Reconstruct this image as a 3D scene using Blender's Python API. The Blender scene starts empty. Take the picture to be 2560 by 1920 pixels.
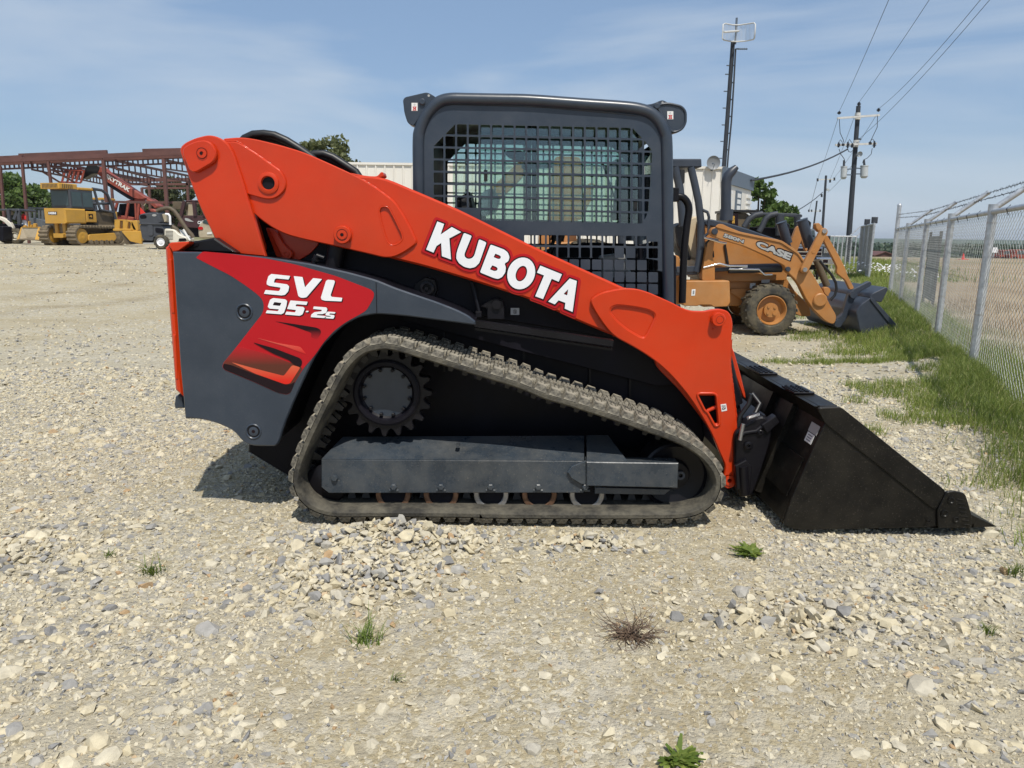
import bpy, bmesh, math, random
import numpy as np
from mathutils import Matrix, Vector
from mathutils.geometry import tessellate_polygon

random.seed(7)
rng = np.random.default_rng(7)
scene = bpy.context.scene
COL = scene.collection
rad = math.radians

# ------------------------------------------------------------------ camera
F = 1850.0                                   # focal length in photograph pixels (2560 wide)
CAM = Vector((0.0, 0.0, 1.40))
PITCH = math.atan((960 - 592) / F)
ROLL = rad(0.7)
RCAM = Matrix.Rotation(math.pi / 2 - PITCH, 3, 'X') @ Matrix.Rotation(ROLL, 3, 'Z')
cam_data = bpy.data.cameras.new('camera')
cam_data.sensor_width = 36.0
cam_data.lens = 36.0 * F / 2560.0
cam_data.clip_start = 0.05
cam_data.clip_end = 20000
cam = bpy.data.objects.new('camera', cam_data)
cam.matrix_world = Matrix.Translation(CAM) @ RCAM.to_4x4()
COL.objects.link(cam)
scene.camera = cam

# ------------------------------------------------------------------ world, sun, exposure
SUN = Vector((0.15, -0.557, 1.0)).normalized()
world = bpy.data.worlds.new('World')
scene.world = world
world.use_nodes = True
nt = world.node_tree
nt.nodes.clear()
w_out = nt.nodes.new('ShaderNodeOutputWorld')
w_bg = nt.nodes.new('ShaderNodeBackground')
w_sky = nt.nodes.new('ShaderNodeTexSky')
w_sky.sky_type = 'NISHITA'
w_sky.sun_disc = False
w_sky.sun_elevation = math.asin(SUN.z)
w_sky.sun_rotation = math.atan2(SUN.x, SUN.y)
w_sky.altitude = 200
w_sky.air_density = 1.0
w_sky.dust_density = 1.1
w_sky.ozone_density = 2.6
w_bg.inputs['Strength'].default_value = 0.125
# thin high cloud veils
w_tc = nt.nodes.new('ShaderNodeTexCoord')
w_map = nt.nodes.new('ShaderNodeMapping')
w_map.inputs['Rotation'].default_value = (0.35, 0.25, 0.5)
w_map.inputs['Scale'].default_value = (1.1, 1.6, 5.2)
w_n = nt.nodes.new('ShaderNodeTexNoise')
w_n.inputs['Scale'].default_value = 1.25
w_n.inputs['Detail'].default_value = 6.0
w_n.inputs['Roughness'].default_value = 0.52
w_n.inputs['Distortion'].default_value = 0.9
w_ramp = nt.nodes.new('ShaderNodeMapRange')
w_ramp.inputs['From Min'].default_value = 0.44
w_ramp.inputs['From Max'].default_value = 0.66
w_ramp.inputs['To Min'].default_value = 0.03
w_ramp.inputs['To Max'].default_value = 0.72
w_mix = nt.nodes.new('ShaderNodeMix')
w_mix.data_type = 'RGBA'
w_mix.inputs['B'].default_value = (4.2, 4.8, 5.5, 1)
nt.links.new(w_tc.outputs['Generated'], w_map.inputs['Vector'])
nt.links.new(w_map.outputs['Vector'], w_n.inputs['Vector'])
nt.links.new(w_n.outputs['Fac'], w_ramp.inputs['Value'])
nt.links.new(w_ramp.outputs['Result'], w_mix.inputs['Factor'])
w_veil = nt.nodes.new('ShaderNodeMix'); w_veil.data_type = 'RGBA'      # even summer haze over the whole sky
w_veil.inputs['Factor'].default_value = 0.55
w_veil.inputs['B'].default_value = (1.75, 2.65, 4.05, 1)
nt.links.new(w_sky.outputs['Color'], w_veil.inputs['A'])
nt.links.new(w_veil.outputs['Result'], w_mix.inputs['A'])
nt.links.new(w_mix.outputs['Result'], w_bg.inputs['Color'])
nt.links.new(w_bg.outputs['Background'], w_out.inputs['Surface'])

sun_data = bpy.data.lights.new('sun', 'SUN')
sun_data.energy = 4.0
sun_data.angle = rad(0.53)
sun_data.color = (1.0, 0.95, 0.86)
sun = bpy.data.objects.new('sun', sun_data)
sun.rotation_euler = SUN.to_track_quat('Z', 'Y').to_euler()
sun.location = (4, -15, 30)
COL.objects.link(sun)
scene.view_settings.view_transform = 'Standard'
scene.view_settings.look = 'None'
scene.view_settings.gamma = 1.0
scene.view_settings.exposure = 0.16
scene.view_settings.use_curve_mapping = False
scene.render.engine = 'CYCLES'
scene.cycles.max_bounces = 8
scene.cycles.transparent_max_bounces = 16
scene.cycles.use_denoising = True


# ------------------------------------------------------------------ pixel -> place helpers
def P(px, py, Y):
    d = RCAM @ Vector(((px - 1280) / F, (960 - py) / F, -1.0))
    t = Y / d.y
    return CAM + d * t


def W(pts, Y):
    out = []
    for p in pts:
        q = P(p[0], p[1], Y)
        out.append((q.x, q.z))
    return out


def zm(x0, y0, s):
    return lambda pts: [(x0 + p[0] * s, y0 + p[1] * s) + tuple(p[2:]) for p in pts]


Z1 = zm(0, 340, 520 / 2212)
Z2 = zm(1660, 380, 600 / 2074)
Z3 = zm(1780, 0, 780 / 1849)
Z4 = zm(2060, 480, 500 / 1152)
Z5 = zm(980, 200, 760 / 2101)
Z6 = zm(400, 300, 660 / 2212)
Z7 = zm(400, 580, 600 / 1778)
Z8 = zm(700, 800, 600 / 1810)
Y1 = zm(1200, 800, 700 / 2111)
Y2 = zm(1780, 860, 720 / 2212)
Y3 = zm(1000, 520, 560 / 2212)
Y4 = zm(1440, 700, 460 / 1413)
Y8 = zm(640, 640, 660 / 2212)
V1 = zm(340, 400, 220 / 1521)
V2 = zm(0, 440, 130 / 1198)
V3 = zm(1060, 300, 620 / 2212)
V4 = zm(1800, 500, 400 / 2212)
V5 = zm(2160, 500, 400 / 2212)
V6 = zm(2060, 260, 200 / 1659)


def rc(pts, r=10.0, n=4):
    """round the corners of a closed outline; a third number in a point overrides the radius"""
    out = []
    m = len(pts)
    for i in range(m):
        p0 = Vector(pts[i - 1][:2]); p1 = Vector(pts[i][:2]); p2 = Vector(pts[(i + 1) % m][:2])
        rr = pts[i][2] if len(pts[i]) > 2 else r
        a = p0 - p1; b = p2 - p1
        la, lb = a.length, b.length
        d = min(rr, la * 0.48, lb * 0.48)
        if d < 0.05 or la < 1e-6 or lb < 1e-6:
            out.append((p1.x, p1.y)); continue
        s = p1 + a / la * d; e = p1 + b / lb * d
        for k in range(n + 1):
            t = k / n
            q = s * (1 - t) ** 2 + p1 * 2 * t * (1 - t) + e * t * t
            out.append((q.x, q.y))
    return out


def ellipse(cx, cy, rx, ry, n=28, rot=0.0):
    c, s = math.cos(rot), math.sin(rot)
    return [(cx + rx * math.cos(t) * c - ry * math.sin(t) * s, cy + rx * math.cos(t) * s + ry * math.sin(t) * c)
            for t in [2 * math.pi * k / n for k in range(n)]]


def area2(l):
    return sum(l[i - 1][0] * l[i][1] - l[i][0] * l[i - 1][1] for i in range(len(l)))


def offs(l, d):
    """offset a closed outline outward by d (mitred, clamped)"""
    l = [p[:2] for p in l]
    s = 1.0 if area2(l) > 0 else -1.0
    out = []
    m = len(l)
    for i in range(m):
        p0 = Vector(l[i - 1]); p1 = Vector(l[i]); p2 = Vector(l[(i + 1) % m])
        e1 = p1 - p0; e2 = p2 - p1
        if e1.length < 1e-9: e1 = e2
        if e2.length < 1e-9: e2 = e1
        n1 = Vector((e1.y, -e1.x)).normalized() * s
        n2 = Vector((e2.y, -e2.x)).normalized() * s
        b = n1 + n2
        if b.length < 1e-6: b = n1
        b.normalize()
        k = min(1.0 / max(b.dot(n1), 0.2), 1.8)
        out.append((p1.x + b.x * d * k, p1.y + b.y * d * k))
    return out


class MB:
    """collects shapes, then links them as ONE mesh object"""
    def __init__(self):
        self.v = []; self.f = []

    def add(self, v, f):
        o = len(self.v)
        self.v += [tuple(p) for p in v]
        self.f += [tuple(i + o for i in q) for q in f]
        return self

    def prism(self, loops, y0, y1, b=0.0, axis='y', front=True, back=True):
        """loops: outer + holes as (x,z); spans y0..y1 in depth, chamfered by b"""
        if loops and not isinstance(loops[0][0], (tuple, list)):
            loops = [loops]
        def pt(p, d):
            return (p[0], d, p[1]) if axis == 'y' else ((d, p[0], p[1]) if axis == 'x' else (p[0], p[1], d))
        tri = None
        capsrc = []
        rings = []
        for k, l in enumerate(loops):
            if b > 0:
                ins = offs(l, -b if k == 0 else b)
                rings.append([(ins, y0), (l, y0 + b), (l, y1 - b), (ins, y1)])
                capsrc.append(ins)
            else:
                rings.append([(l, y0), (l, y1)])
                capsrc.append(l)
        tri = tessellate_polygon([[Vector((p[0], p[1], 0)) for p in l] for l in capsrc])
        base = len(self.v)
        vi = []
        for rg in rings:
            idx = []
            for (l, d) in rg:
                st = len(self.v)
                self.v += [pt(p, d) for p in l]
                idx.append(st)
            vi.append(idx)
        flat0 = []; flat1 = []
        for k, l in enumerate(capsrc):
            flat0 += [vi[k][0] + i for i in range(len(l))]
            flat1 += [vi[k][-1] + i for i in range(len(l))]
        for t in tri:
            if front: self.f.append(tuple(flat0[i] for i in t))
            if back: self.f.append(tuple(flat1[i] for i in t[::-1]))
        for k, rg in enumerate(rings):
            m = len(rg[0][0])
            for r in range(len(rg) - 1):
                a, c = vi[k][r], vi[k][r + 1]
                for i in range(m):
                    j = (i + 1) % m
                    self.f.append((a + i, a + j, c + j, c + i))
        return self

    def box(self, x0, x1, y0, y1, z0, z1, b=0.0):
        return self.prism([(x0, z0), (x1, z0), (x1, z1), (x0, z1)], y0, y1, b)

    def cyl(self, p, q, r, n=16, r2=None, cap=True):
        p = Vector(p); q = Vector(q)
        r2 = r if r2 is None else r2
        d = q - p
        if d.length < 1e-9: return self
        d.normalize()
        u = d.orthogonal().normalized(); w = d.cross(u)
        v = []
        for (c, rr) in ((p, r), (q, r2)):
            for k in range(n):
                a = 2 * math.pi * k / n
                v.append(c + u * (rr * math.cos(a)) + w * (rr * math.sin(a)))
        f = [(k, (k + 1) % n, n + (k + 1) % n, n + k) for k in range(n)]
        if cap:
            f += [tuple(range(n))[::-1], tuple(range(n, 2 * n))]
        return self.add(v, f)

    def ring(self, c, prof, n=32, axis='y', a0=0.0, a1=2 * math.pi):
        """lathe: prof = list of (radius, depth along axis)"""
        c = Vector(c); v = []
        full = abs(a1 - a0 - 2 * math.pi) < 1e-6
        m = n if full else n + 1
        for k in range(m):
            a = a0 + (a1 - a0) * k / n
            for (r, d) in prof:
                if axis == 'y': v.append((c.x + r * math.cos(a), c.y + d, c.z + r * math.sin(a)))
                elif axis == 'z': v.append((c.x + r * math.cos(a), c.y + r * math.sin(a), c.z + d))
                else: v.append((c.x + d, c.y + r * math.cos(a), c.z + r * math.sin(a)))
        q = len(prof); f = []
        for k in range(n):
            k2 = (k + 1) % m
            for i in range(q - 1):
                f.append((k * q + i, k2 * q + i, k2 * q + i + 1, k * q + i + 1))
        return self.add(v, f)

    def tube(self, path, r, n=8, closed=False, rs=None):
        path = [Vector(p) for p in path]
        m = len(path); v = []; f = []
        prev = None
        for i in range(m):
            a = path[i - 1] if (i > 0 or closed) else path[i]
            b = path[(i + 1) % m] if (i < m - 1 or closed) else path[i]
            d = (b - a).normalized()
            if prev is None: u = d.orthogonal().normalized()
            else:
                u = prev - d * prev.dot(d)
                u = u.normalized() if u.length > 1e-6 else d.orthogonal().normalized()
            prev = u
            w = d.cross(u)
            rr = rs[i] if rs else r
            for k in range(n):
                t = 2 * math.pi * k / n
                v.append(path[i] + u * (rr * math.cos(t)) + w * (rr * math.sin(t)))
        for i in range(m if closed else m - 1):
            j = (i + 1) % m
            for k in range(n):
                k2 = (k + 1) % n
                f.append((i * n + k, i * n + k2, j * n + k2, j * n + k))
        if not closed:
            f += [tuple(range(n))[::-1], tuple((m - 1) * n + k for k in range(n))]
        return self.add(v, f)

    def bar(self, p, q, w, h, up=(0, 0, 1)):
        """a rectangular bar from p to q, w across, h along up"""
        p = Vector(p); q = Vector(q)
        d = (q - p).normalized()
        up = Vector(up)
        s = d.cross(up)
        s = s.normalized() if s.length > 1e-6 else d.orthogonal().normalized()
        t = s.cross(d).normalized()
        v = []
        for c in (p, q):
            for (a, b) in ((-1, -1), (1, -1), (1, 1), (-1, 1)):
                v.append(c + s * (a * w / 2) + t * (b * h / 2))
        return self.add(v, [(3, 2, 1, 0), (4, 5, 6, 7), (0, 1, 5, 4), (1, 2, 6, 5), (2, 3, 7, 6), (3, 0, 4, 7)])

    def mesh(self, name, recalc=True):
        me = bpy.data.meshes.new(name)
        me.from_pydata(self.v, [], self.f)
        if recalc:
            bm = bmesh.new(); bm.from_mesh(me)
            bmesh.ops.recalc_face_normals(bm, faces=bm.faces)
            bm.to_mesh(me); bm.free()
        return me

    def build(self, name, mat, parent=None, smooth=False, recalc=True, xf=None):
        me = self.mesh(name, recalc)
        if xf is not None: me.transform(xf)
        if smooth:
            sm(me, smooth)
        return link(name, me, mat, parent)


def sm(me, ang=35):
    ang = 35 if ang is True else ang
    me.shade_smooth()
    try: me.set_sharp_from_angle(angle=rad(ang))
    except Exception: pass


def root_of(o):
    while o.parent: o = o.parent
    return o


BASE = {}


def link(name, me, mat, parent=None, world_coords=True):
    o = bpy.data.objects.new(name, me)
    if mat is not None and not me.materials:
        me.materials.append(mat)
    COL.objects.link(o)
    if parent is not None:
        o.parent = parent
        r = root_of(parent)
        if world_coords and r.name in BASE:
            me.transform(Matrix.Translation(-BASE[r.name]))
    return o


def thing(name, label, cat, base, group=None):
    o = bpy.data.objects.new(name, None)
    o.empty_display_size = 0.2
    COL.objects.link(o)
    o.location = Vector(base)
    BASE[o.name] = Vector(base)
    o['label'] = label; o['category'] = cat
    if group: o['group'] = group
    return o


def tag(o, label, cat, group=None):
    o['label'] = label; o['category'] = cat
    if group: o['group'] = group
    return o


def structure(o):
    o['kind'] = 'structure'
    return o


def stuff(o):
    o['kind'] = 'stuff'
    return o


# ------------------------------------------------------------------ materials
def mat_new(name):
    m = bpy.data.materials.new(name); m.use_nodes = True
    n = m.node_tree
    return m, n, n.nodes['Principled BSDF']


def paint(name, col, rough=0.4, metal=0.0, var=0.12, vscale=5.0, bump=0.0, bscale=60.0, coat=0.0, dust=0.0,
          dustcol=(0.36, 0.31, 0.22), dscale=9.0, spec=0.5, speck=0.0):
    m, n, b = mat_new(name)
    tc = n.nodes.new('ShaderNodeTexCoord')
    no = n.nodes.new('ShaderNodeTexNoise'); no.inputs['Scale'].default_value = vscale
    no.inputs['Detail'].default_value = 5; no.inputs['Roughness'].default_value = 0.6
    n.links.new(tc.outputs['Object'], no.inputs['Vector'])
    mr = n.nodes.new('ShaderNodeMapRange')
    mr.inputs['From Min'].default_value = 0.3; mr.inputs['From Max'].default_value = 0.7
    mr.inputs['To Min'].default_value = 1 - var; mr.inputs['To Max'].default_value = 1 + var
    n.links.new(no.outputs['Fac'], mr.inputs['Value'])
    mx = n.nodes.new('ShaderNodeVectorMath'); mx.operation = 'SCALE'
    mx.inputs[0].default_value = col
    n.links.new(mr.outputs['Result'], mx.inputs['Scale'])
    colout = mx.outputs['Vector']
    if dust > 0:
        n2 = n.nodes.new('ShaderNodeTexNoise'); n2.inputs['Scale'].default_value = dscale
        n2.inputs['Detail'].default_value = 8; n2.inputs['Roughness'].default_value = 0.7
        n.links.new(tc.outputs['Object'], n2.inputs['Vector'])
        r2 = n.nodes.new('ShaderNodeMapRange')
        r2.inputs['From Min'].default_value = 0.40; r2.inputs['From Max'].default_value = 0.72
        r2.inputs['To Max'].default_value = dust
        n.links.new(n2.outputs['Fac'], r2.inputs['Value'])
        mm = n.nodes.new('ShaderNodeMix'); mm.data_type = 'RGBA'
        mm.inputs['B'].default_value = dustcol + (1,)
        n.links.new(r2.outputs['Result'], mm.inputs['Factor'])
        n.links.new(colout, mm.inputs['A'])
        colout = mm.outputs['Result']
        rr = n.nodes.new('ShaderNodeMapRange')
        rr.inputs['To Min'].default_value = rough; rr.inputs['To Max'].default_value = min(0.95, rough + 0.45)
        n.links.new(r2.outputs['Result'], rr.inputs['Value'])
        n.links.new(rr.outputs['Result'], b.inputs['Roughness'])
    if speck > 0:
        n3 = n.nodes.new('ShaderNodeTexNoise'); n3.inputs['Scale'].default_value = 150; n3.inputs['Detail'].default_value = 2
        n.links.new(tc.outputs['Object'], n3.inputs['Vector'])
        r3 = n.nodes.new('ShaderNodeMapRange'); r3.inputs['From Min'].default_value = 0.63; r3.inputs['From Max'].default_value = 0.72; r3.inputs['To Max'].default_value = speck
        n.links.new(n3.outputs['Fac'], r3.inputs['Value'])
        n4 = n.nodes.new('ShaderNodeTexNoise'); n4.inputs['Scale'].default_value = 3.0; n4.inputs['Detail'].default_value = 3
        n.links.new(tc.outputs['Object'], n4.inputs['Vector'])
        r4 = n.nodes.new('ShaderNodeMath'); r4.operation = 'MULTIPLY'
        n.links.new(r3.outputs['Result'], r4.inputs[0]); n.links.new(n4.outputs['Fac'], r4.inputs[1])
        m3 = n.nodes.new('ShaderNodeMix'); m3.data_type = 'RGBA'; m3.inputs['B'].default_value = (0.34, 0.30, 0.23, 1)
        n.links.new(r4.outputs['Value'], m3.inputs['Factor']); n.links.new(colout, m3.inputs['A'])
        colout = m3.outputs['Result']
    n.links.new(colout, b.inputs['Base Color'])
    if dust <= 0:
        rr = n.nodes.new('ShaderNodeMapRange')
        rr.inputs['From Min'].default_value = 0.25; rr.inputs['From Max'].default_value = 0.75
        rr.inputs['To Min'].default_value = max(0.03, rough - 0.07); rr.inputs['To Max'].default_value = rough + 0.09
        n.links.new(no.outputs['Fac'], rr.inputs['Value'])
        n.links.new(rr.outputs['Result'], b.inputs['Roughness'])
    b.inputs['Metallic'].default_value = metal
    b.inputs['Specular IOR Level'].default_value = spec
    if coat: 
        b.inputs['Coat Weight'].default_value = coat; b.inputs['Coat Roughness'].default_value = 0.08
    if bump:
        nb = n.nodes.new('ShaderNodeTexNoise'); nb.inputs['Scale'].default_value = bscale; nb.inputs['Detail'].default_value = 4
        n.links.new(tc.outputs['Object'], nb.inputs['Vector'])
        bp = n.nodes.new('ShaderNodeBump'); bp.inputs['Strength'].default_value = bump; bp.inputs['Distance'].default_value = 0.01
        n.links.new(nb.outputs['Fac'], bp.inputs['Height'])
        n.links.new(bp.outputs['Normal'], b.inputs['Normal'])
    return m


def glass_mat(name, tint, refl=0.10, rough=0.02):
    m, n, b = mat_new(name)
    n.nodes.remove(b)
    out = n.nodes['Material Output']
    tr = n.nodes.new('ShaderNodeBsdfTransparent'); tr.inputs['Color'].default_value = tint + (1,)
    gl = n.nodes.new('ShaderNodeBsdfGlossy'); gl.inputs['Roughness'].default_value = rough
    gl.inputs['Color'].default_value = (0.9, 0.95, 1, 1)
    fr = n.nodes.new('ShaderNodeFresnel'); fr.inputs['IOR'].default_value = 1.45
    ad = n.nodes.new('ShaderNodeMath'); ad.operation = 'ADD'; ad.inputs[1].default_value = refl
    n.links.new(fr.outputs['Fac'], ad.inputs[0])
    mx = n.nodes.new('ShaderNodeMixShader')
    n.links.new(ad.outputs['Value'], mx.inputs['Fac'])
    n.links.new(tr.outputs['BSDF'], mx.inputs[1]); n.links.new(gl.outputs['BSDF'], mx.inputs[2])
    n.links.new(mx.outputs['Shader'], out.inputs['Surface'])
    return m


M = {}
M['orange'] = paint('orange_paint', (0.52, 0.032, 0.0025), 0.30, var=0.09, vscale=2.5, bump=0.05, bscale=14, coat=0.2, dust=0.10, dustcol=(0.40, 0.12, 0.05), dscale=3.5, spec=0.35, speck=0.06)
M['slate'] = paint('slate_paint', (0.029, 0.040, 0.058), 0.30, var=0.15, vscale=3, bump=0.04, bscale=30, dust=0.16, dustcol=(0.10, 0.10, 0.10), dscale=6, speck=0.10)
M['slate_dusty'] = paint('dusty_slate_paint', (0.033, 0.043, 0.055), 0.26, var=0.25, vscale=4, bump=0.10, bscale=30, dust=0.38, dustcol=(0.15, 0.145, 0.13), dscale=7, speck=0.45)
M['black'] = paint('black_paint', (0.007, 0.0065, 0.0085), 0.36, var=0.3, vscale=4, bump=0.04, bscale=30, spec=0.25)
M['bucket'] = paint('bucket_black_paint', (0.0065, 0.006, 0.0055), 0.36, var=0.4, vscale=5, bump=0.06, bscale=40, dust=0.55, dustcol=(0.032, 0.027, 0.018), dscale=4, spec=0.22, speck=0.2)
M['dark'] = paint('dark_chassis', (0.0060, 0.0055, 0.0090), 0.5, var=0.4, vscale=5, spec=0.18)
M['rubber'] = paint('dusty_track_rubber', (0.085, 0.077, 0.062), 0.85, var=0.35, vscale=11, bump=0.6, bscale=55, dust=1.0, dustcol=(0.46, 0.41, 0.31), dscale=11)
M['rubber_side'] = paint('track_belt_rubber', (0.036, 0.033, 0.027), 0.8, var=0.3, vscale=9, bump=0.5, bscale=60, dust=0.85, dustcol=(0.155, 0.138, 0.100), dscale=9)
M['hose'] = paint('black_hose', (0.010, 0.010, 0.011), 0.45, var=0.2)
M['white'] = paint('white_print', (0.80, 0.80, 0.82), 0.35, var=0.03)
M['ink'] = paint('black_print', (0.012, 0.005, 0.007), 0.5, var=0.05, spec=0.2)
M['red'] = paint('red_print', (0.43, 0.010, 0.015), 0.45, var=0.04, vscale=3, spec=0.2)
M['red_dark'] = paint('dark_red_print', (0.33, 0.014, 0.008), 0.45, var=0.04, spec=0.2)
M['steel'] = paint('bare_steel', (0.42, 0.41, 0.40), 0.35, metal=0.8, var=0.2)
M['chrome'] = paint('chrome', (0.75, 0.75, 0.75), 0.12, metal=1.0, var=0.03)
M['rim_rust'] = paint('worn_roller_rim', (0.23, 0.13, 0.08), 0.4, metal=0.6, var=0.3, vscale=20)
M['glass'] = glass_mat('tinted_glass', (0.78, 0.885, 0.84), 0.06)
M['clear'] = glass_mat('clear_glass', (0.86, 0.90, 0.90), 0.04)
M['sticker'] = paint('sticker_white', (0.70, 0.70, 0.68), 0.4, var=0.05)
M['sticker_grey'] = paint('sticker_grey', (0.36, 0.36, 0.35), 0.45, var=0.1)
M['case'] = paint('tan_orange_paint', (0.40, 0.165, 0.040), 0.45, var=0.14, vscale=2.0, dust=0.35, dustcol=(0.40, 0.27, 0.14), dscale=2.5)
M['navy'] = paint('navy_grey_paint', (0.028, 0.036, 0.052), 0.38, var=0.2, vscale=2, dust=0.12, dustcol=(0.17, 0.16, 0.14), dscale=3)
M['tyre'] = paint('dusty_tyre', (0.030, 0.028, 0.024), 0.85, var=0.3, vscale=6, bump=0.4, bscale=30, dust=0.8, dustcol=(0.20, 0.165, 0.10), dscale=5)
M['galv'] = paint('galvanised_steel', (0.47, 0.49, 0.51), 0.42, metal=0.55, var=0.22, vscale=18, bump=0.1, bscale=40)
M['wire'] = paint('fence_wire', (0.36, 0.37, 0.36), 0.5, metal=0.4, var=0.2)
M['cable'] = paint('dark_cable', (0.03, 0.035, 0.045), 0.6, var=0.1)
M['pole'] = paint('treated_wood_pole', (0.028, 0.034, 0.044), 0.8, var=0.3, vscale=3, bump=0.3, bscale=12)
M['fibre'] = paint('pale_crossarm', (0.55, 0.55, 0.53), 0.6, var=0.1)
M['porcelain'] = paint('grey_transformer_paint', (0.45, 0.48, 0.49), 0.4, var=0.08)
M['sheet'] = paint('white_sheet_metal', (0.72, 0.69, 0.63), 0.45, var=0.05, vscale=0.6, dust=0.15, dustcol=(0.55, 0.50, 0.42), dscale=0.8)
M['trim'] = paint('blue_grey_trim', (0.10, 0.13, 0.17), 0.5, var=0.1)
M['iron'] = paint('red_oxide_steel', (0.115, 0.050, 0.042), 0.7, var=0.25, vscale=1.2)
M['yellow'] = paint('dozer_yellow', (0.50, 0.27, 0.035), 0.45, var=0.12, vscale=1.5, dust=0.18, dustcol=(0.40, 0.30, 0.16), dscale=2.5)
M['mud'] = paint('dusty_steel_tracks', (0.13, 0.10, 0.065), 0.8, var=0.35, vscale=4, dust=0.6, dustcol=(0.30, 0.24, 0.15), dscale=5)
M['maroon'] = paint('faded_red_paint', (0.26, 0.050, 0.032), 0.55, var=0.2, vscale=1.5, dust=0.15, dustcol=(0.35, 0.2, 0.14), dscale=3)
M['darkred'] = paint('dark_maroon', (0.045, 0.016, 0.018), 0.6, var=0.25)
M['charcoal'] = paint('charcoal_plastic', (0.050, 0.054, 0.064), 0.5, var=0.12)
M['cream'] = paint('cream_white_paint', (0.66, 0.62, 0.52), 0.45, var=0.08)
M['brownhose'] = paint('brown_hose', (0.10, 0.075, 0.045), 0.6, var=0.25)
M['tanpaint'] = paint('tan_vehicle_paint', (0.42, 0.36, 0.26), 0.45, var=0.1)
M['taillight'] = paint('red_lens', (0.45, 0.02, 0.02), 0.2, var=0.1)
M['redcloth'] = paint('bright_red_plastic', (0.68, 0.03, 0.02), 0.45, var=0.08)
M['truck'] = paint('dark_truck_paint', (0.10, 0.11, 0.12), 0.25, var=0.1)
M['greyplastic'] = paint('grey_panel', (0.20, 0.21, 0.22), 0.5, var=0.1)
M['seat'] = paint('black_vinyl', (0.020, 0.020, 0.022), 0.55, var=0.2)
M['beige'] = paint('beige_plastic', (0.52, 0.42, 0.28), 0.55, var=0.06)
M['bark'] = paint('bark', (0.085, 0.060, 0.042), 0.9, var=0.3, vscale=4, bump=0.5, bscale=10)
M['greenpanel'] = paint('green_mesh_screen', (0.05, 0.075, 0.085), 0.7, var=0.15)
M['concrete'] = paint('pale_rubble', (0.45, 0.42, 0.37), 0.9, var=0.15)


def leaf_mat(name, lo, hi, trans=0.35):
    m, n, b = mat_new(name)
    at = n.nodes.new('ShaderNodeAttribute'); at.attribute_name = 'tone'
    cr = n.nodes.new('ShaderNodeValToRGB')
    cr.color_ramp.elements[0].color = lo + (1,); cr.color_ramp.elements[1].color = hi + (1,)
    n.links.new(at.outputs['Fac'], cr.inputs['Fac'])
    n.links.new(cr.outputs['Color'], b.inputs['Base Color'])
    b.inputs['Roughness'].default_value = 0.55
    tl = n.nodes.new('ShaderNodeBsdfTranslucent')
    n.links.new(cr.outputs['Color'], tl.inputs['Color'])
    mx = n.nodes.new('ShaderNodeMixShader'); mx.inputs['Fac'].default_value = trans
    n.links.new(b.outputs['BSDF'], mx.inputs[1]); n.links.new(tl.outputs['BSDF'], mx.inputs[2])
    n.links.new(mx.outputs['Shader'], n.nodes['Material Output'].inputs['Surface'])
    return m


M['leaf'] = leaf_mat('tree_leaves', (0.050, 0.092, 0.020), (0.165, 0.245, 0.055))
M['leaf_dark'] = leaf_mat('dark_tree_leaves', (0.042, 0.056, 0.024), (0.120, 0.135, 0.055))
M['leaf_olive'] = leaf_mat('olive_tree_leaves', (0.075, 0.092, 0.032), (0.215, 0.225, 0.085))
M['leaf_far'] = leaf_mat('far_tree_leaves', (0.028, 0.055, 0.030), (0.070, 0.110, 0.050))
M['grass'] = leaf_mat('green_grass', (0.105, 0.165, 0.022), (0.32, 0.37, 0.085), 0.40)
_cr = [q for q in M['grass'].node_tree.nodes if q.type == 'VALTORGB'][0].color_ramp.elements
_cr[1].position = 0.82
_e = _cr.new(1.0); _e.color = (0.46, 0.40, 0.20, 1)
M['straw'] = leaf_mat('dry_straw', (0.19, 0.13, 0.08), (0.34, 0.25, 0.15), 0.15)
M['drytwig'] = leaf_mat('dry_brown_twigs', (0.085, 0.055, 0.036), (0.20, 0.135, 0.09), 0.1)


# ------------------------------------------------------------------ noise + terrain
def vnoise(x, y, seed=0):
    x = np.asarray(x, float); y = np.asarray(y, float)
    xi = np.floor(x).astype(np.int64); yi = np.floor(y).astype(np.int64)
    xf = x - xi; yf = y - yi
    u = xf * xf * (3 - 2 * xf); v = yf * yf * (3 - 2 * yf)
    def h(a, b):
        k = (a * 374761393 + b * 668265263 + seed * 974634777) & 0x7fffffff
        k = ((k ^ (k >> 13)) * 1274126177) & 0x7fffffff
        k = k ^ (k >> 16)
        return (k & 0xffff) / 65535.0
    return (h(xi, yi) * (1 - u) + h(xi + 1, yi) * u) * (1 - v) + (h(xi, yi + 1) * (1 - u) + h(xi + 1, yi + 1) * u) * v


def fbm(x, y, seed=0, o=4):
    s = 0; a = 0.5; t = 0
    for k in range(o):
        s = s + a * vnoise(np.asarray(x) * 2 ** k, np.asarray(y) * 2 ** k, seed + k * 17); t += a; a *= 0.5
    return s / t


def sst(a, b, x):
    t = np.clip((np.asarray(x, float) - a) / (b - a), 0, 1)
    return t * t * (3 - 2 * t)


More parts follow.
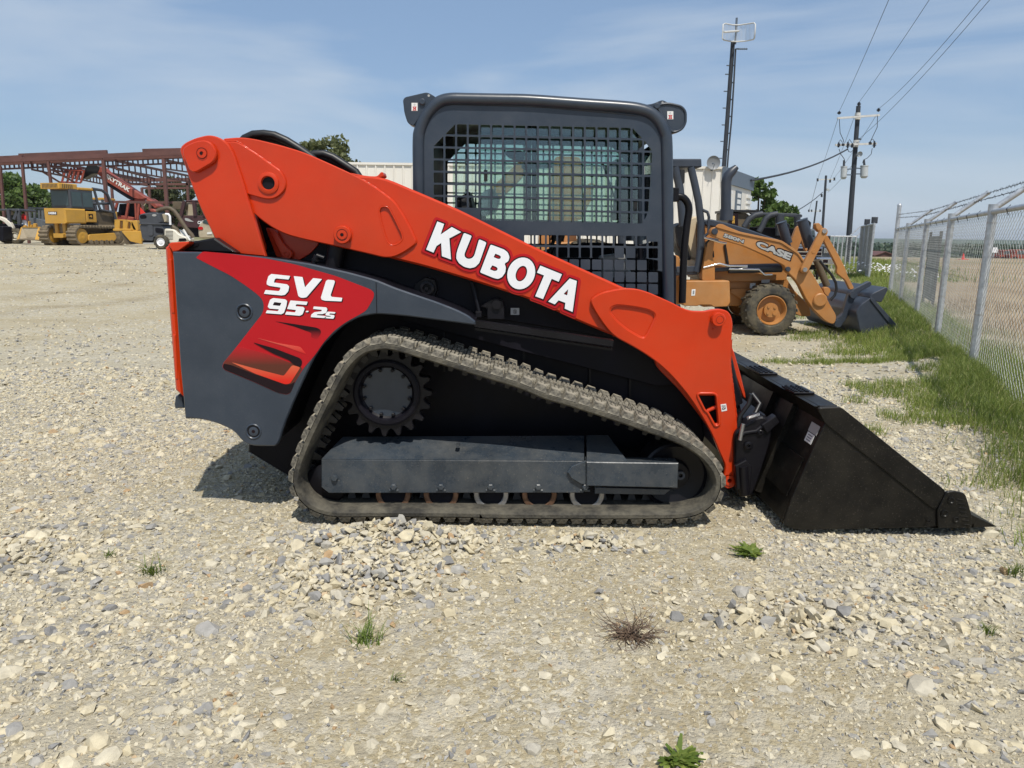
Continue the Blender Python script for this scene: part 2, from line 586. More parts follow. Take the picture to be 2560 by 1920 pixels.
def hz(x, y):
    """ground height"""
    x = np.asarray(x, float); y = np.asarray(y, float)
    z = 0.74 * sst(9, 33, y) * sst(-3.0, -13.0, x)
    z = z - 9.0 * sst(66, 190, y) * sst(-10, 20, x)
    z = z - 0.13 * sst(7.5, 11, y) * sst(1.0, 3.0, x) * (1 - sst(18, 28, y)) * (1 - sst(-1.2, -0.2, (x - 5.1) * 0.922 - (y - 8.1) * 0.387))
    near = 1 - sst(7, 22, np.hypot(x, y - 3))
    mach = np.exp(-(((x - 0.2) / 2.6) ** 2 + ((y - 4.4) / 1.3) ** 2) ** 2)
    z = z + (fbm(x * 0.55, y * 0.55, 3, 3) - 0.5) * 0.10 * (1 - 0.9 * mach) * (0.35 + 0.65 * near)
    z = z + (fbm(x * 2.6, y * 2.6, 5, 3) - 0.5) * 0.035 * near * (1 - 0.8 * mach)
    # low windrow of stones along the near side of the track, right of its rear idler
    z = z + 0.05 * np.exp(-((x + 0.55) / 0.42) ** 2 - ((y - 3.22) / 0.14) ** 2)
    z = z + 0.010 * mach
    # shoulder beside the fence
    fd = (x - 5.1) * 0.922 - (y - 8.1) * 0.387
    z = z + 0.05 * np.exp(-((fd + 0.2) / 0.8) ** 2) * sst(4, 6, y) * (1 - sst(25, 40, y))
    return z


def hz1(x, y): return float(hz(x, y))


def G(px, py):
    """where the ray through a photograph pixel meets the ground"""
    d = RCAM @ Vector(((px - 1280) / F, (960 - py) / F, -1.0))
    t = 0.5
    for k in range(4000):
        q = CAM + d * t
        if q.z < hz1(q.x, q.y): return q
        t += 0.03 if t < 20 else 0.15
    return q


# ------------------------------------------------------------------ ground sheet
def graded(lo, hi, dlo, dhi, step, growth):
    mid = list(np.arange(dlo, dhi, step))
    a = []; s = step; p = dlo
    while p > lo:
        s *= growth; p -= s; a.append(max(p, lo))
    b = []; s = step; p = mid[-1]
    while p < hi:
        s *= growth; p += s; b.append(min(p, hi))
    return np.array(a[::-1] + mid + b)


def fence_d(x, y):
    return (x - 5.1) * 0.922 - (y - 8.1) * 0.387


def grass_w(y):
    return np.interp(y, [3, 4.5, 6.8, 7.6, 8.7, 9.2, 12.5, 14, 18, 26], [0.52, 0.60, 0.80, 0.35, 0.40, 1.35, 1.65, 1.2, 0.9, 0.8])


def set_attr(me, name, vals):
    at = me.attributes.new(name, 'FLOAT', 'POINT')
    at.data.foreach_set('value', np.asarray(vals, np.float32))


def np_mesh(name, v, faces_flat, counts, attrs=None, smooth=False):
    me = bpy.data.meshes.new(name)
    v = np.asarray(v, np.float32)
    me.vertices.add(len(v)); me.vertices.foreach_set('co', v.ravel())
    faces_flat = np.asarray(faces_flat, np.int32).ravel()
    counts = np.asarray(counts, np.int32)
    me.loops.add(len(faces_flat)); me.loops.foreach_set('vertex_index', faces_flat)
    me.polygons.add(len(counts))
    starts = np.concatenate([[0], np.cumsum(counts)[:-1]]).astype(np.int32)
    me.polygons.foreach_set('loop_start', starts)
    me.polygons.foreach_set('use_smooth', np.full(len(counts), smooth, bool))
    me.update(calc_edges=True)
    for k, a in (attrs or {}).items(): set_attr(me, k, a)
    me.validate()
    return me


gx = graded(-4200, 4200, -4.2, 5.2, 0.06, 1.07)
gy = graded(-300, 7000, 1.2, 9.0, 0.06, 1.06)
GX, GY = np.meshgrid(gx, gy)
GZ = hz(GX, GY)
nx, ny = len(gx), len(gy)
gv = np.stack([GX, GY, GZ], -1).reshape(-1, 3)
ii = (np.arange(ny - 1)[:, None] * nx + np.arange(nx - 1)[None, :]).ravel()
gf = np.stack([ii, ii + 1, ii + 1 + nx, ii + nx], -1)
fd = fence_d(GX, GY)
veg = sst(-1.0, -0.2, fd / grass_w(GY) + (fbm(GX * 1.5, GY * 1.5, 21, 3) - 0.5) * 1.3) * (1 - sst(0.2, 1.2, fd + (fbm(GX, GY, 31, 3) - 0.5) * 2)) * sst(2.6, 3.2, GY) * (1 - sst(24, 34, GY))
veg = np.maximum(veg, sst(0.52, 0.62, fbm(GX * 0.09, GY * 0.13, 41, 4)) * sst(3, 9, fd) * 0.8 * (1 - sst(50, 62, GY)))
far_green = sst(60, 80, GY)
veg = np.maximum(veg, far_green)
veg = np.maximum(veg, sst(24, 30, GY) * sst(-7, -4.5, fd) * (1 - sst(0.5, 2.5, fd)) * sst(0.35, 0.55, fbm(GX * 0.2, GY * 0.12, 57, 3)))
soil = sst(0.3, 1.6, fd) * (1 - far_green)
rut = np.zeros_like(GX)
for line, wd in (([(0, 791), (83, 773), (231, 762), (362, 748), (440, 733)], .30), ([(0, 748), (108, 733), (217, 728), (325, 705), (362, 686), (318, 668), (231, 661), (180, 655)], .35), ([(0, 690), (150, 684), (300, 672)], .35)):
    pts = [G(*p) for p in line]
    dm = np.full(GX.shape, 1e9)
    for a_, b_ in zip(pts, pts[1:]):
        ax, ay, bx_, by_ = a_.x, a_.y, b_.x, b_.y
        t_ = np.clip(((GX - ax) * (bx_ - ax) + (GY - ay) * (by_ - ay)) / ((bx_ - ax) ** 2 + (by_ - ay) ** 2), 0, 1)
        dm = np.minimum(dm, np.hypot(GX - ax - t_ * (bx_ - ax), GY - ay - t_ * (by_ - ay)))
    rut = np.maximum(rut, np.exp(-(dm / wd) ** 2))
gme = np_mesh('ground', gv, gf, np.full(len(gf), 4), {'veg': veg.ravel(), 'soil': soil.ravel(), 'rut': rut.ravel()}, smooth=True)


def ground_material():
    m, n, b = mat_new('limestone_gravel_ground')
    L = n.links.new
    geo = n.nodes.new('ShaderNodeNewGeometry')
    def noise(scale, detail=5, rough=0.6, vec=None):
        t = n.nodes.new('ShaderNodeTexNoise')
        t.inputs['Scale'].default_value = scale; t.inputs['Detail'].default_value = detail; t.inputs['Roughness'].default_value = rough
        L(vec if vec is not None else geo.outputs['Position'], t.inputs['Vector'])
        return t.outputs['Fac']
    def ramp(v, a, b_, c0, c1):
        t = n.nodes.new('ShaderNodeMapRange')
        t.inputs['From Min'].default_value = a; t.inputs['From Max'].default_value = b_
        t.inputs['To Min'].default_value = c0; t.inputs['To Max'].default_value = c1
        L(v, t.inputs['Value']); return t.outputs['Result']
    def mix(fac, A, B):
        t = n.nodes.new('ShaderNodeMix'); t.data_type = 'RGBA'
        for k, v in (('Factor', fac), ('A', A), ('B', B)):
            if isinstance(v, (tuple, float)): t.inputs[k].default_value = v if isinstance(v, float) else v + (1,)
            else: L(v, t.inputs[k])
        return t.outputs['Result']
    dirt = mix(ramp(noise(1.3), 0.35, 0.68, 0, 1), (0.385, 0.330, 0.212), (0.475, 0.418, 0.290))
    dirt = mix(ramp(noise(0.22, 4), 0.45, 0.7, 0, 0.6), dirt, (0.34, 0.280, 0.170))
    # tyre-worn, long streaks in the yard
    mp = n.nodes.new('ShaderNodeMapping'); mp.inputs['Scale'].default_value = (0.10, 0.85, 1); mp.inputs['Rotation'].default_value = (0, 0, 0.12)
    L(geo.outputs['Position'], mp.inputs['Vector'])
    dirt = mix(ramp(noise(1.0, 5, 0.6, mp.outputs['Vector']), 0.52, 0.68, 0, 0.6), dirt, (0.28, 0.225, 0.135))
    ar = n.nodes.new('ShaderNodeAttribute'); ar.attribute_name = 'rut'
    dirt = mix(ramp(ar.outputs['Fac'], 0.1, 1, 0, 0.75), dirt, (0.17, 0.132, 0.080))
    # greyer broken stone where the gravel lies thick, browner fines on the bare lanes
    ast = n.nodes.new('ShaderNodeAttribute'); ast.attribute_name = 'stony'
    dirt = mix(ramp(ast.outputs['Fac'], 0.15, 0.9, 0, 0.65), mix(0.35, dirt, (0.35, 0.280, 0.162)), (0.43, 0.388, 0.295))
    # small stones as texture
    vo = n.nodes.new('ShaderNodeTexVoronoi'); vo.inputs['Scale'].default_value = 55
    L(geo.outputs['Position'], vo.inputs['Vector'])
    vo2 = n.nodes.new('ShaderNodeTexVoronoi'); vo2.inputs['Scale'].default_value = 21
    L(geo.outputs['Position'], vo2.inputs['Vector'])
    sep = n.nodes.new('ShaderNodeSeparateColor'); L(vo.outputs['Color'], sep.inputs['Color'])
    sep2 = n.nodes.new('ShaderNodeSeparateColor'); L(vo2.outputs['Color'], sep2.inputs['Color'])
    stonec = mix(sep.outputs['Red'], (0.33, 0.295, 0.220), (0.62, 0.565, 0.43))
    stonec2 = mix(sep2.outputs['Red'], (0.31, 0.29, 0.245), (0.60, 0.555, 0.455))
    grav = ramp(noise(0.75, 4), 0.38, 0.60, 0.25, 0.85)
    f1 = n.nodes.new('ShaderNodeMath'); f1.operation = 'MULTIPLY'
    L(ramp(sep.outputs['Green'], 0.35, 0.45, 0, 1), f1.inputs[0]); L(grav, f1.inputs[1])
    c = mix(f1.outputs['Value'], dirt, stonec)
    f2 = n.nodes.new('ShaderNodeMath'); f2.operation = 'MULTIPLY'
    L(ramp(sep2.outputs['Green'], 0.62, 0.68, 0, 0.8), f2.inputs[0]); L(grav, f2.inputs[1])
    c = mix(f2.outputs['Value'], c, stonec2)
    at = n.nodes.new('ShaderNodeAttribute'); at.attribute_name = 'soil'
    soilc = mix(ramp(noise(0.30, 6), 0.35, 0.7, 0, 1), (0.27, 0.19, 0.115), (0.38, 0.29, 0.185))
    c = mix(ramp(at.outputs['Fac'], 0, 1, 0, 0.85), c, soilc)
    av = n.nodes.new('ShaderNodeAttribute'); av.attribute_name = 'veg'
    vegc = mix(ramp(noise(2.0, 6), 0.35, 0.65, 0, 1), (0.085, 0.105, 0.030), (0.19, 0.175, 0.070))
    c = mix(ramp(av.outputs['Fac'], 0, 1, 0, 0.8), c, vegc)
    L(c, b.inputs['Base Color'])
    b.inputs['Roughness'].default_value = 0.95
    b.inputs['Specular IOR Level'].default_value = 0.2
    # relief
    h = n.nodes.new('ShaderNodeMath'); h.operation = 'MULTIPLY_ADD'
    L(ramp(vo.outputs['Distance'], 0, 0.6, 1, 0), h.inputs[0]); h.inputs[1].default_value = 0.5
    h2 = n.nodes.new('ShaderNodeMath'); h2.operation = 'MULTIPLY'
    L(ramp(vo2.outputs['Distance'], 0, 0.6, 1, 0), h2.inputs[0]); L(f2.outputs['Value'], h2.inputs[1])
    L(h2.outputs['Value'], h.inputs[2])
    h3 = n.nodes.new('ShaderNodeMath'); h3.operation = 'ADD'
    L(h.outputs['Value'], h3.inputs[0]); L(noise(140, 3), h3.inputs[1])
    bp = n.nodes.new('ShaderNodeBump'); bp.inputs['Strength'].default_value = 0.75; bp.inputs['Distance'].default_value = 0.016
    L(h3.outputs['Value'], bp.inputs['Height']); L(bp.outputs['Normal'], b.inputs['Normal'])
    return m


M['ground'] = ground_material()
ground = structure(link('ground', gme, M['ground']))


# ------------------------------------------------------------------ gravel
def stone_mat(name, use_attr):
    m, n, b = mat_new(name)
    L = n.links.new
    if use_attr:
        at = n.nodes.new('ShaderNodeAttribute'); at.attribute_name = 'tone'; src = at.outputs['Fac']
    else:
        at = n.nodes.new('ShaderNodeObjectInfo'); src = at.outputs['Random']
    cr = n.nodes.new('ShaderNodeValToRGB')
    e = cr.color_ramp.elements
    e[0].position = 0.0; e[0].color = (0.225, 0.220, 0.212, 1)
    e[1].position = 1.0; e[1].color = (0.42, 0.30, 0.17, 1)
    for pos, c in ((0.16, (0.35, 0.335, 0.305)), (0.35, (0.48, 0.432, 0.33)), (0.6, (0.59, 0.53, 0.395)), (0.82, (0.51, 0.44, 0.295)), (0.972, (0.55, 0.482, 0.335)), (0.99, (0.40, 0.26, 0.14))):
        x = e.new(pos); x.color = c + (1,)
    L(src, cr.inputs['Fac'])
    geo = n.nodes.new('ShaderNodeNewGeometry')
    no = n.nodes.new('ShaderNodeTexNoise'); no.inputs['Scale'].default_value = 38; no.inputs['Detail'].default_value = 5
    L(geo.outputs['Position'], no.inputs['Vector'])
    mr = n.nodes.new('ShaderNodeMapRange'); mr.inputs['From Min'].default_value = 0.3; mr.inputs['From Max'].default_value = 0.7
    mr.inputs['To Min'].default_value = 0.82; mr.inputs['To Max'].default_value = 1.10
    L(no.outputs['Fac'], mr.inputs['Value'])
    vm = n.nodes.new('ShaderNodeVectorMath'); vm.operation = 'SCALE'
    L(cr.outputs['Color'], vm.inputs[0]); L(mr.outputs['Result'], vm.inputs['Scale'])
    L(vm.outputs['Vector'], b.inputs['Base Color'])
    b.inputs['Roughness'].default_value = 0.9; b.inputs['Specular IOR Level'].default_value = 0.25
    bp = n.nodes.new('ShaderNodeBump'); bp.inputs['Strength'].default_value = 0.35; bp.inputs['Distance'].default_value = 0.004
    n2 = n.nodes.new('ShaderNodeTexNoise'); n2.inputs['Scale'].default_value = 160; n2.inputs['Detail'].default_value = 3
    L(geo.outputs['Position'], n2.inputs['Vector']); L(n2.outputs['Fac'], bp.inputs['Height']); L(bp.outputs['Normal'], b.inputs['Normal'])
    return m


M['gravel'] = stone_mat('gravel_stone', True)
M['stone'] = stone_mat('limestone_rock', False)


def hull(npts, flat, rs):
    pts = rs.normal(size=(npts, 3)); pts /= np.linalg.norm(pts, axis=1)[:, None]
    pts *= (0.80 + 0.4 * rs.random((npts, 1))) if npts < 20 else (0.93 + 0.14 * rs.random((npts, 1)))
    pts *= np.array([1.0, 0.62 + 0.3 * rs.random(), flat * (0.8 + 0.5 * rs.random())])
    bm = bmesh.new()
    for p in pts: bm.verts.new(p)
    r = bmesh.ops.convex_hull(bm, input=bm.verts)
    bmesh.ops.delete(bm, geom=[v for v in bm.verts if not v.link_faces], context='VERTS')
    bmesh.ops.triangulate(bm, faces=bm.faces)
    bm.verts.index_update()
    v = np.array([q.co[:] for q in bm.verts]); f = np.array([[q.index for q in t.verts] for t in bm.faces])
    bm.free()
    return v, f


rs = np.random.default_rng(11)
TS = [hull(8, 0.6, rs) for _ in range(14)]
TM = [hull(13, 0.6, rs) for _ in range(14)]
TL = [hull(34, 0.62, rs) for _ in range(16)]


def stony(x, y):
    v_ = x * 0.86 - y * 0.51; u_ = x * 0.51 + y * 0.86
    g = sst(0.40, 0.58, 0.65 * fbm(v_ * 1.5 + 3.3, u_ * 0.40, 13, 4) + 0.35 * fbm(x * 0.9, y * 0.9, 11, 4))
    g = np.maximum(g, 0.9 * np.exp(-((x + 0.55) / 0.5) ** 2 - ((y - 3.15) / 0.22) ** 2))
    g = np.maximum(g, 0.95 * np.exp(-((x + 0.75) / 0.30) ** 2 - ((y - 2.82) / 0.20) ** 2))
    g = np.maximum(g, 0.75 * sst(-1.6, -2.6, x) * sst(3.2, 4.4, y) * (1 - sst(8.5, 10.5, y)))
    g = np.maximum(g, 0.8 * sst(0.9, 1.5, x) * (1 - sst(5, 6.5, y)) * sst(.3, .5, fbm(x * 1.3, y * 1.3, 97, 3)))
    g = np.maximum(g, 0.9 * sst(-0.55, -1.0, x + 0.35 * (y - 2.0)) * (1 - sst(2.3, 2.9, y)))
    # the bare, dusty strip running under the rear of the machine
    bare = np.exp(-((x + 1.35 + 0.25 * (y - 3.2)) / 0.45) ** 2) * sst(2.6, 3.2, y) * (1 - sst(4.5, 6, y))
    bare2 = np.exp(-((x + 0.02 + 0.28 * (y - 2.3)) / 0.17) ** 2) * (1 - sst(3.2, 3.6, y))
    bare3 = np.exp(-((x - 0.62 + 0.15 * (y - 2.0)) / 0.22) ** 2) * (1 - sst(2.2, 2.7, y))
    g = g * (1 - 0.85 * sst(9.5, 12, y) * sst(-2, -4, x))
    return np.clip(g * (1 - 0.8 * bare) * (1 - 0.85 * bare2) * (1 - 0.7 * bare3), 0, 1)


def scatter(n, ylo, yhi, side=0.86, xmax=None):
    y = np.sqrt(rng.random(n) * (yhi ** 2 - ylo ** 2) + ylo ** 2)
    x = (rng.random(n) * 2 - 1) * (side * y + 0.3)
    return x, y


def stones_np(x, y, size, T, sink=0.15, zoff=None):
    vs = []; fs = []; tone = []; off = 0
    idx = rng.integers(0, len(T), len(x))
    zz = hz(x, y) if zoff is None else zoff
    for k, (tv, tf) in enumerate(T):
        s = np.where(idx == k)[0]
        if len(s) == 0: continue
        yaw = rng.random(len(s)) * 6.283; tl = rng.normal(0, 0.30, len(s)); tl2 = rng.normal(0, 0.30, len(s))
        c, sn = np.cos(yaw), np.sin(yaw)
        R = np.zeros((len(s), 3, 3))
        Rz = np.zeros_like(R); Rz[:, 0, 0] = c; Rz[:, 0, 1] = -sn; Rz[:, 1, 0] = sn; Rz[:, 1, 1] = c; Rz[:, 2, 2] = 1
        Rx = np.zeros_like(R); Rx[:, 0, 0] = 1; Rx[:, 1, 1] = np.cos(tl); Rx[:, 1, 2] = -np.sin(tl); Rx[:, 2, 1] = np.sin(tl); Rx[:, 2, 2] = np.cos(tl)
        Ry = np.zeros_like(R); Ry[:, 1, 1] = 1; Ry[:, 0, 0] = np.cos(tl2); Ry[:, 0, 2] = np.sin(tl2); Ry[:, 2, 0] = -np.sin(tl2); Ry[:, 2, 2] = np.cos(tl2)
        R = Ry @ Rx @ Rz
        p = np.einsum('nij,vj->nvi', R, tv) * size[s][:, None, None]
        p[:, :, 0] += x[s][:, None]; p[:, :, 1] += y[s][:, None]
        p[:, :, 2] += (zz[s] + size[s] * sink)[:, None]
        nv = len(tv)
        vs.append(p.reshape(-1, 3))
        fs.append((tf[None] + (off + np.arange(len(s)) * nv)[:, None, None]).reshape(-1, 3))
        t = rng.random(len(s))
        tone.append(np.repeat(t, nv)); off += nv * len(s)
    return np.concatenate(vs), np.concatenate(fs), np.concatenate(tone)


set_attr(gme, 'stony', stony(GX, GY).ravel())
packs = []
# fine chips close to the camera
x, y = scatter(112000, 1.3, 6.4)
keep = rng.random(len(x)) < 0.75 + 0.25 * stony(x, y)
x, y = x[keep], y[keep]
packs.append(stones_np(x, y, np.clip(rng.lognormal(math.log(0.0055), 0.38, len(x)), 0.003, 0.013), TS, 0.1))
# flat flakes half bedded in the dust
x, y = scatter(66000, 1.3, 6.8)
keep = rng.random(len(x)) < 0.40 + 0.60 * stony(x, y)
x, y = x[keep], y[keep]
packs.append(stones_np(x, y, np.clip(rng.lognormal(math.log(0.0092), 0.36, len(x)), 0.004, 0.022), TS, -0.12))
# medium stones
x, y = scatter(72000, 1.3, 7.5)
keep = rng.random(len(x)) < 0.08 + 0.80 * stony(x, y)
x, y = x[keep], y[keep]
packs.append(stones_np(x, y, np.clip(rng.lognormal(math.log(0.0120), 0.42, len(x)), 0.005, 0.034), TM, 0.05))
# yard behind, both sides of the machine
x, y = scatter(42000, 6.5, 19)
keep = rng.random(len(x)) < 0.18 + 0.8 * stony(x * 0.6, y * 0.6)
keep &= fence_d(x, y) < 0.4
keep &= rng.random(len(x)) < 1 - 0.88 * sst(9.5, 12, y) * sst(-2, -4, x)
x, y = x[keep], y[keep]
packs.append(stones_np(x, y, np.clip(rng.lognormal(math.log(0.019), 0.38, len(x)), 0.010, 0.05), TS, 0.1))
x, y = scatter(14000, 18, 34)
keep = (rng.random(len(x)) < 0.15 + 0.8 * stony(x * 0.35, y * 0.35)) & (fence_d(x, y) < 0.4)
x, y = x[keep], y[keep]
packs.append(stones_np(x, y, np.clip(rng.lognormal(math.log(0.030), 0.38, len(x)), 0.015, 0.07), TS, 0.1))
# the little heap pushed up against the track
for (hx, hy, sx, sy, hh, nn) in ((-0.52, 3.23, 0.26, 0.09, 0.065, 800), (0.38, 3.24, 0.16, 0.06, 0.04, 160), (-0.62, 2.90, 0.26, 0.17, 0.030, 800), (-2.3, 3.0, 0.30, 0.2, 0.03, 420), (1.1, 2.55, .35, .16, .02, 380)):
    a = rng.normal(0, 1, nn); c = rng.normal(0, 1, nn)
    hxs = hx + a * sx; hys = np.minimum(hy + c * sy, 3.36)
    top = hz(hxs, hys) + hh * np.exp(-(a ** 2 + c ** 2) / 1.2) * rng.random(nn)
    packs.append(stones_np(hxs, hys, np.clip(rng.lognormal(math.log(0.0165), 0.42, nn), 0.008, 0.042), TM, 0.1, top))
off = 0; V_ = []; F_ = []; T_ = []
for v, f, t in packs:
    V_.append(v); F_.append(f + off); T_.append(t); off += len(v)
V_ = np.concatenate(V_); F_ = np.concatenate(F_); T_ = np.concatenate(T_)
gravel = stuff(link('gravel', np_mesh('gravel', V_, F_, np.full(len(F_), 3), {'tone': T_}), M['gravel']))
tag(gravel, 'loose pale limestone gravel covering the yard', 'gravel')

# the largest rocks, one by one
tl_meshes = []
for (tv, tf) in TL:
    me = np_mesh('stone', tv, tf, np.full(len(tf), 3)); me.materials.append(M['stone']); tl_meshes.append(me)
x, y = scatter(6000, 1.5, 5.2)
keep = rng.random(len(x)) < 0.03 + 0.6 * stony(x, y)
x, y = x[keep], y[keep]
keep = ~((np.abs(x) < 1.9) & (y > 3.35) & (y < 5.6))
x, y = x[keep][:300], y[keep][:300]
sz = np.clip(rng.lognormal(math.log(0.024), 0.34, len(x)), 0.016, 0.055)
BIG = [(30, 1830, .040), (62, 1852, .036), (245, 1868, .048), (268, 1898, .052), (340, 1572, .036), (110, 1682, .027), (172, 1722, .036), (402, 1782, .034), (462, 1792, .030), (800, 1600, .044), (622, 1588, .026), (930, 1868, .028), (957, 1782, .032), (900, 1776, .028), (592, 1842, .036), (702, 1822, .030), (760, 1490, .032), (570, 1512, .030), (622, 1516, .028), (1072, 1520, .038), (1205, 1908, .024), (130, 1470, .028), (1330, 1880, .034), (1365, 1820, .030), (1880, 1645, .036), (1530, 1530, .030), (1830, 1530, .028), (2300, 1540, .030), (2430, 1545, .036), (2180, 1530, .026), (2440, 1870, .040), (2360, 1830, .042), (1960, 1735, .030), (1930, 1700, .030), (2150, 1890, .034)]
for k, (px_, py_, s_) in enumerate(BIG):
    g_ = G(px_, py_); x[k], y[k], sz[k] = g_.x, g_.y, s_ * .85
for k in range(len(x)):
    o = bpy.data.objects.new('stone', tl_meshes[int(rng.integers(0, len(tl_meshes)))])
    COL.objects.link(o); o.parent = ground
    o.location = (x[k], y[k], hz1(x[k], y[k]) - sz[k] * 0.06)
    o.rotation_euler = (rng.normal(0, .25), rng.normal(0, .25), rng.random() * 6.28)
    o.scale = (sz[k],) * 3


# ------------------------------------------------------------------ grass
def blades(x, y, h, w, lean=0.45, z=None, spread=None):
    n = len(x)
    if z is None: z = hz(x, y) - 0.005
    az = rng.random(n) * 6.283; fa = rng.random(n) * 6.283
    wx, wy = np.cos(fa) * w, np.sin(fa) * w
    l = h * lean * (0.3 + rng.random(n))
    dx, dy = np.cos(az) * l, np.sin(az) * l
    v = np.zeros((n, 5, 3))
    v[:, 0] = np.stack([x - wx, y - wy, z], -1); v[:, 1] = np.stack([x + wx, y + wy, z], -1)
    v[:, 2] = np.stack([x - wx * .7 + dx * .35, y - wy * .7 + dy * .35, z + h * .6], -1)
    v[:, 3] = np.stack([x + wx * .7 + dx * .35, y + wy * .7 + dy * .35, z + h * .6], -1)
    v[:, 4] = np.stack([x + dx, y + dy, z + h * (0.85 + 0.15 * rng.random(n))], -1)
    f = np.array([[0, 1, 3], [0, 3, 2], [2, 3, 4]])
    f = (f[None] + (np.arange(n) * 5)[:, None, None]).reshape(-1, 3)
    tone = np.repeat(np.clip(rng.normal(0.48, 0.27, n), 0, 1), 5)
    return v.reshape(-1, 3), f, tone


def grass_obj(name, parts, mat):
    off = 0; V = []; Fc = []; T = []
    for v, f, t in parts:
        V.append(v); Fc.append(f + off); T.append(t); off += len(v)
    V = np.concatenate(V); Fc = np.concatenate(Fc); T = np.concatenate(T)
    return link(name, np_mesh(name, V, Fc, np.full(len(Fc), 3), {'tone': T}), mat)


def verge(n, ylo, yhi, hmean, w):
    y = np.sqrt(rng.random(n) * (yhi ** 2 - ylo ** 2) + ylo ** 2)
    f = -2.4 + rng.random(n) * 3.1
    x = 5.1 + ((y - 8.1) * 0.387 + f) / 0.922
    m = f / grass_w(y) + (fbm(x * 1.7, y * 1.7, 21, 3) - 0.5) * 1.5
    p = sst(-1.15, -0.55, m) * (1 - sst(0.1, 0.7, f)) * (0.35 + 0.65 * sst(0.3, 0.6, fbm(x * 3.1, y * 3.1, 77, 2)))
    tuft = sst(0.60, 0.68, fbm(x * 2.3, y * 2.3, 91, 3)) * sst(-2.4, -1.6, f) * sst(4.5, 5.5, y) * 0.6
    p = np.maximum(p, tuft * (1 - sst(0.1, 0.7, f)))
    k = (rng.random(n) < p) & (x < 0.74 * y + 1.2)
    x, y, f = x[k], y[k], f[k]
    h = hmean * (0.5 + rng.random(len(x))) * (0.55 + 0.45 * sst(-1.5, -0.3, f / grass_w(y)))
    return blades(x, y, h, w * (0.7 + 0.6 * rng.random(len(x))), 0.6)


grass = stuff(grass_obj('grass', [verge(125000, 2.9, 9.0, 0.125, 0.0023), verge(60000, 8.7, 16.0, 0.125, 0.0036), verge(26000, 16, 30, 0.15, 0.006)], M['grass']))
tag(grass, 'green grass growing along the foot of the chain link fence', 'grass')
parts = []
x = 5.1 + rng.random(2600) * 2.4; y = 6 + rng.random(2600) * 12
x = x + (y - 8.1) * 0.42 + 0.15
k = fbm(x, y, 8, 3) > 0.45
parts.append(blades(x[k], y[k], 0.10 + 0.16 * rng.random(k.sum()), 0.003, 0.7))
dry = stuff(grass_obj('dry_grass', parts, M['straw']))
tag(dry, 'dry straw coloured weeds scattered in the dirt behind the fence', 'weeds')
# meadow seen through the gate opening
n_ = 9000
y = 26 + rng.random(n_) * 26; x = 0.42 * y + 2.2 + rng.normal(0, 1.0, n_) * 1.6
k = fbm(x * 0.5, y * 0.3, 15, 3) > 0.42
meadow = stuff(grass_obj('meadow_grass', [blades(x[k], y[k], 0.18 + 0.25 * rng.random(k.sum()), 0.012, 0.5)], M['grass']))
tag(meadow, 'tall green meadow grass beyond the open gate', 'grass')
x = rng.normal(13.6, 0.5, 110); y = rng.normal(27.5, 1.3, 110)
fl = MB()
for k in range(len(x)):
    zz = hz1(x[k], y[k]) + 0.25 + 0.3 * rng.random()
    r = 0.035 + 0.02 * rng.random()
    fl.add([(x[k] - r, y[k], zz), (x[k], y[k] - r, zz + .01), (x[k] + r, y[k], zz), (x[k], y[k] + r, zz + .02), (x[k], y[k], zz + r)], [(0, 1, 4), (1, 2, 4), (2, 3, 4), (3, 0, 4)])
wild = stuff(fl.build('wildflowers', M['white']))
tag(wild, 'small white wildflowers in the grass beyond the gate', 'flowers')

# single weeds in the gravel
TUFTS = [
    (385, 1385 + 55, 0.10, 60, 'leaning green grass tuft beside the stones at the far left', 'grass'),
    (275, 1395, 0.06, 26, 'tiny green grass tuft farthest left in the gravel', 'grass'),
    (912, 1618, 0.11, 60, 'spiky green grass tuft in the middle of the bare gravel', 'grass'),
    (1876, 1392, 0.075, 130, 'low bushy green weed between the track and the bucket', 'grass'),
    (1690, 1905, 0.06, 150, 'flat leafy green weed at the bottom edge of the picture', 'grass'),
    (2470, 1585, 0.06, 50, 'small green weed in the pale stones at the right edge', 'grass'),
    (982, 1708, 0.05, 18, 'sparse thin grass sprout below the spiky tuft', 'grass'),
    (2560 - 20, 1440, 0.10, 60, 'green weed at the right edge below the bucket tip', 'grass'),
]
for kk, (px, py, h, n_, lab, mt) in enumerate(TUFTS):
    q = G(px, py)
    mb = MB(); r9 = np.random.default_rng(100 + kk)
    leafy = kk in (3, 4)
    lean_az = r9.random() * 6.28
    for k in range(n_):
        az = lean_az + r9.normal(0, 1.1); L = h * r9.uniform(.45, 1.25); out = L * r9.uniform(.35, 1.1)
        bx = r9.normal(0, h * .22); by = r9.normal(0, h * .16)
        w = (0.0018 + .0012 * r9.random()) * (3.2 if leafy else 1)
        if leafy: L *= .55; out *= .9
        px_, py_ = -math.sin(az), math.cos(az)
        pts = []
        for t in (0, .35, .7, 1):
            hh_ = L * (t * 1.25 - .45 * t * t * r9.uniform(.8, 1.5)); oo = out * t ** 1.6
            ww = w * ((.5 + 2 * t * (1 - t)) if leafy else (1 - .85 * t))
            c = (bx + math.cos(az) * oo, by + math.sin(az) * oo, max(hh_, .003 * t) - .004 * (1 - t))
            pts += [(c[0] - px_ * ww, c[1] - py_ * ww, c[2]), (c[0] + px_ * ww, c[1] + py_ * ww, c[2])]
        mb.add(pts, [(0, 1, 3, 2), (2, 3, 5, 4), (4, 5, 7, 6)])
    me = mb.mesh('weed_tuft', False); set_attr(me, 'tone', np.repeat(np.clip(r9.normal(.18, .18, n_), 0, 1), 8))
    o = link('weed_tuft', me, M['grass'])
    o.location = q
    tag(o, lab, 'weed', 'weeds growing in the gravel')
q = G(1582, 1590)
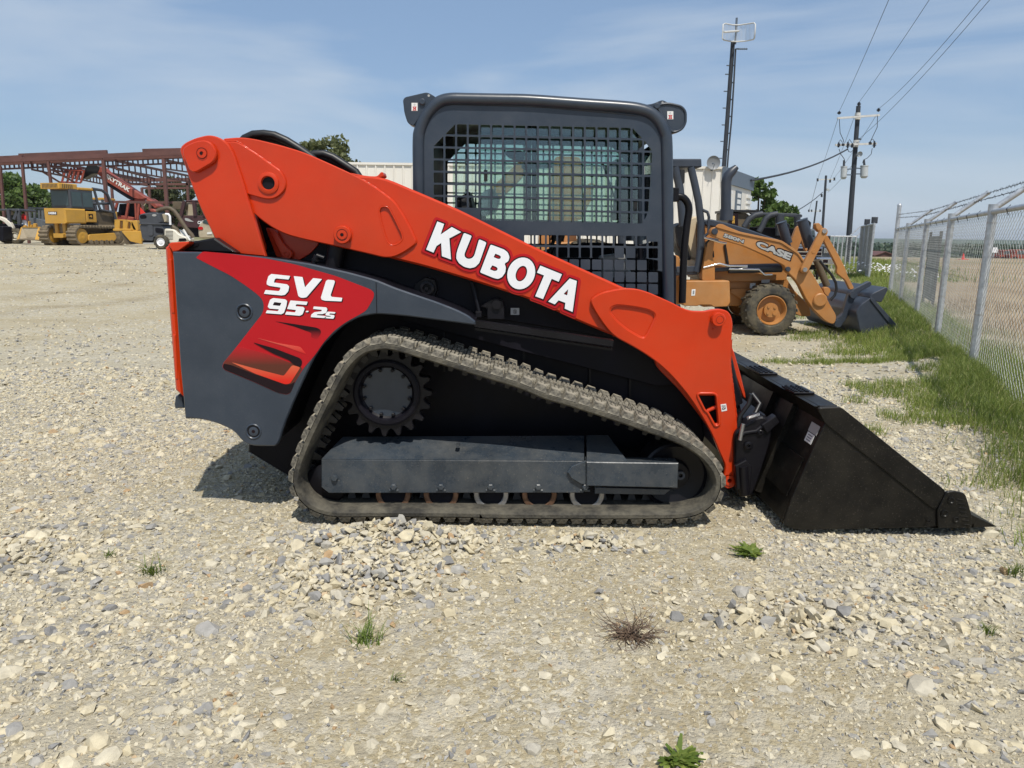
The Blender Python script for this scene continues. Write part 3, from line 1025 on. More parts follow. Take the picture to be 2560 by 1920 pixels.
mb = MB(); r9 = np.random.default_rng(55)
for k in range(170):
    a = r9.random() * 6.283; el = 0.05 + 0.75 * r9.random() ** 2.4
    l = 0.03 + 0.13 * r9.random()
    st = Vector((r9.normal(0, .016), r9.normal(0, .012), 0))
    p = st.copy(); d = Vector((math.cos(a) * math.cos(el), math.sin(a) * math.cos(el), math.sin(el)))
    pts = [p.copy()]
    for j in range(4):
        p = p + d * l / 4; pts.append(Vector((p.x, p.y, max(p.z, .002))))
        d = (d + Vector((r9.normal(0, .35), r9.normal(0, .35), r9.normal(-.12, .2)))).normalized()
    mb.tube(pts, .001, 3, rs=[.0020, .0018, .0016, .0013, .0008])
    if r9.random() < .7:
        j = int(r9.integers(1, 4)); d2 = Vector((r9.normal(), r9.normal(), .3 * abs(r9.normal()))).normalized()
        mb.tube([pts[j], pts[j] + d2 * l * .18, pts[j] + d2 * l * .30 + Vector((0, 0, -.004))], .0008, 3)
me = mb.mesh('dead_weed', False); set_attr(me, 'tone', r9.random(len(me.vertices)))
o = link('dead_weed', me, M['drytwig']); o.location = q
tag(o, 'dead brown twiggy weed lying on the gravel', 'weed')


# ================================================================== the orange track loader
YC = 4.375
YT0, YT1 = 3.40, 3.85
YARM = 3.70
YBODY = 3.50
YCAB = 3.95
loader = thing('track_loader', 'large orange and dark slate compact track loader with its bucket on the gravel', 'track loader', (0.1, YC, 0))


def mirror(me):
    m2 = me.copy()
    m2.transform(Matrix.Translation((0, 2 * (YC - BASE['track_loader'].y), 0)) @ Matrix.Scale(-1, 4, (0, 1, 0)))
    m2.flip_normals()
    return m2


def far_copy(o, name=None):
    return link(name or o.name.split('.')[0], mirror(o.data), None, o.parent, False)


def bolt(parent, px, py, Y, r, out=0.008, mat='slate', hexa=False, socket=True):
    q = P(px, py, Y)
    mb = MB()
    mb.ring(q, [(r, 0.002), (r, -out * 0.8), (r * 0.88, -out), (r * 0.45, -out), (r * 0.40, -out * 0.3), (0.0001, -out * 0.3)] if socket else
            [(r, 0.002), (r, -out * 0.8), (r * 0.85, -out), (0.0001, -out)], 6 if hexa else 24)
    return mb.build('bolt', M[mat], parent, smooth=not hexa)


# ---- tracks
path_px = (Z8([(610, 215), (700, 186), (800, 175), (900, 192), (1000, 222), (1200, 283), (1500, 376), (1800, 468)])
           + Y1([(500, 552), (700, 612), (900, 676), (1100, 742), (1280, 806), (1430, 858), (1570, 920), (1690, 1000), (1775, 1095), (1818, 1195), (1812, 1290), (1768, 1385), (1690, 1450), (1600, 1486), (1480, 1502), (1200, 1506), (800, 1506), (400, 1504), (0, 1500)])
           + Z8([(1500, 1497), (1200, 1493), (900, 1491), (650, 1491), (500, 1492), (380, 1485), (260, 1450), (170, 1388), (112, 1300), (95, 1200), (117, 1090), (190, 900), (290, 690), (390, 490), (460, 365), (530, 278)]))
tw = W(path_px, YT0)


def catmull(pts, per=8):
    out = []; m = len(pts)
    for i in range(m):
        p0, p1, p2, p3 = [Vector(pts[(i + k - 1) % m]) for k in range(4)]
        for k in range(per):
            t = k / per
            out.append(0.5 * ((2 * p1) + (p2 - p0) * t + (2 * p0 - 5 * p1 + 4 * p2 - p3) * t * t + (3 * p1 - p0 - 3 * p2 + p3) * t ** 3))
    return out


def resample(pts, n):
    cl = pts + [pts[0]]
    L = [0.0]
    for a, b in zip(cl, cl[1:]): L.append(L[-1] + (b - a).length)
    out = []; j = 0
    for k in range(n):
        s = L[-1] * k / n
        while L[j + 1] < s: j += 1
        t = (s - L[j]) / max(L[j + 1] - L[j], 1e-9)
        out.append(cl[j].lerp(cl[j + 1], t))
    return out, L[-1]


NL = 68
tp, tlen = resample(catmull(tw), NL * 4)
PITCHL = tlen / NL
ZG = min(p.y for p in tp)
tn = []
for i in range(len(tp)):
    d = (tp[(i + 1) % len(tp)] - tp[i - 1]).normalized()
    n_ = Vector((-d.y, d.x))
    tn.append(n_)
cen = sum(tp, Vector((0, 0))) / len(tp)
if (tp[0] - cen).dot(tn[0]) < 0: tn = [-a for a in tn]


def make_belt(y0, y1):
    mb = MB()
    TH = 0.036
    prof = [(0.0, y0 + 0.010), (-0.007, y0), (-TH + 0.012, y0), (-TH + 0.004, y0 + 0.012), (-TH, y0 + 0.05), (-TH - 0.004, (y0 + y1) / 2), (-TH, y1 - 0.05), (-TH + 0.012, y1), (-0.007, y1), (0.0, y1 - 0.010)]
    q = len(prof); v = []; f = []
    for i in range(len(tp)):
        for (d, y) in prof:
            p = tp[i] + tn[i] * d
            v.append((p.x, y, p.y))
    m = len(tp)
    for i in range(m):
        j = (i + 1) % m
        for k in range(q):
            k2 = (k + 1) % q
            f.append((i * q + k, j * q + k, j * q + k2, i * q + k2))
    return mb.add(v, f)


def frustum(t0, t1, y0, y1, h, ins=0.006, sk=0.0):
    """lug block: t along the belt, y across, h outward"""
    v = [(t0, y0, -0.002), (t1, y0, -0.002), (t1 + sk, y1, -0.002), (t0 + sk, y1, -0.002),
         (t0 + ins, y0 + ins * 1.3, h), (t1 - ins, y0 + ins * 1.3, h), (t1 + sk - ins, y1 - ins * .5, h), (t0 + sk + ins, y1 - ins * .5, h)]
    f = [(4, 5, 6, 7), (0, 1, 5, 4), (1, 2, 6, 5), (2, 3, 7, 6), (3, 0, 4, 7)]
    return v, f


lm = MB()
WT = YT1 - YT0
yy = 0.004
lm.add(*frustum(-0.030, 0.030, 0.0015, 0.085, 0.025, 0.009))
cells = [(0.078, 0.128, 0.010, 0.021), (0.126, 0.176, -0.008, 0.020), (0.174, 0.224, 0.010, 0.022), (0.222, 0.272, -0.008, 0.020), (0.270, 0.320, 0.010, 0.021), (0.318, 0.372, -0.008, 0.020)]
for (a, b, o_, h_) in cells:
    for q_ in range(3):
        t0_ = -0.033 + o_ + q_ * .0195
        lm.add(*frustum(t0_, t0_ + .0175, a + .001 * q_, b, h_ + (.0, .003, .001)[q_], 0.003, 0.004))
lm.add(*frustum(-0.030, 0.030, 0.368, WT - 0.0015, 0.025, 0.009))
lug_me = lm.mesh('lug'); lug_me.materials.append(M['rubber'])


def make_track(y0, with_lugs):
    tr = make_belt(y0, y0 + WT).build('rubber_track', M['rubber_side'], loader, smooth=40)
    base = BASE['track_loader']
    if with_lugs:
        for k in range(NL):
            i = k * 4
            d = (tp[(i + 1) % len(tp)] - tp[i - 1]).normalized()
            nn = tn[i]
            # local x = tangent, y = across, z = outward (keep right handed)
            X = Vector((d.x, 0, d.y)); Zv = Vector((nn.x, 0, nn.y)); Yv = Vector((0, 1, 0))
            if X.cross(Yv).dot(Zv) < 0: X = -X
            R = Matrix((X, Yv, Zv)).transposed().to_4x4()
            o = bpy.data.objects.new('lug', lug_me); COL.objects.link(o); o.parent = tr
            o.matrix_local = Matrix.Translation(Vector((tp[i].x, y0, tp[i].y)) - base) @ R
    return tr


near_track = make_track(YT0, True)
far_track = make_track(2 * YC - YT1, False)
# inside drive lugs
dl = MB()
for k in range(NL):
    i = k * 4
    p = tp[i] + tn[i] * -0.036; d = (tp[(i + 1) % len(tp)] - tp[i - 1]).normalized()
    for yo in (0.17, 0.25):
        c = Vector((p.x, YT0 + yo + 0.015, p.y)); X = Vector((d.x, 0, d.y)); N = -Vector((tn[i].x, 0, tn[i].y))
        v = []
        for (a, b, h) in ((-.022, -.014, 0), (.022, -.014, 0), (.022, .014, 0), (-.022, .014, 0), (-.010, -.008, .045), (.010, -.008, .045), (.010, .008, .045), (-.010, .008, .045)):
            v.append(c + X * a + Vector((0, b, 0)) + N * h)
        dl.add(v, [(4, 5, 6, 7), (0, 1, 5, 4), (1, 2, 6, 5), (2, 3, 7, 6), (3, 0, 4, 7)])
stuff(dl.build('guide_lugs', M['hose'], near_track))

# ---- drive sprocket
sc = P(*Z8([(812, 540)])[0], 3.60)
mb = MB()
prof = []
nt_ = 19
R1, R0 = 0.226, 0.202
for k in range(nt_):
    a = 2 * math.pi * k / nt_
    for (da, r) in ((-0.085, R0), (-0.050, R1 - 0.005), (0.0, R1), (0.050, R1 - 0.005), (0.085, R0), (0.12, R0 - 0.012), (0.165, R0 - 0.017), (0.21, R0 - 0.012)):
        t = a + da
        prof.append((sc.x + r * math.cos(t), sc.z + r * math.sin(t)))
hole = ellipse(sc.x, sc.z, 0.135, 0.135, 40)
mb.prism([prof, hole], 3.575, 3.625, 0.004)
sprocket = mb.build('drive_sprocket', M['black'], loader)
mb = MB(); mb.ring((sc.x, 3.56, sc.z), [(0.165, 0.06), (0.165, 0.0), (0.155, -0.006), (0.138, -0.006), (0.132, 0.02), (0.120, 0.03), (0.0001, 0.03)], 48)
mb.build('hub', M['dark'], sprocket, smooth=20)
MB().ring((sc.x, 3.588, sc.z), [(0.128, .0), (.0001, .0)], 40).build('hub_cover', M['slate'], sprocket)
for k in range(12):
    a = 2 * math.pi * (k + 0.5) / 12
    m2 = MB(); m2.ring((sc.x + 0.115 * math.cos(a), 3.575, sc.z + 0.115 * math.sin(a)), [(0.009, 0.02), (0.009, -0.006), (0.006, -0.008), (0.0001, -0.008)], 6)
    m2.build('bolt', M['black'], sprocket)

# ---- track frame
YF = 3.47
front = W(Z8([(312, 1052), (312, 1262), (368, 1306), (1800, 1304)]) + Y1([(780, 1304), (780, 1062)]), YF)
mb = MB(); mb.prism(front, YF, YF + 0.02, 0.003)
# sloped top plate: front edge -> back edge (higher, deeper)
e0 = P(*Z8([(312, 1050)])[0], YF); e1 = P(*Y1([(785, 1060)])[0], YF)
YB = 3.68
k0 = P(*Z8([(490, 880)])[0], YB); k1 = P(*Y1([(785, 872)])[0], YB)
mb.add([e0, e1, k1, k0, e0 + Vector((0, .02, -.012)), e1 + Vector((0, .02, -.012)), k1 + Vector((0, .01, -.012)), k0 + Vector((0, .01, -.012))],
       [(0, 1, 2, 3), (7, 6, 5, 4), (0, 4, 5, 1), (1, 5, 6, 2), (2, 6, 7, 3), (3, 7, 4, 0)])
# end cap on the left
mb.add([e0, k0, P(*Z8([(312, 1262)])[0], YF), (e0.x, YB, P(*Z8([(312, 1262)])[0], YF).z), (e0.x + .06, YB, k0.z)], [(0, 2, 3, 4), (0, 4, 1)])
frame = mb.build('track_frame', M['slate_dusty'], loader)
mb = MB(); mb.box(e0.x + 0.02, e1.x + 0.3, YF + 0.035, YB, 0.17, e0.z - 0.004); mb.build('frame_core', M['dark'], frame)
# front tensioner housing
fr2 = W(Y1([(803, 1070), (1497, 1080), (1490, 1268), (803, 1252)]), YF - 0.03)
mb = MB(); mb.prism(rc(fr2, 0.004, 2), YF - 0.03, YF + 0.06, 0.004); mb.build('front_housing', M['slate_dusty'], frame)
mb = MB()
a0 = P(*Y1([(805, 1066)])[0], YF - 0.025); a1 = P(*Y1([(1110, 1060)])[0], YF - 0.02)
b0 = P(*Y1([(805, 868)])[0], 3.66); b1 = P(*Y1([(965, 868)])[0], 3.66)
mb.add([a0, a1, b1, b0, a0 - Vector((0, 0, .02)), a1 - Vector((0, 0, .02)), b1 - Vector((0, -.02, .02)), b0 - Vector((0, -.02, .02))],
       [(0, 1, 2, 3), (4, 7, 6, 5), (0, 4, 5, 1), (1, 5, 6, 2), (2, 6, 7, 3), (3, 7, 4, 0)])
mb.build('sloped_gusset', M['slate_dusty'], frame)
gus = W(Y1([(660, 1150), (690, 1105), (800, 1062), (800, 1240), (765, 1240), (690, 1195)]), YF - 0.018)
mb = MB(); mb.prism(rc(gus, 0.012, 3), YF - 0.018, YF, 0.003); mb.build('clamp_plate', M['slate_dusty'], frame)
lip = W(Y1([(865, 1262), (1440, 1278), (1390, 1318), (865, 1310)]), YF)
mb = MB(); mb.prism(lip, YF, YF + 0.05, 0.002); mb.build('lower_guard', M['slate_dusty'], frame)
cover = W(Z8([(1325, 950), (1345, 928), (1520, 990), (1515, 1040), (1400, 1038)]), 3.55)
for (bx, by) in ((1343, 945), (1507, 1012)):
    q = P(*Z8([(bx, by)])[0], 3.535); MB().ring(q, [(0.011, 0.02), (0.011, -0.012), (0.0001, -0.012)], 6).build('cover_bolt', M['slate_dusty'], frame)
for (bx, by) in ((415, 1190), ):
    q = Z8([(bx, by)])[0]; bolt(frame, q[0], q[1], YF, 0.016, 0.016, 'slate_dusty', True, False)
RX = [986.7, 1105, 1228.7, 1347.6, 1465]
for k, px in enumerate(RX):
    q = P(px, 1227, 3.56)
    r = 0.088
    mb = MB(); mb.ring((q.x, 3.505, q.z), [(r - .012, 0.0), (r, 0.004), (r, 0.10), (r - .03, .11), (0.0001, .11)], 36)
    mb.ring((q.x, 3.505, q.z), [(r - .012, 0.0), (r - .02, 0.012), (0.03, 0.02), (0.0001, 0.02)], 36)
    ro = mb.build('track_roller', M['dark'], loader, smooth=40)
    mb = MB(); mb.ring((q.x, 3.5035, q.z), [(r - .028, 0.004), (r - .024, -0.001), (r - .004, -0.0005), (r - .001, 0.0035), (r + .0008, 0.012), (r + .0008, .05)], 36)
    mb.build('rim', M['rim_rust' if k in (0, 1, 3) else 'steel'], ro, smooth=40)
    qb = P(px - 2, 1220, YF); mb = MB(); mb.ring((qb.x, YF, qb.z + .008), [(0.016, 0.002), (0.016, -0.014), (0.013, -0.016), (0.0001, -0.016)], 6)
    mb.box(qb.x - .024, qb.x + .024, YF - .004, YF + .012, qb.z - .018, qb.z - .008, .002)
    mb.build('axle_bolt', M['slate_dusty'], ro)
q = P(*Y1([(1450, 1150)])[0], 3.58); r = 0.168
mb = MB(); mb.ring((q.x, 3.52, q.z), [(r - .012, 0), (r, 0.008), (r, 0.16), (r - .02, 0.17)], 48)
mb.ring((q.x, 3.52, q.z), [(r - .012, 0), (r - .02, 0.015), (0.08, 0.03), (0.07, 0.005), (0.0001, 0.005)], 48)
mb.build('front_idler', M['black'], loader, smooth=40)
q2 = P(*Z8([(300, 1240)])[0], 3.58); r = 0.105
mb = MB(); mb.ring((q2.x + .04, 3.52, q2.z + .015), [(0.0001, 0.0), (r - .012, 0), (r, 0.008), (r, 0.16), (0.0001, 0.17)], 40)
mb.build('rear_idler', M['black'], loader, smooth=40)
qn = P(*Y1([(1507, 1165)])[0], 3.53); mb = MB(); mb.ring((qn.x, 3.51, qn.z), [(.022, .02), (.022, 0), (.010, 0), (.010, .02)], 20)
mb.build('grease_port', M['slate'], loader, smooth=30)

# ---- chassis between the tracks
ch = W([(620, 1130), (640, 760), (1200, 745), (1560, 850), (1750, 1010), (1762, 1090), (1740, 1200), (760, 1215)], 3.93)
mb = MB(); mb.prism(ch, 3.93, 4.82, 0.01); chassis = mb.build('chassis', M['dark'], loader)
for (px, py0, py1) in ((1475, 862, 1010), (1575, 905, 1060), (1110, 800, 930), (1310, 840, 950)):
    a = P(px, py0, 3.915); b = P(px, py1, 3.915); MB().bar(a, b, 0.012, 0.012).build('panel_seam', M['black'], chassis)
# sill rail along the body side
mb = MB()
a = P(*Y8([(1835, 562)])[0], 3.62); b = P(*Y1([(1000, 172)])[0], 3.62)
mb.bar(a, b, 0.05, 0.030); a2 = a + Vector((0, 0, -.03)); b2 = b + Vector((0, 0, -.035)); mb.bar(a2 + Vector((0, .02, 0)), b2 + Vector((0, .02, 0)), 0.03, 0.012)
mb.build('sill_rail', M['black'], loader)
sk = W([(1075, 730), (1190, 752), (1640, 852), (1700, 900), (1730, 960), (1640, 965), (1000, 800)], 3.86)
mb = MB(); mb.prism(sk, 3.86, 3.93, 0.004); mb.build('side_wall', M['dark'], loader)
up = W([(650, 640), (900, 560), (1050, 560), (1680, 770), (1680, 830), (1560, 850), (1200, 790), (760, 740)], 3.84)
mb = MB(); mb.prism(up, 3.84, 4.0, 0.004); upw = mb.build('inner_side_panel', M['dark'], loader)
# pivot boss + hardware in the gap below the arm
mb = MB(); q = P(*Y8([(1432, 272)])[0], 3.78)
mb.prism(rc(W(Y8([(1330, 235), (1420, 175), (1500, 200), (1520, 280), (1500, 330), (1560, 390), (1600, 395), (1480, 400), (1320, 320)]), 3.80), 0.02), 3.80, 3.84, 0.003)
mb.ring((q.x, 3.775, q.z), [(0.036, .03), (0.036, 0), (0.030, -.003), (0.022, -.003), (0.018, .01), (0.010, .01), (0.008, -.002), (0.0001, -.002)], 28)
mb.build('pivot_boss', M['black'], loader, smooth=25)
mb = MB(); mb.tube([P(*Y3([(712, 730)])[0], 3.79), P(*Y3([(780, 1030)])[0], 3.77)], 0.010, 8)
mb.prism(W(Y3([(745, 1025), (805, 1025), (805, 1080), (745, 1080)]), 3.75), 3.75, 3.80, 0.002)
mb.build('strut', M['black'], loader)
mb = MB(); mb.prism(rc(W(Y3([(800, 975), (880, 910), (960, 890), (1015, 920), (1030, 980), (1030, 1100), (860, 1100), (860, 990)]), 3.77), 0.02), 3.77, 3.80, 0.003)
q = P(*Y3([(955, 955)])[0], 3.755); mb.ring((q.x, 3.755, q.z), [(0.023, .02), (0.023, 0), (0.0001, 0)], 20)
mb.build('latch_bracket', M['black'], loader, smooth=25)
mb = MB(); mb.prism(W(Y3([(1093, 988), (1178, 988), (1178, 1055), (1093, 1055)]), 3.80), 3.80, 3.805)
st_ = mb.build('grease_sticker', M['sticker_grey'], loader)
mb = MB()
for (u0, v0, u1, v1) in ((1121, 1006, 1125, 1042), (1146, 1006, 1150, 1042), (1121, 1006, 1150, 1010), (1121, 1038, 1150, 1042), (1133, 1000, 1138, 1008), (1131, 1018, 1134, 1034), (1139, 1018, 1142, 1034), (1131, 1016, 1142, 1019), (1131, 1032, 1142, 1035)):
    mb.prism(W(Y3([(u0, v0), (u1, v0), (u1, v1), (u0, v1)]), 3.799), 3.7985, 3.8)
mb.build('sticker_symbol', M['ink'], st_)

# ---- rear body
panel_px = Z7([(92, 146, 2), (310, 148), (440, 155), (780, 185), (1110, 235), (1400, 300), (1600, 355)]) + Y8([(1160, 265), (1320, 320), (1500, 380), (1680, 450), (1780, 500), (1837, 548, 2), (1837, 580, 2), (1660, 556), (1500, 535), (1250, 503), (1100, 490)]) \
    + Z7([(1600, 606), (1480, 628), (1370, 685), (1280, 760), (1200, 845), (1145, 930), (1090, 1040), (1040, 1150), (990, 1260), (920, 1430), (885, 1545), (862, 1588), (700, 1586), (640, 1572), (600, 1540), (560, 1490), (520, 1460), (410, 1412), (300, 1386), (186, 1380, 2), (150, 1000), (120, 560), (96, 200)])
pw = rc(W(rc(panel_px, 14, 3), YBODY), 0.0)
mb = MB(); mb.prism(pw, YBODY, YBODY + 0.03, 0.006)
panel = mb.build('side_panel', M['slate'], loader)
far_copy(panel)
core = offs(pw, -0.012)
mb = MB(); mb.prism(core, YBODY + 0.032, 2 * YC - YBODY - 0.032, 0.0); mb.build('engine_bay', M['dark'], loader)
# bent fender lip seam
mb = MB(); q0 = P(*Y8([(1006, 222)])[0], YBODY - 0.001); q1 = P(*Y8([(1012, 484)])[0], YBODY - 0.001)
mb.bar(q0, q1, 0.003, 0.003); mb.build('panel_seam', M['black'], panel)
for (cx, cy, r) in ((625, 592, 0.030), (693, 1477, 0.029)):
    q = P(*Z7([(cx, cy)])[0], YBODY)
    mb = MB(); mb.ring((q.x, YBODY, q.z), [(r * 1.35, .003), (r * 1.35, -.003), (r * 1.2, -.006), (r * 1.1, -.004), (r, .0015)], 32)
    mb.ring((q.x, YBODY, q.z), [(r, .0005), (r * .6, -.003), (r * .25, -.003), (r * .2, .004), (0.0001, .004)], 32)
    rb_ = mb.build('recessed_bolt', M['slate'], panel, smooth=30)
    MB().ring((q.x, YBODY - .0034, q.z), [(r * .30, 0), (.0001, 0)], 16).build('socket', M['ink'], rb_)  # black dot painting the shade inside the recessed hole
    MB().ring((q.x, YBODY - .0012, q.z), [(r * 1.02, 0), (r * .80, -.0006)], 28).build('recess_ring', M['black'], rb_)

# rear door slab, orange, wraps round the back
yd0, yd1 = YBODY + 0.045, 2 * YC - YBODY - 0.045
door_px = Z7([(34, 118), (70, 84), (90, 80), (96, 145), (120, 520), (150, 1000), (172, 1225), (110, 1172), (58, 500)])
dw = W(door_px, yd0)
mb = MB(); mb.prism(rc(dw, 0.02, 4), yd0, yd1, 0.012); door = mb.build('rear_door', M['orange'], loader)
# top corner wrap of the door towards the hood
mb = MB(); cap_px = Z7([(60, 92), (80, 78), (215, 71), (210, 90), (140, 140), (92, 146)])
mb.prism(rc(W(cap_px, yd0 - 0.01), 0.004, 2), yd0 - 0.01, yd0 + 0.05, 0.004); mb.build('door_corner', M['orange'], door)
for (z0, z1) in ((200, 600), (760, 1090)):
    a = P(*Z7([(62 + (z0 - 200) * .055, z0)])[0], yd0); b = P(*Z7([(62 + (z1 - 200) * .055, z1)])[0], yd0)
    mb = MB(); mb.prism(rc([(a.x + .003, a.z), (a.x + .017, a.z), (b.x + .017, b.z), (b.x + .003, b.z)], 0.012, 4), yd0 - 0.004, yd0 + 0.05, 0.003)
    mb.build('door_rib', M['orange'], door)
mb = MB(); mb.prism(rc(W(Z7([(112, 1222), (140, 1200), (172, 1225), (176, 1305), (110, 1308), (104, 1280)]), yd0 + .03), 0.012, 3), yd0 + .03, yd1 - .03, 0.006)
mb.build('rear_bumper', M['slate'], loader)
# hood
hood = W(Z7([(140, 142), (215, 75), (400, 42), (470, 90), (560, 150), (440, 154), (300, 146)]), YBODY + .10)
mb = MB(); mb.prism(hood, YBODY + .10, 2 * YC - YBODY - .10, 0.008); hd = mb.build('hood', M['black'], loader)
mb = MB(); mb.prism(rc(W(Z7([(225, 100), (245, 90), (285, 88), (282, 100), (245, 108)]), YBODY + .097), 0.004, 2), YBODY + .095, YBODY + .105); mb.build('hood_latch', M['dark'], hd)
hb = W(Z7([(440, 155), (560, 90), (900, 40), (1100, 60), (1500, 180), (1780, 300), (1780, 420), (1400, 300), (1000, 215)]), 3.86)
mb = MB(); mb.prism(hb, 3.86, 4.89, 0.01); mb.build('engine_cover', M['dark'], loader)


# ---- loader arms
def plate(name, loops_px, Y, th, mat, parent, b=0.004, r=10, n=4):
    loops = [rc(W(l, Y), 0.0) if False else W(rc(l, r, n), Y) for l in loops_px]
    mb = MB(); mb.prism(loops, Y, Y + th, b)
    return mb.build(name, M[mat], parent)


arm_rear_px = Z6([(530, 155, 4), (680, 143), (800, 160), (1000, 208), (1200, 268), (1400, 355), (1580, 438), (1690, 492), (1830, 580), (1960, 680), (2010, 750), (2070, 850), (2140, 995), (2143, 1040), (2050, 1108), (1960, 1150), (1880, 1155), (1780, 1130), (1500, 1065), (1200, 1000), (1060, 962), (960, 915), (880, 862), (765, 770), (690, 700), (560, 420)])
slot_px = Z6([(1833, 760), (1850, 728), (1890, 722), (1918, 738), (1960, 815), (2030, 960), (2033, 1005), (1995, 1040), (1945, 1055), (1912, 1035), (1885, 980), (1850, 850)])
arm_rear = plate('arm_rear_plate', [arm_rear_px, slot_px], YARM, 0.025, 'orange', loader, 0.005, 22)
beam_px = Z6([(1300, 640), (1500, 470), (1660, 462), (1870, 478)]) + Z5([(440, 885), (1000, 1162), (1520, 1398), (1700, 1480)]) + Y4([(620, 250), (560, 480), (310, 440)]) + Z5([(1240, 1648), (1000, 1532), (600, 1402), (230, 1291), (0, 1235)]) + Z6([(1800, 1120), (1500, 1000)])
mb = MB(); mb.prism(W(rc(beam_px, 30, 3), YARM + 0.016), YARM + 0.016, YARM + 0.12, 0.010)
beam = mb.build('arm_beam', M['orange'], loader)
front_px = Y4([(115, 178), (118, 150), (140, 130), (190, 100), (290, 76), (380, 62), (470, 68), (560, 95), (650, 135), (740, 175), (810, 213), (880, 238), (990, 240), (1040, 226), (1110, 222), (1165, 238), (1192, 275), (1206, 335), (1196, 440), (1190, 560), (1186, 650), (1210, 850), (1238, 1090), (1248, 1250), (1246, 1440), (1240, 1540), (1216, 1590), (1165, 1608), (1130, 1580), (1135, 1500), (1150, 1430), (1100, 1320), (1060, 1220), (1010, 1120), (950, 1020), (880, 910), (800, 810), (720, 720), (620, 630), (520, 560), (400, 490), (312, 446), (250, 390), (190, 310), (140, 230)])
tri_px = Y4([(258, 245), (270, 210), (312, 192), (440, 204), (560, 230), (602, 255), (610, 282), (590, 330), (545, 420), (525, 444), (498, 440), (400, 385), (310, 312)])
hole_px = Y4([(928, 888, 5), (1072, 888, 5), (1092, 1100, 5), (1068, 1108, 5), (1010, 1010), (990, 995)])
eye_px = ellipse(*Y4([(1172, 1535)])[0], 11, 11, 20)
front_arm = plate('arm_front_plate', [front_px, tri_px, hole_px, eye_px], YARM - 0.012, 0.028, 'orange', loader, 0.005, 22)
# backing inside the pressed triangle, inner web behind the lower opening
mb = MB(); mb.prism(W(rc(offs(tri_px, 14), 8), YARM + 0.003), YARM + 0.003, YARM + 0.0155); mb.build('pressed_panel', M['orange'], front_arm)
mb = MB(); mb.prism(W(rc(offs(slot_px, 10), 8), YARM + 0.010), YARM + 0.012, YARM + 0.0158); mb.build('pressed_panel', M['orange'], arm_rear)


def rim(name, px, Y, r, parent, mat='orange'):
    pts = [P(p[0], p[1], Y) for p in rc(px, 12, 4)]
    return MB().tube(pts, r, 8, closed=True).build(name, M[mat], parent, smooth=60)


rim('weld_bead', tri_px, YARM - 0.004, 0.0045, front_arm)
rim('weld_bead', slot_px, YARM + 0.004, 0.0045, arm_rear)
rim('opening_rim', Y4([(922, 870), (1080, 870), (1104, 1112), (1068, 1126), (1008, 1015), (985, 1000)]), YARM - 0.012, 0.0075, front_arm)
mb = MB(); mb.tube([P(*Y4([(1008, 1005)])[0], YARM + 0.01), P(*Y4([(1080, 972)])[0], YARM + 0.01)], 0.010, 10); mb.build('opening_bar', M['orange'], front_arm, smooth=40)
web_px = Y4([(880, 300), (1150, 300), (1150, 650), (1190, 1050), (1200, 1420), (1120, 1300), (980, 1080), (800, 850), (600, 650), (620, 500)])
mb = MB(); mb.prism(W(rc(web_px, 20, 3), YARM + 0.08), YARM + 0.08, YARM + 0.12, 0.006); mb.build('arm_inner_web', M['orange'], front_arm)
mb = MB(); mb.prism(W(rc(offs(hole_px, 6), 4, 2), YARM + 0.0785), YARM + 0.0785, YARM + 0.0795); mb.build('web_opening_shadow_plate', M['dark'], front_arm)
# lower eye boss
q = P(*Y4([(1178, 1540)])[0], YARM - 0.014)
mb = MB(); mb.ring((q.x, q.y, q.z), [(.026, .03), (.026, -.004), (.012, -.004), (.012, .05)], 28); mb.build('pin_boss', M['orange'], front_arm, smooth=30)
# rear link (front of everything)
link_px = Z6([(165, 262), (172, 225), (210, 190), (290, 152), (400, 125), (470, 135), (540, 172), (590, 230), (625, 310), (660, 420), (690, 505), (740, 680), (810, 900), (884, 1145, 2), (690, 1125), (508, 1107, 2), (430, 930), (330, 720), (240, 480), (190, 330)])
rlink = plate('rear_link', [link_px], YARM - 0.035, 0.034, 'orange', loader, 0.005, 22)
mb = MB(); mb.prism(W(rc(offs(link_px, -8), 20, 3), YARM), YARM + 0.03, YARM + 0.12, 0.006); mb.build('inner_plate', M['orange'], rlink)
boss_px = Z6([(186, 275), (192, 235), (225, 210), (300, 176), (375, 167), (430, 192), (468, 255), (470, 310), (440, 358), (310, 434), (275, 440), (243, 420), (210, 340)])
bossp = plate('pin_retainer', [boss_px], YARM - 0.063, 0.028, 'orange', rlink, 0.005, 20)


def pin(px, py, Y, rad_, parent, mat='orange', hole=0.3, seat=0.6, out=0.003):
    q = P(px, py, Y)
    mb = MB(); mb.ring((q.x, Y, q.z), [(rad_, .004), (rad_, -out * .6), (rad_ * .94, -out), (rad_ * hole * 1.15, -out), (rad_ * hole, -out * .6), (rad_ * hole, .008), (0.0001, .008)], 32)
    return mb.build('pin', M[mat], parent, smooth=25)


def groove(px, py, Y, r, parent):
    q = P(px, py, Y)
    mb = MB(); mb.ring((q.x, Y, q.z), [(r * 1.05, .0), (r * 1.04, -.0008), (r * .97, -.0008), (r * .96, 0)], 32); return mb.build('pin_groove', M['ink'], parent, smooth=60)


z6 = lambda a, b: Z6([(a, b)])[0]
pn = pin(*z6(350, 277), YARM - 0.064, 0.024, bossp, hole=0.30); groove(*z6(350, 277), YARM - 0.0675, 0.024, pn)
for nm in ('x',):
    q = P(*z6(350, 280), YARM - 0.06); MB().ring((q.x, YARM - 0.0685, q.z), [(.0075, 0), (.0001, 0)], 16).build('pin_socket', M['ink'], pn)
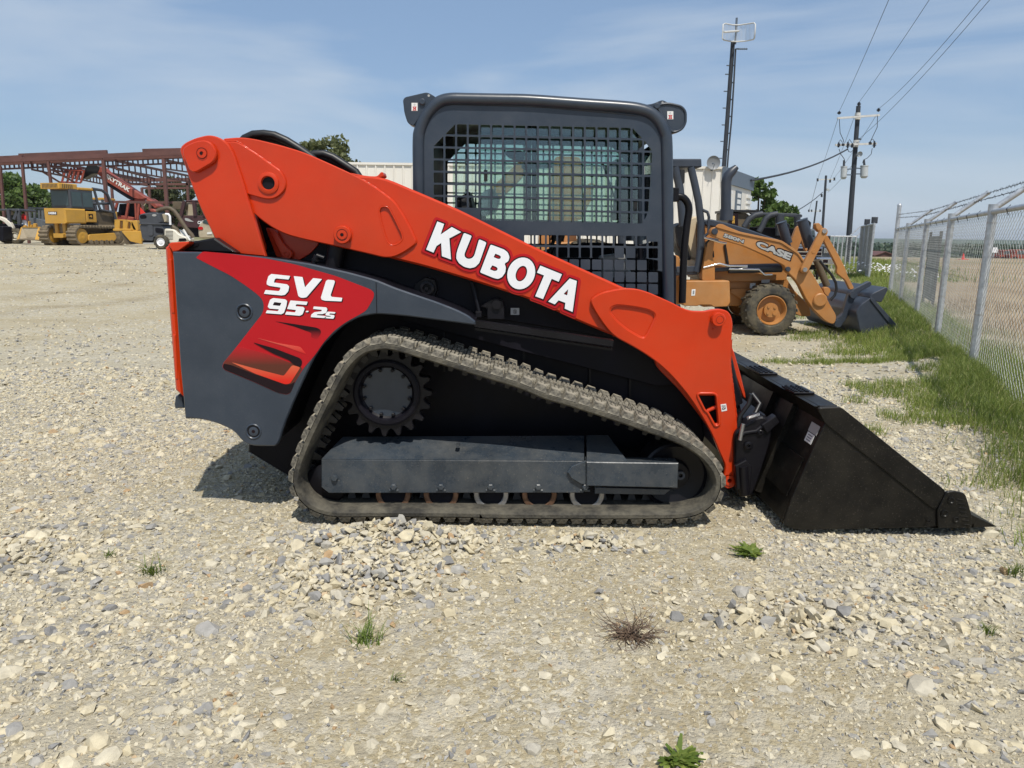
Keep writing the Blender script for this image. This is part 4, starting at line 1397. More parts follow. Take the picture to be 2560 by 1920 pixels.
# doubler with the large open eye
doub_px = Z6([(540, 182, 3), (640, 178), (720, 228), (820, 292), (930, 372), (1020, 435), (1050, 500), (1054, 550), (1035, 600), (985, 645), (930, 665), (870, 660), (800, 640), (700, 612)])
eye2 = ellipse(*z6(907, 529), 16, 16, 30)
doub = plate('eye_doubler', [doub_px, eye2], YARM - 0.014, 0.0138, 'orange', arm_rear, 0.004, 22)
q = P(*z6(907, 529), YARM - 0.016)
MB().ring((q.x, q.y, q.z), [(.053, .004), (.051, -.004), (.041, -.008), (.0335, -.008), (.032, -.004), (.032, .02), (.031, .05), (0.0001, .05)], 36).build('eye_ring', M['orange'], doub, smooth=25)
MB().ring((q.x, q.y, q.z), [(.0325, .006), (.0001, .008)], 24).build('eye_bore', M['dark'], doub)
q = P(*z6(1525, 962), YARM - 0.03)
mb = MB(); mb.ring((q.x, q.y, q.z), [(.043, .032), (.043, .004), (.040, 0), (.022, 0), (.0215, -.003), (.009, -.003), (.008, .006), (.0001, .006)], 36); pb = mb.build('cylinder_pin', M['orange'], arm_rear, smooth=25)
groove(*z6(1525, 962), YARM - 0.0305, 0.026, pb)
MB().ring((q.x, q.y - .0032, q.z), [(.0075, 0), (.0001, 0)], 16).build('pin_socket', M['ink'], pb)
q = P(*Y4([(1098, 305)])[0], YARM - 0.05)
mb = MB(); mb.ring((q.x, q.y, q.z), [(.034, .045), (.034, .004), (.031, 0), (.019, 0), (.0185, -.001), (.0001, -.001)], 36); pf = mb.build('front_pin', M['orange'], front_arm, smooth=25)
groove(*Y4([(1106, 305)])[0], YARM - 0.0505, 0.018, pf)
q = P(*Y4([(1062, 378)])[0], YARM - 0.02); MB().ring((q.x, q.y, q.z), [(.006, .01), (.006, -.004), (.0001, -.004)], 6).build('grease_nipple', M['orange'], front_arm)
# top bracket on the arm
br_px = Z6([(1580, 438), (1640, 452), (1740, 470), (1820, 472), (1850, 436), (1866, 436), (1880, 475), (1760, 500), (1660, 490)])
plate('arm_top_bracket', [br_px], YARM + 0.03, 0.09, 'orange', beam, 0.004, 10)
# far arm
for o in (arm_rear, beam, front_arm, rlink): far_copy(o)
# cylinder guard strip + tilt cylinder at the front
plate('cylinder_guard', [Y4([(1194, 505), (1215, 555), (1265, 730), (1302, 880), (1303, 914), (1283, 898), (1240, 775), (1192, 640)])], YARM + 0.16, 0.10, 'orange', loader, 0.004, 8)
mb = MB(); mb.cyl(P(1790, 810, 3.86), P(1838, 1010, 3.86), 0.040, 20); mb.cyl(P(1838, 1010, 3.86), P(1860, 1100, 3.86), 0.022, 16)
tc_ = mb.build('tilt_cylinder', M['black'], loader, smooth=40); far_copy(tc_)
# lift cylinder at the rear
mb = MB()
a = P(*Z7([(1320, 60)])[0], 3.78); b = P(*Z7([(1250, 420)])[0], 3.78)
mb.cyl(a, a.lerp(b, 0.15), 0.022, 16); mb.cyl(a.lerp(b, 0.14), b, 0.043, 24); mb.cyl(a.lerp(b, 0.13), a.lerp(b, 0.18), 0.046, 24)
lc = mb.build('lift_cylinder', M['black'], loader, smooth=40); far_copy(lc)
mb = MB(); p = P(*Z7([(1160, 175)])[0], 3.70)
mb.cyl(p, P(*Z7([(1215, 195)])[0], 3.70), 0.012, 10); mb.cyl(p, P(*Z7([(1140, 235)])[0], 3.70), 0.014, 10); mb.cyl(P(*Z7([(1150, 200)])[0], 3.70), P(*Z7([(1148, 215)])[0], 3.70), 0.019, 6)
mb.build('hose_fitting', M['black'], lc, smooth=40)
# inner orange tower plate seen in the gap
tw_px = Z6([(880, 895), (1000, 930), (1340, 1030), (1260, 1120), (1160, 1180), (980, 1160), (930, 1030)])
twp = plate('tower_plate', [tw_px], YARM + 0.13, 0.04, 'orange', loader, 0.003, 10)
tl2 = plate('control_link', [Z6([(905, 905), (960, 915), (1050, 1060), (1105, 1100), (1110, 1140), (1075, 1172), (1030, 1165), (1010, 1120)])], YARM + 0.10, 0.03, 'orange', loader, 0.003, 14)
pin(*z6(1055, 1120), YARM + 0.099, 0.017, tl2, hole=.4)
mb = MB(); mb.prism(W(rc(Z6([(700, 640), (860, 760), (1010, 880), (1030, 960), (900, 1000), (850, 1130), (760, 1130), (700, 900)]), 14, 3), YARM + .16), YARM + .16, 2 * YC - YARM - .16, .01); mb.build('crossmember_gap_fill', M['dark'], loader)  # dark crossmember added to fill the shaded gap behind the link
# hoses arching over the arm
hp = [(640, 230), (710, 150), (780, 118), (870, 112), (960, 125), (1060, 170), (1160, 232), (1260, 300), (1380, 420)]
for (dy, oy) in ((3.82, 4), (3.88, 8), (3.94, 18), (3.84, 34), (3.90, 44), (3.86, 62)):
    pts = [P(*Z6([(a, b + oy)])[0], dy) for a, b in hp]
    MB().tube(pts, 0.020, 10).build('hydraulic_hose', M['hose'], loader, smooth=60)
hp = [(1230, 300), (1300, 280), (1370, 278), (1450, 308), (1560, 378), (1640, 430), (1700, 520)]
for (dy, oy) in ((3.84, 4), (3.89, 12), (3.94, 22), (3.86, 38), (3.90, 50)):
    pts = [P(*Z6([(a, b + oy)])[0], dy) for a, b in hp]
    MB().tube(pts, 0.019, 10).build('hydraulic_hose', M['hose'], loader, smooth=60)

# ---- brand lettering on the arm
LET = {
    'K': [[(370, 133), (437, 158), (402, 262), (512, 188), (605, 238), (488, 300), (505, 508), (415, 475), (408, 345), (362, 375), (332, 440), (260, 410)]],
    'U': [[(632, 245), (710, 275), (648, 425), (637, 455), (640, 480), (660, 499), (690, 503), (718, 490), (736, 465), (782, 308), (855, 340), (800, 495), (782, 545), (742, 583), (692, 595), (634, 580), (584, 545), (557, 500), (560, 445), (575, 395)]],
    'B': [[(895, 360), (1030, 410), (1066, 440), (1082, 485), (1070, 525), (1032, 548), (1046, 585), (1040, 635), (1010, 680), (970, 700), (930, 692), (790, 635)],
          [(942, 450), (985, 468), (998, 482), (990, 500), (968, 503), (925, 485)], [(912, 565), (955, 583), (966, 600), (955, 618), (930, 622), (888, 605)]],
    'O': [ellipse(1197, 645, 134, 160, 32, rad(22)), ellipse(1198, 647, 52, 80, 28, rad(22))],
    'T': [[(1385, 568), (1598, 654), (1566, 727), (1497, 698), (1412, 898), (1335, 870), (1422, 665), (1352, 637)]],
    'A': [[(1675, 695), (1745, 720), (1703, 1025), (1625, 992), (1632, 935), (1565, 910), (1528, 950), (1463, 922)], [(1660, 800), (1650, 862), (1615, 848)]],
}
YL = YARM + 0.016
for k, (ch_, loops) in enumerate(LET.items()):
    outer = loops[0]
    if ch_ in 'UB': outer = rc(outer, 14, 3)
    halo = W(Y3(rc(offs(outer, 38), 26, 4)), YL)
    shade = W(Y3([(a - 4, b + 14) for a, b in rc(offs(outer, 44), 26, 4)]), YL)
    o1 = YL - 0.0006 - 0.0003 * k
    MB().prism(shade, o1, YL + .003).build('letter_shadow', M['red_dark'], beam)
    o2 = YL - 0.0030 - 0.0003 * k
    hal = MB().prism(halo, o2, YL + .003).build('letter_halo', M['red'], beam)
    ink = W(Y3(offs(outer, 13)), YL)
    o3 = YL - 0.0052 - 0.0003 * k
    holes = [W(Y3(offs(h, -10)), YL) for h in loops[1:]]
    MB().prism([ink] + holes, o3, o3 + .0022).build('letter_outline', M['ink'], beam)
    o4 = YL - 0.0074
    hs = [W(Y3(rc(h, 6, 3)), YL) for h in loops[1:]]
    MB().prism([W(Y3(outer), YL)] + hs, o4, o3 + .0004).build('letter_' + ch_.lower(), M['white'], beam)

# ---- model decal on the rear panel
dec_px = Z7([(266, 190, 4), (318, 144, 4), (500, 160), (780, 195), (1000, 240), (1300, 325), (1560, 425), (1588, 450), (1582, 490), (1530, 580), (1490, 605), (1380, 665), (1290, 730), (1210, 820), (1150, 910), (1060, 1012), (1000, 1110), (968, 1190), (940, 1205), (870, 1190), (700, 1112), (480, 1022), (462, 1000), (470, 970), (560, 860), (700, 680), (760, 605), (772, 550), (760, 500), (720, 460), (640, 400), (520, 320), (400, 260)])
decal = MB().prism(W(rc(dec_px, 12, 3), YBODY), YBODY - 0.0012, YBODY + .004).build('model_decal', M['red'], panel)


def fade_print(name, c0, c1, p0, p1):
    """flat print that runs from one ink to another between two heights on the decal"""
    m, n, b = mat_new(name)
    tc = n.nodes.new('ShaderNodeTexCoord'); sp = n.nodes.new('ShaderNodeSeparateXYZ')
    n.links.new(tc.outputs['Object'], sp.inputs['Vector'])
    mr = n.nodes.new('ShaderNodeMapRange'); mr.inputs['From Min'].default_value = p0; mr.inputs['From Max'].default_value = p1
    n.links.new(sp.outputs['Z'], mr.inputs['Value'])
    mx = n.nodes.new('ShaderNodeMix'); mx.data_type = 'RGBA'
    mx.inputs['A'].default_value = c0 + (1,); mx.inputs['B'].default_value = c1 + (1,)
    n.links.new(mr.outputs['Result'], mx.inputs['Factor'])
    n.links.new(mx.outputs['Result'], b.inputs['Base Color']); b.inputs['Roughness'].default_value = 0.5; b.inputs['Specular IOR Level'].default_value = 0.2
    return m


zz = lambda py: P(*Z7([(800, py)])[0], YBODY).z
RED = (0.43, 0.013, 0.019); INK = (0.012, 0.004, 0.006); BRN = (0.10, 0.030, 0.018); OR = (0.60, 0.09, 0.03)
M['fade1'] = fade_print('slash_fade', RED, INK, zz(800), zz(720))
M['fade2'] = fade_print('band_fade', BRN, RED, zz(985), zz(850))
M['fade3'] = fade_print('orange_fade', (0.62, 0.022, 0.012), (0.60, 0.13, 0.06), zz(1100), zz(970))
M['fade4'] = fade_print('light_slash', (0.56, 0.026, 0.022), (0.62, 0.12, 0.08), zz(890), zz(795))
D0 = YBODY - 0.0012
def dec(name, px, k, mat): return MB().prism(W(rc(Z7(px), 5, 3), YBODY), D0 - 0.0008 * k, D0 + .0002).build(name, M[mat], decal)
dec('band', [(560, 862), (590, 848), (800, 905), (985, 975), (1058, 1008), (1000, 1108), (968, 1188), (940, 1203), (870, 1188), (700, 1110), (482, 1020), (465, 1000), (472, 970)], 1, 'fade2')
dec('band_edge', [(472, 975), (530, 985), (700, 1052), (930, 1130), (968, 1128), (1003, 1105), (968, 1188), (940, 1203), (870, 1188), (700, 1110), (482, 1020), (465, 1000)], 2, 'ink')
dec('stripe', [(530, 964), (700, 1010), (918, 1066), (980, 985), (1042, 1002), (965, 1122), (930, 1128), (700, 1046)], 3, 'fade3')
dec('slash', [(850, 661), (1000, 682), (1160, 708), (1188, 722), (1196, 745), (1165, 796), (1116, 778), (1126, 748), (1000, 702)], 1, 'fade1')
dec('slash', [(690, 817), (850, 862), (1040, 935), (1056, 960), (1044, 1002), (985, 976), (960, 950), (840, 900)], 3.5, 'ink')
dec('slash', [(720, 785), (870, 822), (1040, 850), (1086, 906), (930, 848)], 2, 'fade4')
SVL = {
    's': [[(130, 150), (288, 167), (275, 197), (170, 187), (158, 197), (152, 222), (262, 237), (280, 255), (272, 295), (245, 325), (215, 330), (68, 316), (82, 284), (190, 294), (202, 286), (207, 264), (115, 250), (92, 238), (92, 215), (105, 170)]],
    'v': [[(318, 168), (392, 176), (412, 262), (480, 185), (555, 193), (425, 345), (400, 350), (375, 348), (356, 335)]],
    'l': [[(588, 208), (605, 198), (655, 203), (663, 215), (626, 328), (636, 342), (725, 350), (718, 380), (580, 374), (552, 366), (545, 348)]],
    'nine': [[(120, 365), (145, 352), (245, 362), (263, 376), (256, 420), (236, 475), (215, 488), (83, 478), (94, 454), (185, 462), (194, 446), (115, 440), (100, 425)], [(155, 385), (215, 392), (203, 418), (142, 412)]],
    'five': [[(290, 372), (435, 383), (425, 410), (340, 403), (333, 420), (398, 426), (410, 440), (392, 488), (368, 500), (245, 490), (256, 465), (328, 472), (338, 452), (262, 443), (268, 428)]],
    'dash': [[(420, 459), (443, 459), (440, 470), (417, 470)]],
    'two': [[(485, 422), (590, 430), (600, 445), (590, 475), (560, 486), (515, 487), (510, 495), (590, 503), (585, 520), (460, 512), (465, 490), (490, 470), (550, 463), (553, 450), (480, 443)]],
    'small_s': [[(600, 465), (668, 470), (662, 483), (620, 480), (615, 490), (655, 494), (660, 505), (650, 525), (575, 520), (580, 507), (625, 509), (628, 503), (585, 497), (583, 485)]],
}
for nm, loops in SVL.items():
    o_ = [rc(l, 5, 3) for l in loops]
    MB().prism([W(Y8([(a + 6, b + 6) for a, b in offs(o_[0], 2)]), YBODY)], D0 - 0.0012, D0 + .0002).build('figure_shadow', M['ink'], decal)
    MB().prism([W(Y8(l), YBODY) for l in o_], D0 - 0.0024, D0 - .0014).build('figure_' + nm, M['white'], decal)
for (cx, cy) in ((485, 475),):
    pass

# weld runs along the plate edges


def weld(px, Y, parent, r=0.0042):
    pts = [P(p[0], p[1], Y) for p in cr_o(px)]
    out = []
    for a, b in zip(pts, pts[1:]):
        n_ = max(1, int((b - a).length / .006))
        for k in range(n_):
            c = a.lerp(b, k / n_); out.append(c + Vector((random.uniform(-.0007, .0007), 0, random.uniform(-.0007, .0007))))
    return MB().tube(out, r, 6, rs=[r * random.uniform(.75, 1.2) for _ in out]).build('weld_bead', M['orange'], parent, smooth=60)


def cr_o(pts, per=4):
    out = []
    for i in range(len(pts) - 1):
        p0 = Vector(pts[max(i - 1, 0)][:2]); p1 = Vector(pts[i][:2]); p2 = Vector(pts[i + 1][:2]); p3 = Vector(pts[min(i + 2, len(pts) - 1)][:2])
        for k in range(per):
            t = k / per
            out.append(tuple(0.5 * ((2 * p1) + (p2 - p0) * t + (2 * p0 - 5 * p1 + 4 * p2 - p3) * t * t + (3 * p1 - p0 - 3 * p2 + p3) * t ** 3)))
    return out + [tuple(pts[-1][:2])]


weld(Z6([(1700, 498), (1830, 582), (1958, 682), (2010, 752), (2068, 852), (2136, 990), (2140, 1035), (2050, 1106), (1960, 1148)]), YARM + .010, arm_rear)
weld(Y4([(380, 64), (290, 78), (192, 102), (142, 132), (120, 152), (118, 178), (142, 230), (190, 308), (250, 388), (308, 442)]), YARM + .008, front_arm)
weld(Z6([(545, 180), (640, 178), (720, 228), (820, 292), (930, 372), (1018, 434)]), YARM - .003, doub)
weld(Y4([(1196, 460), (1191, 560), (1187, 650), (1210, 850), (1238, 1090), (1247, 1250)]), YARM + .012, front_arm, .0035)


# ---- cab
fr_px = [(185, 1250), (184, 700), (183, 430), (192, 350), (225, 262), (278, 190), (338, 148), (410, 132), (520, 133), (735, 137), (950, 142), (1300, 167), (1600, 188), (1715, 204), (1790, 232), (1848, 288), (1884, 362), (1898, 450), (1904, 900), (1910, 1560)]
fr_s = []
def cr_open(pts, per=5):
    out = []
    for i in range(len(pts) - 1):
        p0 = Vector(pts[max(i - 1, 0)]); p1 = Vector(pts[i]); p2 = Vector(pts[i + 1]); p3 = Vector(pts[min(i + 2, len(pts) - 1)])
        for k in range(per):
            t = k / per
            out.append(tuple(0.5 * ((2 * p1) + (p2 - p0) * t + (2 * p0 - 5 * p1 + 4 * p2 - p3) * t * t + (3 * p1 - p0 - 3 * p2 + p3) * t ** 3)))
    return out + [pts[-1]]
fr_s = cr_open(fr_px)
YP = YCAB + 0.02
cabf = MB().tube([P(*p, YP) for p in Z5(fr_s)], 0.031, 14).build('cab_frame_tube', M['slate'], loader, smooth=60)
far_copy(cabf)
# screen plate with its two grids of square openings
outer = Z5(fr_s)
holes = []
skew = lambda x: 0.021 * (x - 288)
PX, HW = 80.8, 67.5
for r_ in range(8):
    for c_ in range(19):
        x0 = 288 + c_ * PX; x1 = x0 + HW
        y0 = 303 + r_ * 84.0; y1 = y0 + 71
        if r_ >= 7 and c_ < 4: continue
        sq = [(x0, y0), (x1, y0), (x1, y1), (x0, y1)]
        if r_ == 0:
            if c_ in (0, 18): continue
            if c_ == 1: sq = [(x1, y0), (x1, y1), (x0, y1)]
            if c_ == 17: sq = [(x0, y0), (x1, y1), (x0, y1)]
        if r_ == 1:
            if c_ == 0: sq = [(x1, y0), (x1, y1), (x0, y1)]
            if c_ == 18: sq = [(x0, y0), (x1 - 12, y1), (x0, y1)]
        if c_ == 18 and r_ > 1:
            sq = [(x0, y0), (x1 - 12 - (r_ - 2) * 6, y0), (x1 - 14 - (r_ - 2) * 6, y1), (x0, y1)]
            if r_ == 7: sq = [(x0, y0), (x1 - 44, y0), (x0 + 6, y0 + 40), (x0, y0 + 40)]
        sq = rc(sq, 7, 2)
        holes.append(Z5([(a, b + skew(a)) for a, b in sq]))
for r_ in range(5):
    for c_ in range(12):
        x0 = 914 + c_ * 78; x1 = x0 + 65
        y0 = 1070 + r_ * 83; y1 = y0 + 70
        if r_ == 0 and c_ == 11: y0 += 38
        holes.append(Z5([(a, b + 0.010 * (a - 914)) for a, b in rc([(x0, y0), (x1, y0), (x1, y1), (x0, y1)], 7, 2)]))
mb = MB(); mb.prism([W(outer, YP)] + [W(h, YP) for h in holes], YP - 0.004, YP + 0.004)
screen = mb.build('side_screen', M['slate'], loader)
far_copy(screen)
# weld run under the roof tube, and the ledge of the screen
tt = Z5(cr_open([(505, 168), (780, 176), (1040, 186), (1270, 205), (1520, 226), (1700, 246)]))
MB().tube([P(*p, YP - 0.006) for p in tt], 0.004, 6).build('weld_bead', M['slate'], screen, smooth=60)
# glass behind the screens
def glass_pane(px, Y, mat='glass'):
    return MB().prism(W(Z5(px), Y), Y, Y + 0.005).build('window_glass', M[mat], loader)
glass_pane([(606, 290), (1700, 318), (1700, 1000), (606, 985)], YP + 0.04)
glass_pane([(420, 300), (1640, 318), (1640, 1000), (420, 985)], 2 * YC - YP - 0.04)
for (x0, x1) in ((598, 612), (935, 962), (966, 1000), (1690, 1704)):
    MB().prism(W(Z5([(x0, 290), (x1, 290), (x1, 1000), (x0, 1000)]), YP + 0.046), YP + 0.046, YP + 0.062).build('window_frame', M['black'], loader)
MB().prism(W(Z5([(606, 955), (1700, 985), (1700, 1010), (606, 985)]), YP + 0.046), YP + 0.046, YP + 0.075).build('window_sill', M['slate'], loader)
for (x0, y0, x1, y1) in ((635, 622, 660, 700), (1672, 842, 1696, 905)):
    MB().prism(W(Z5([(x0, y0), (x1, y0), (x1, y1), (x0, y1)]), YP + 0.03), YP + 0.03, YP + 0.04).build('window_latch', M['hose'], loader)
# roof, rear wall, front frame between the two sides
def inner_of(pts, d):
    c = (1000, 800)
    return pts
roof_out = Z5(cr_open([(205, 330), (235, 262), (285, 196), (342, 156), (410, 140), (520, 141), (950, 150), (1300, 175), (1600, 196), (1712, 212), (1780, 238), (1838, 294), (1872, 362)]))
roof_in = Z5([(1840, 380), (1780, 310), (1700, 275), (1600, 262), (1300, 240), (950, 214), (520, 204), (420, 206), (360, 225), (300, 270), (255, 345)])
mb = MB(); mb.prism(W(roof_out + roof_in, YP), YP + 0.005, 2 * YC - YP - 0.005); mb.build('cab_roof', M['black'], loader)
mb = MB(); mb.prism(W(Z5([(190, 330), (262, 330), (262, 520), (250, 700), (250, 1240), (190, 1240)]), YP), YP + 0.005, 2 * YC - YP - 0.005); mb.build('cab_rear_wall', M['dark'], loader)
mb = MB()
for Y in (YP + 0.07, 2 * YC - YP - 0.07):
    mb = MB(); mb.prism(W(Z5([(1790, 380), (1850, 380), (1880, 1500), (1820, 1500)]), Y), Y, Y + 0.05, 0.006); mb.build('door_post', M['black'], loader)
a = P(*Z5([(1868, 400)])[0], YP)
mb = MB(); b_ = P(*Z5([(1890, 1450)])[0], YP); mb.prism([(a.x - .006, a.z), (a.x, a.z), (b_.x, b_.z), (b_.x - .006, b_.z)], YP + 0.12, 2 * YC - YP - 0.12); mb.build('front_door_glass', M['clear'], loader)
# floor tub and seat
mb = MB(); mb.prism(W([(1050, 700), (1650, 700), (1660, 800), (1060, 760)], YP + .05), YP + 0.05, 2 * YC - YP - 0.05); mb.build('cab_floor', M['dark'], loader)
mb = MB(); mb.prism(W([(1400, 612), (1480, 606), (1640, 612), (1690, 640), (1690, 800), (1250, 760), (1290, 650)], 4.70), 4.69, 4.72, .006); mb.build('far_dark_panel', M['dark'], loader)  # added dark panel, makes the lower screen openings look shaded
mb = MB(); mb.prism(W(rc([(1500, 640), (1560, 632), (1580, 700), (1500, 710)], 8), 4.3), 4.25, 4.40, .01); mb.build('pedal_box', M['sticker_grey'], loader)
sx = P(1230, 600, YC)
mb = MB()
mb.prism(rc([(sx.x - .13, 1.02), (sx.x - .20, 1.60), (sx.x - .12, 1.64), (sx.x - .02, 1.16), (sx.x + .30, 1.14), (sx.x + .33, 1.04)], 0.04, 4), YC - 0.22, YC + 0.22, 0.03)
seat = mb.build('seat', M['seat'], loader)
for s_ in (-1, 1):
    mb = MB(); yb = YC + s_ * 0.30
    mb.prism(rc([(sx.x - .05, 1.10), (sx.x + .36, 1.08), (sx.x + .38, 1.26), (sx.x + .0, 1.30)], 0.03, 3), yb - 0.06, yb + 0.06, 0.015); mb.build('armrest_console', M['seat'], seat)
    mb = MB(); mb.tube([(sx.x + .33, yb, 1.25), (sx.x + .36, yb, 1.34), (sx.x + .38, yb, 1.40)], 0.012, 10); mb.tube([(sx.x + .375, yb, 1.38), (sx.x + .39, yb, 1.46)], 0.022, 10); mb.build('control_lever', M['hose'], seat, smooth=60)
mb = MB(); mb.prism(W(V3([(1735, 520), (1890, 500), (1900, 890), (1700, 890)]), 4.55), 4.50, 4.70, 0.01); mb.build('dash_panel', M['seat'], loader)
mb = MB(); mb.prism(rc(W(V3([(715, 300), (740, 278), (860, 276), (900, 300), (900, 350), (860, 385), (760, 340)]), 4.45), 0.012), 4.42, 4.47, 0.005); mb.build('interior_mirror', M['hose'], loader)
mb = MB(); mb.tube([P(*V3([(1590, 380)])[0], 4.4), P(*V3([(1700, 690)])[0], 4.4)], 0.006, 6); mb.build('wiper_arm', M['hose'], loader)
# grab handle in front of the door
hpts = cr_open([(1968, 803), (2010, 812), (2042, 850), (2052, 905), (2038, 1000), (2018, 1200), (2005, 1540)])
MB().tube([P(*p, 4.02) for p in Z5(hpts)], 0.020, 10).build('grab_handle', M['black'], loader, smooth=60)
MB().prism(W(Z5([(1925, 740), (1985, 745), (1985, 840), (1935, 840)]), 4.0), 4.0, 4.05, .004).build('handle_bracket', M['black'], loader)
# work light guards at the roof corners
lg = MB().prism(W(rc(Z5([(78, 142), (92, 122), (245, 87), (308, 122), (262, 185), (190, 262), (152, 324), (110, 300), (88, 230)]), 7, 3), YP), YP - 0.015, YP + 0.06, 0.003).build('light_guard', M['slate'], loader)
rg = MB().prism(W(rc(Z5([(1735, 172), (1800, 165), (1870, 135), (1905, 155), (2000, 178), (2032, 215), (2034, 300), (2005, 350), (1930, 373), (1900, 330), (1870, 250)]), 9, 3), YP), YP + 0.0, YP + 0.06, 0.003).build('light_guard', M['slate'], loader)
rim('guard_rim', Z5([(1830, 175), (1905, 160), (2000, 182), (2030, 218), (2030, 298), (2000, 346), (1930, 366)])[0:7], YP - 0.002, 0.006, rg, 'slate')
for (o, hx, hy, bx, by, sx_, sy_) in ((lg, 254, 108, 210, 152, 135, 158), (rg, 1870, 157, 1830, 180, 1902, 216)):
    Yb = YP - (0.016 if o is lg else 0.001)
    q = P(*Z5([(hx, hy)])[0], Yb); MB().ring((q.x, Yb - .0006, q.z), [(.006, 0), (.0001, 0)], 14).build('guard_hole', M['sticker_grey'], o)
    q = P(*Z5([(bx, by)])[0], Yb); MB().ring((q.x, Yb, q.z), [(.016, .003), (.016, -.008), (.012, -.011), (.0001, -.011)], 18).build('guard_bolt', M['slate'], o, smooth=30)
    st2 = MB().prism(W(Z5([(sx_, sy_), (sx_ + 42, sy_), (sx_ + 42, sy_ + 56), (sx_, sy_ + 56)]), Yb), Yb - .0012, Yb).build('warning_sticker', M['sticker'], o)
    mk = MB()
    for (u0, v0, u1, v1) in ((8, 26, 34, 31), (8, 48, 34, 53), (12, 31, 17, 48), (25, 31, 31, 48), (17, 36, 25, 43)):
        mk.prism(W(Z5([(sx_ + u0, sy_ + v0), (sx_ + u1, sy_ + v0), (sx_ + u1, sy_ + v1), (sx_ + u0, sy_ + v1)]), Yb), Yb - .0018, Yb - .001)
    mk.build('sticker_mark', M['taillight'], st2)
    mk = MB(); q = P(*Z5([(sx_ + 21, sy_ + 13)])[0], Yb); mk.ring((q.x, Yb - .0016, q.z), [(.0042, 0), (.003, 0)], 14); mk.build('sticker_ring', M['greyplastic'], st2)
# sticker on the arm
q4 = Y4([(1110, 955), (1152, 950), (1160, 1002), (1118, 1010)])
st3 = MB().prism(W(q4, YARM - .012), YARM - .0135, YARM - .011).build('grease_sticker', M['sticker'], front_arm)
mk = MB()
for (u0, v0, u1, v1) in ((1118, 964, 1148, 970), (1124, 978, 1138, 983), (1122, 983, 1127, 994), (1135, 983, 1140, 994), (1124, 992, 1138, 996), (1142, 976, 1148, 990)):
    mk.prism(W(Y4([(u0, v0), (u1, v0), (u1, v1), (u0, v1)]), YARM - .012), YARM - .0142, YARM - .0136)
mk.build('sticker_mark', M['ink'], st3)

# ---- bucket
YB0, YB1 = 3.36, 2 * YC - 3.36
prof = W([(2045, 1020), (2064, 1060), (1980, 1247), (1958, 1303), (1970, 1318), (2008, 1326), (2440, 1322)], YB0)
inn = []
for i, p in enumerate(prof):
    a = Vector(prof[max(i - 1, 0)]); b = Vector(prof[min(i + 1, len(prof) - 1)])
    d = (b - a).normalized(); nrm = Vector((-d.y, d.x))
    inn.append((p[0] + nrm.x * 0.016, p[1] + nrm.y * 0.016))
mb = MB(); mb.prism(prof + inn[::-1], YB0 + 0.02, YB1 - 0.02); bucket = mb.build('bucket_shell', M['bucket'], loader)
top_px = [(2040, 1018), (2098, 1016), (2098, 1030), (2060, 1032)]
mb = MB(); mb.prism(W(top_px, YB0), YB0 + 0.02, YB1 - 0.02, 0.003); mb.build('top_lip', M['bucket'], bucket)
side_px = Y2([(815, 498), (830, 488), (985, 483), (1012, 502), (1400, 812), (1790, 1125), (1760, 1260), (1730, 1402), (1200, 1418), (700, 1430), (620, 1420), (548, 1386), (612, 1190), (740, 890), (872, 600), (822, 530)])
for Y in (YB0, YB1 - 0.02):
    mb = MB(); mb.prism(W(rc(side_px, 5, 2), YB0), Y, Y + 0.02, 0.003); sp_ = mb.build('side_plate', M['bucket'], bucket)
    if Y == YB0: side_near = sp_
mb = MB(); mb.prism(W(rc(Y2([(815, 498), (830, 488), (985, 483), (1012, 502), (1400, 812), (1790, 1125), (1720, 1262), (1690, 1262), (1260, 920), (868, 612), (822, 530)]), 5, 2), YB0), YB0 - 0.008, YB0 + .001, 0.003); mb.build('reinforcing_strip', M['bucket'], side_near)
cut_px = Y2([(1720, 1268), (1790, 1128), (1850, 1122), (1928, 1140), (1946, 1180), (1986, 1320), (1990, 1400), (1725, 1404)])
for Y in (YB0 - 0.014, YB1 - 0.002):
    mb = MB(); mb.prism(W(rc(cut_px, 6, 3), YB0), Y, Y + 0.016, 0.003); ct = mb.build('side_cutter', M['bucket'], bucket)
    if Y < 4:
        for (cx, cy, r) in ((1835, 1200, .016), (1785, 1300, .018), (1872, 1348, .014), (1660, 1362, .009)):
            q = P(*Y2([(cx, cy)])[0], Y); MB().ring((q.x, Y - .001, q.z), [(r, .002), (r, -.004), (r * .8, -.005), (r * .55, -.001), (.0001, -.001)], 20).build('cutter_bolt', M['bucket'], ct, smooth=30)
        for k in range(7):
            y_ = 1188 + k * 32; x_ = 1880 + k * 8
            MB().prism(W(Y2([(x_, y_), (x_ + 52, y_ + 6), (x_ + 52, y_ + 12), (x_, y_ + 6)]), Y), Y - .004, Y + .001, .001).build('wear_rib', M['bucket'], ct)
e_px = [(2005, 1322), (2430, 1316), (2448, 1305), (2500, 1327), (2440, 1330), (2008, 1330)]
mb = MB(); mb.prism(W(Y2([(1700, 1405), (1985, 1330), (2010, 1322), (2212, 1416), (1985, 1424), (1700, 1428)]), YB0), YB0 + 0.02, YB1 - 0.02, 0.002); mb.build('cutting_edge', M['bucket'], bucket)
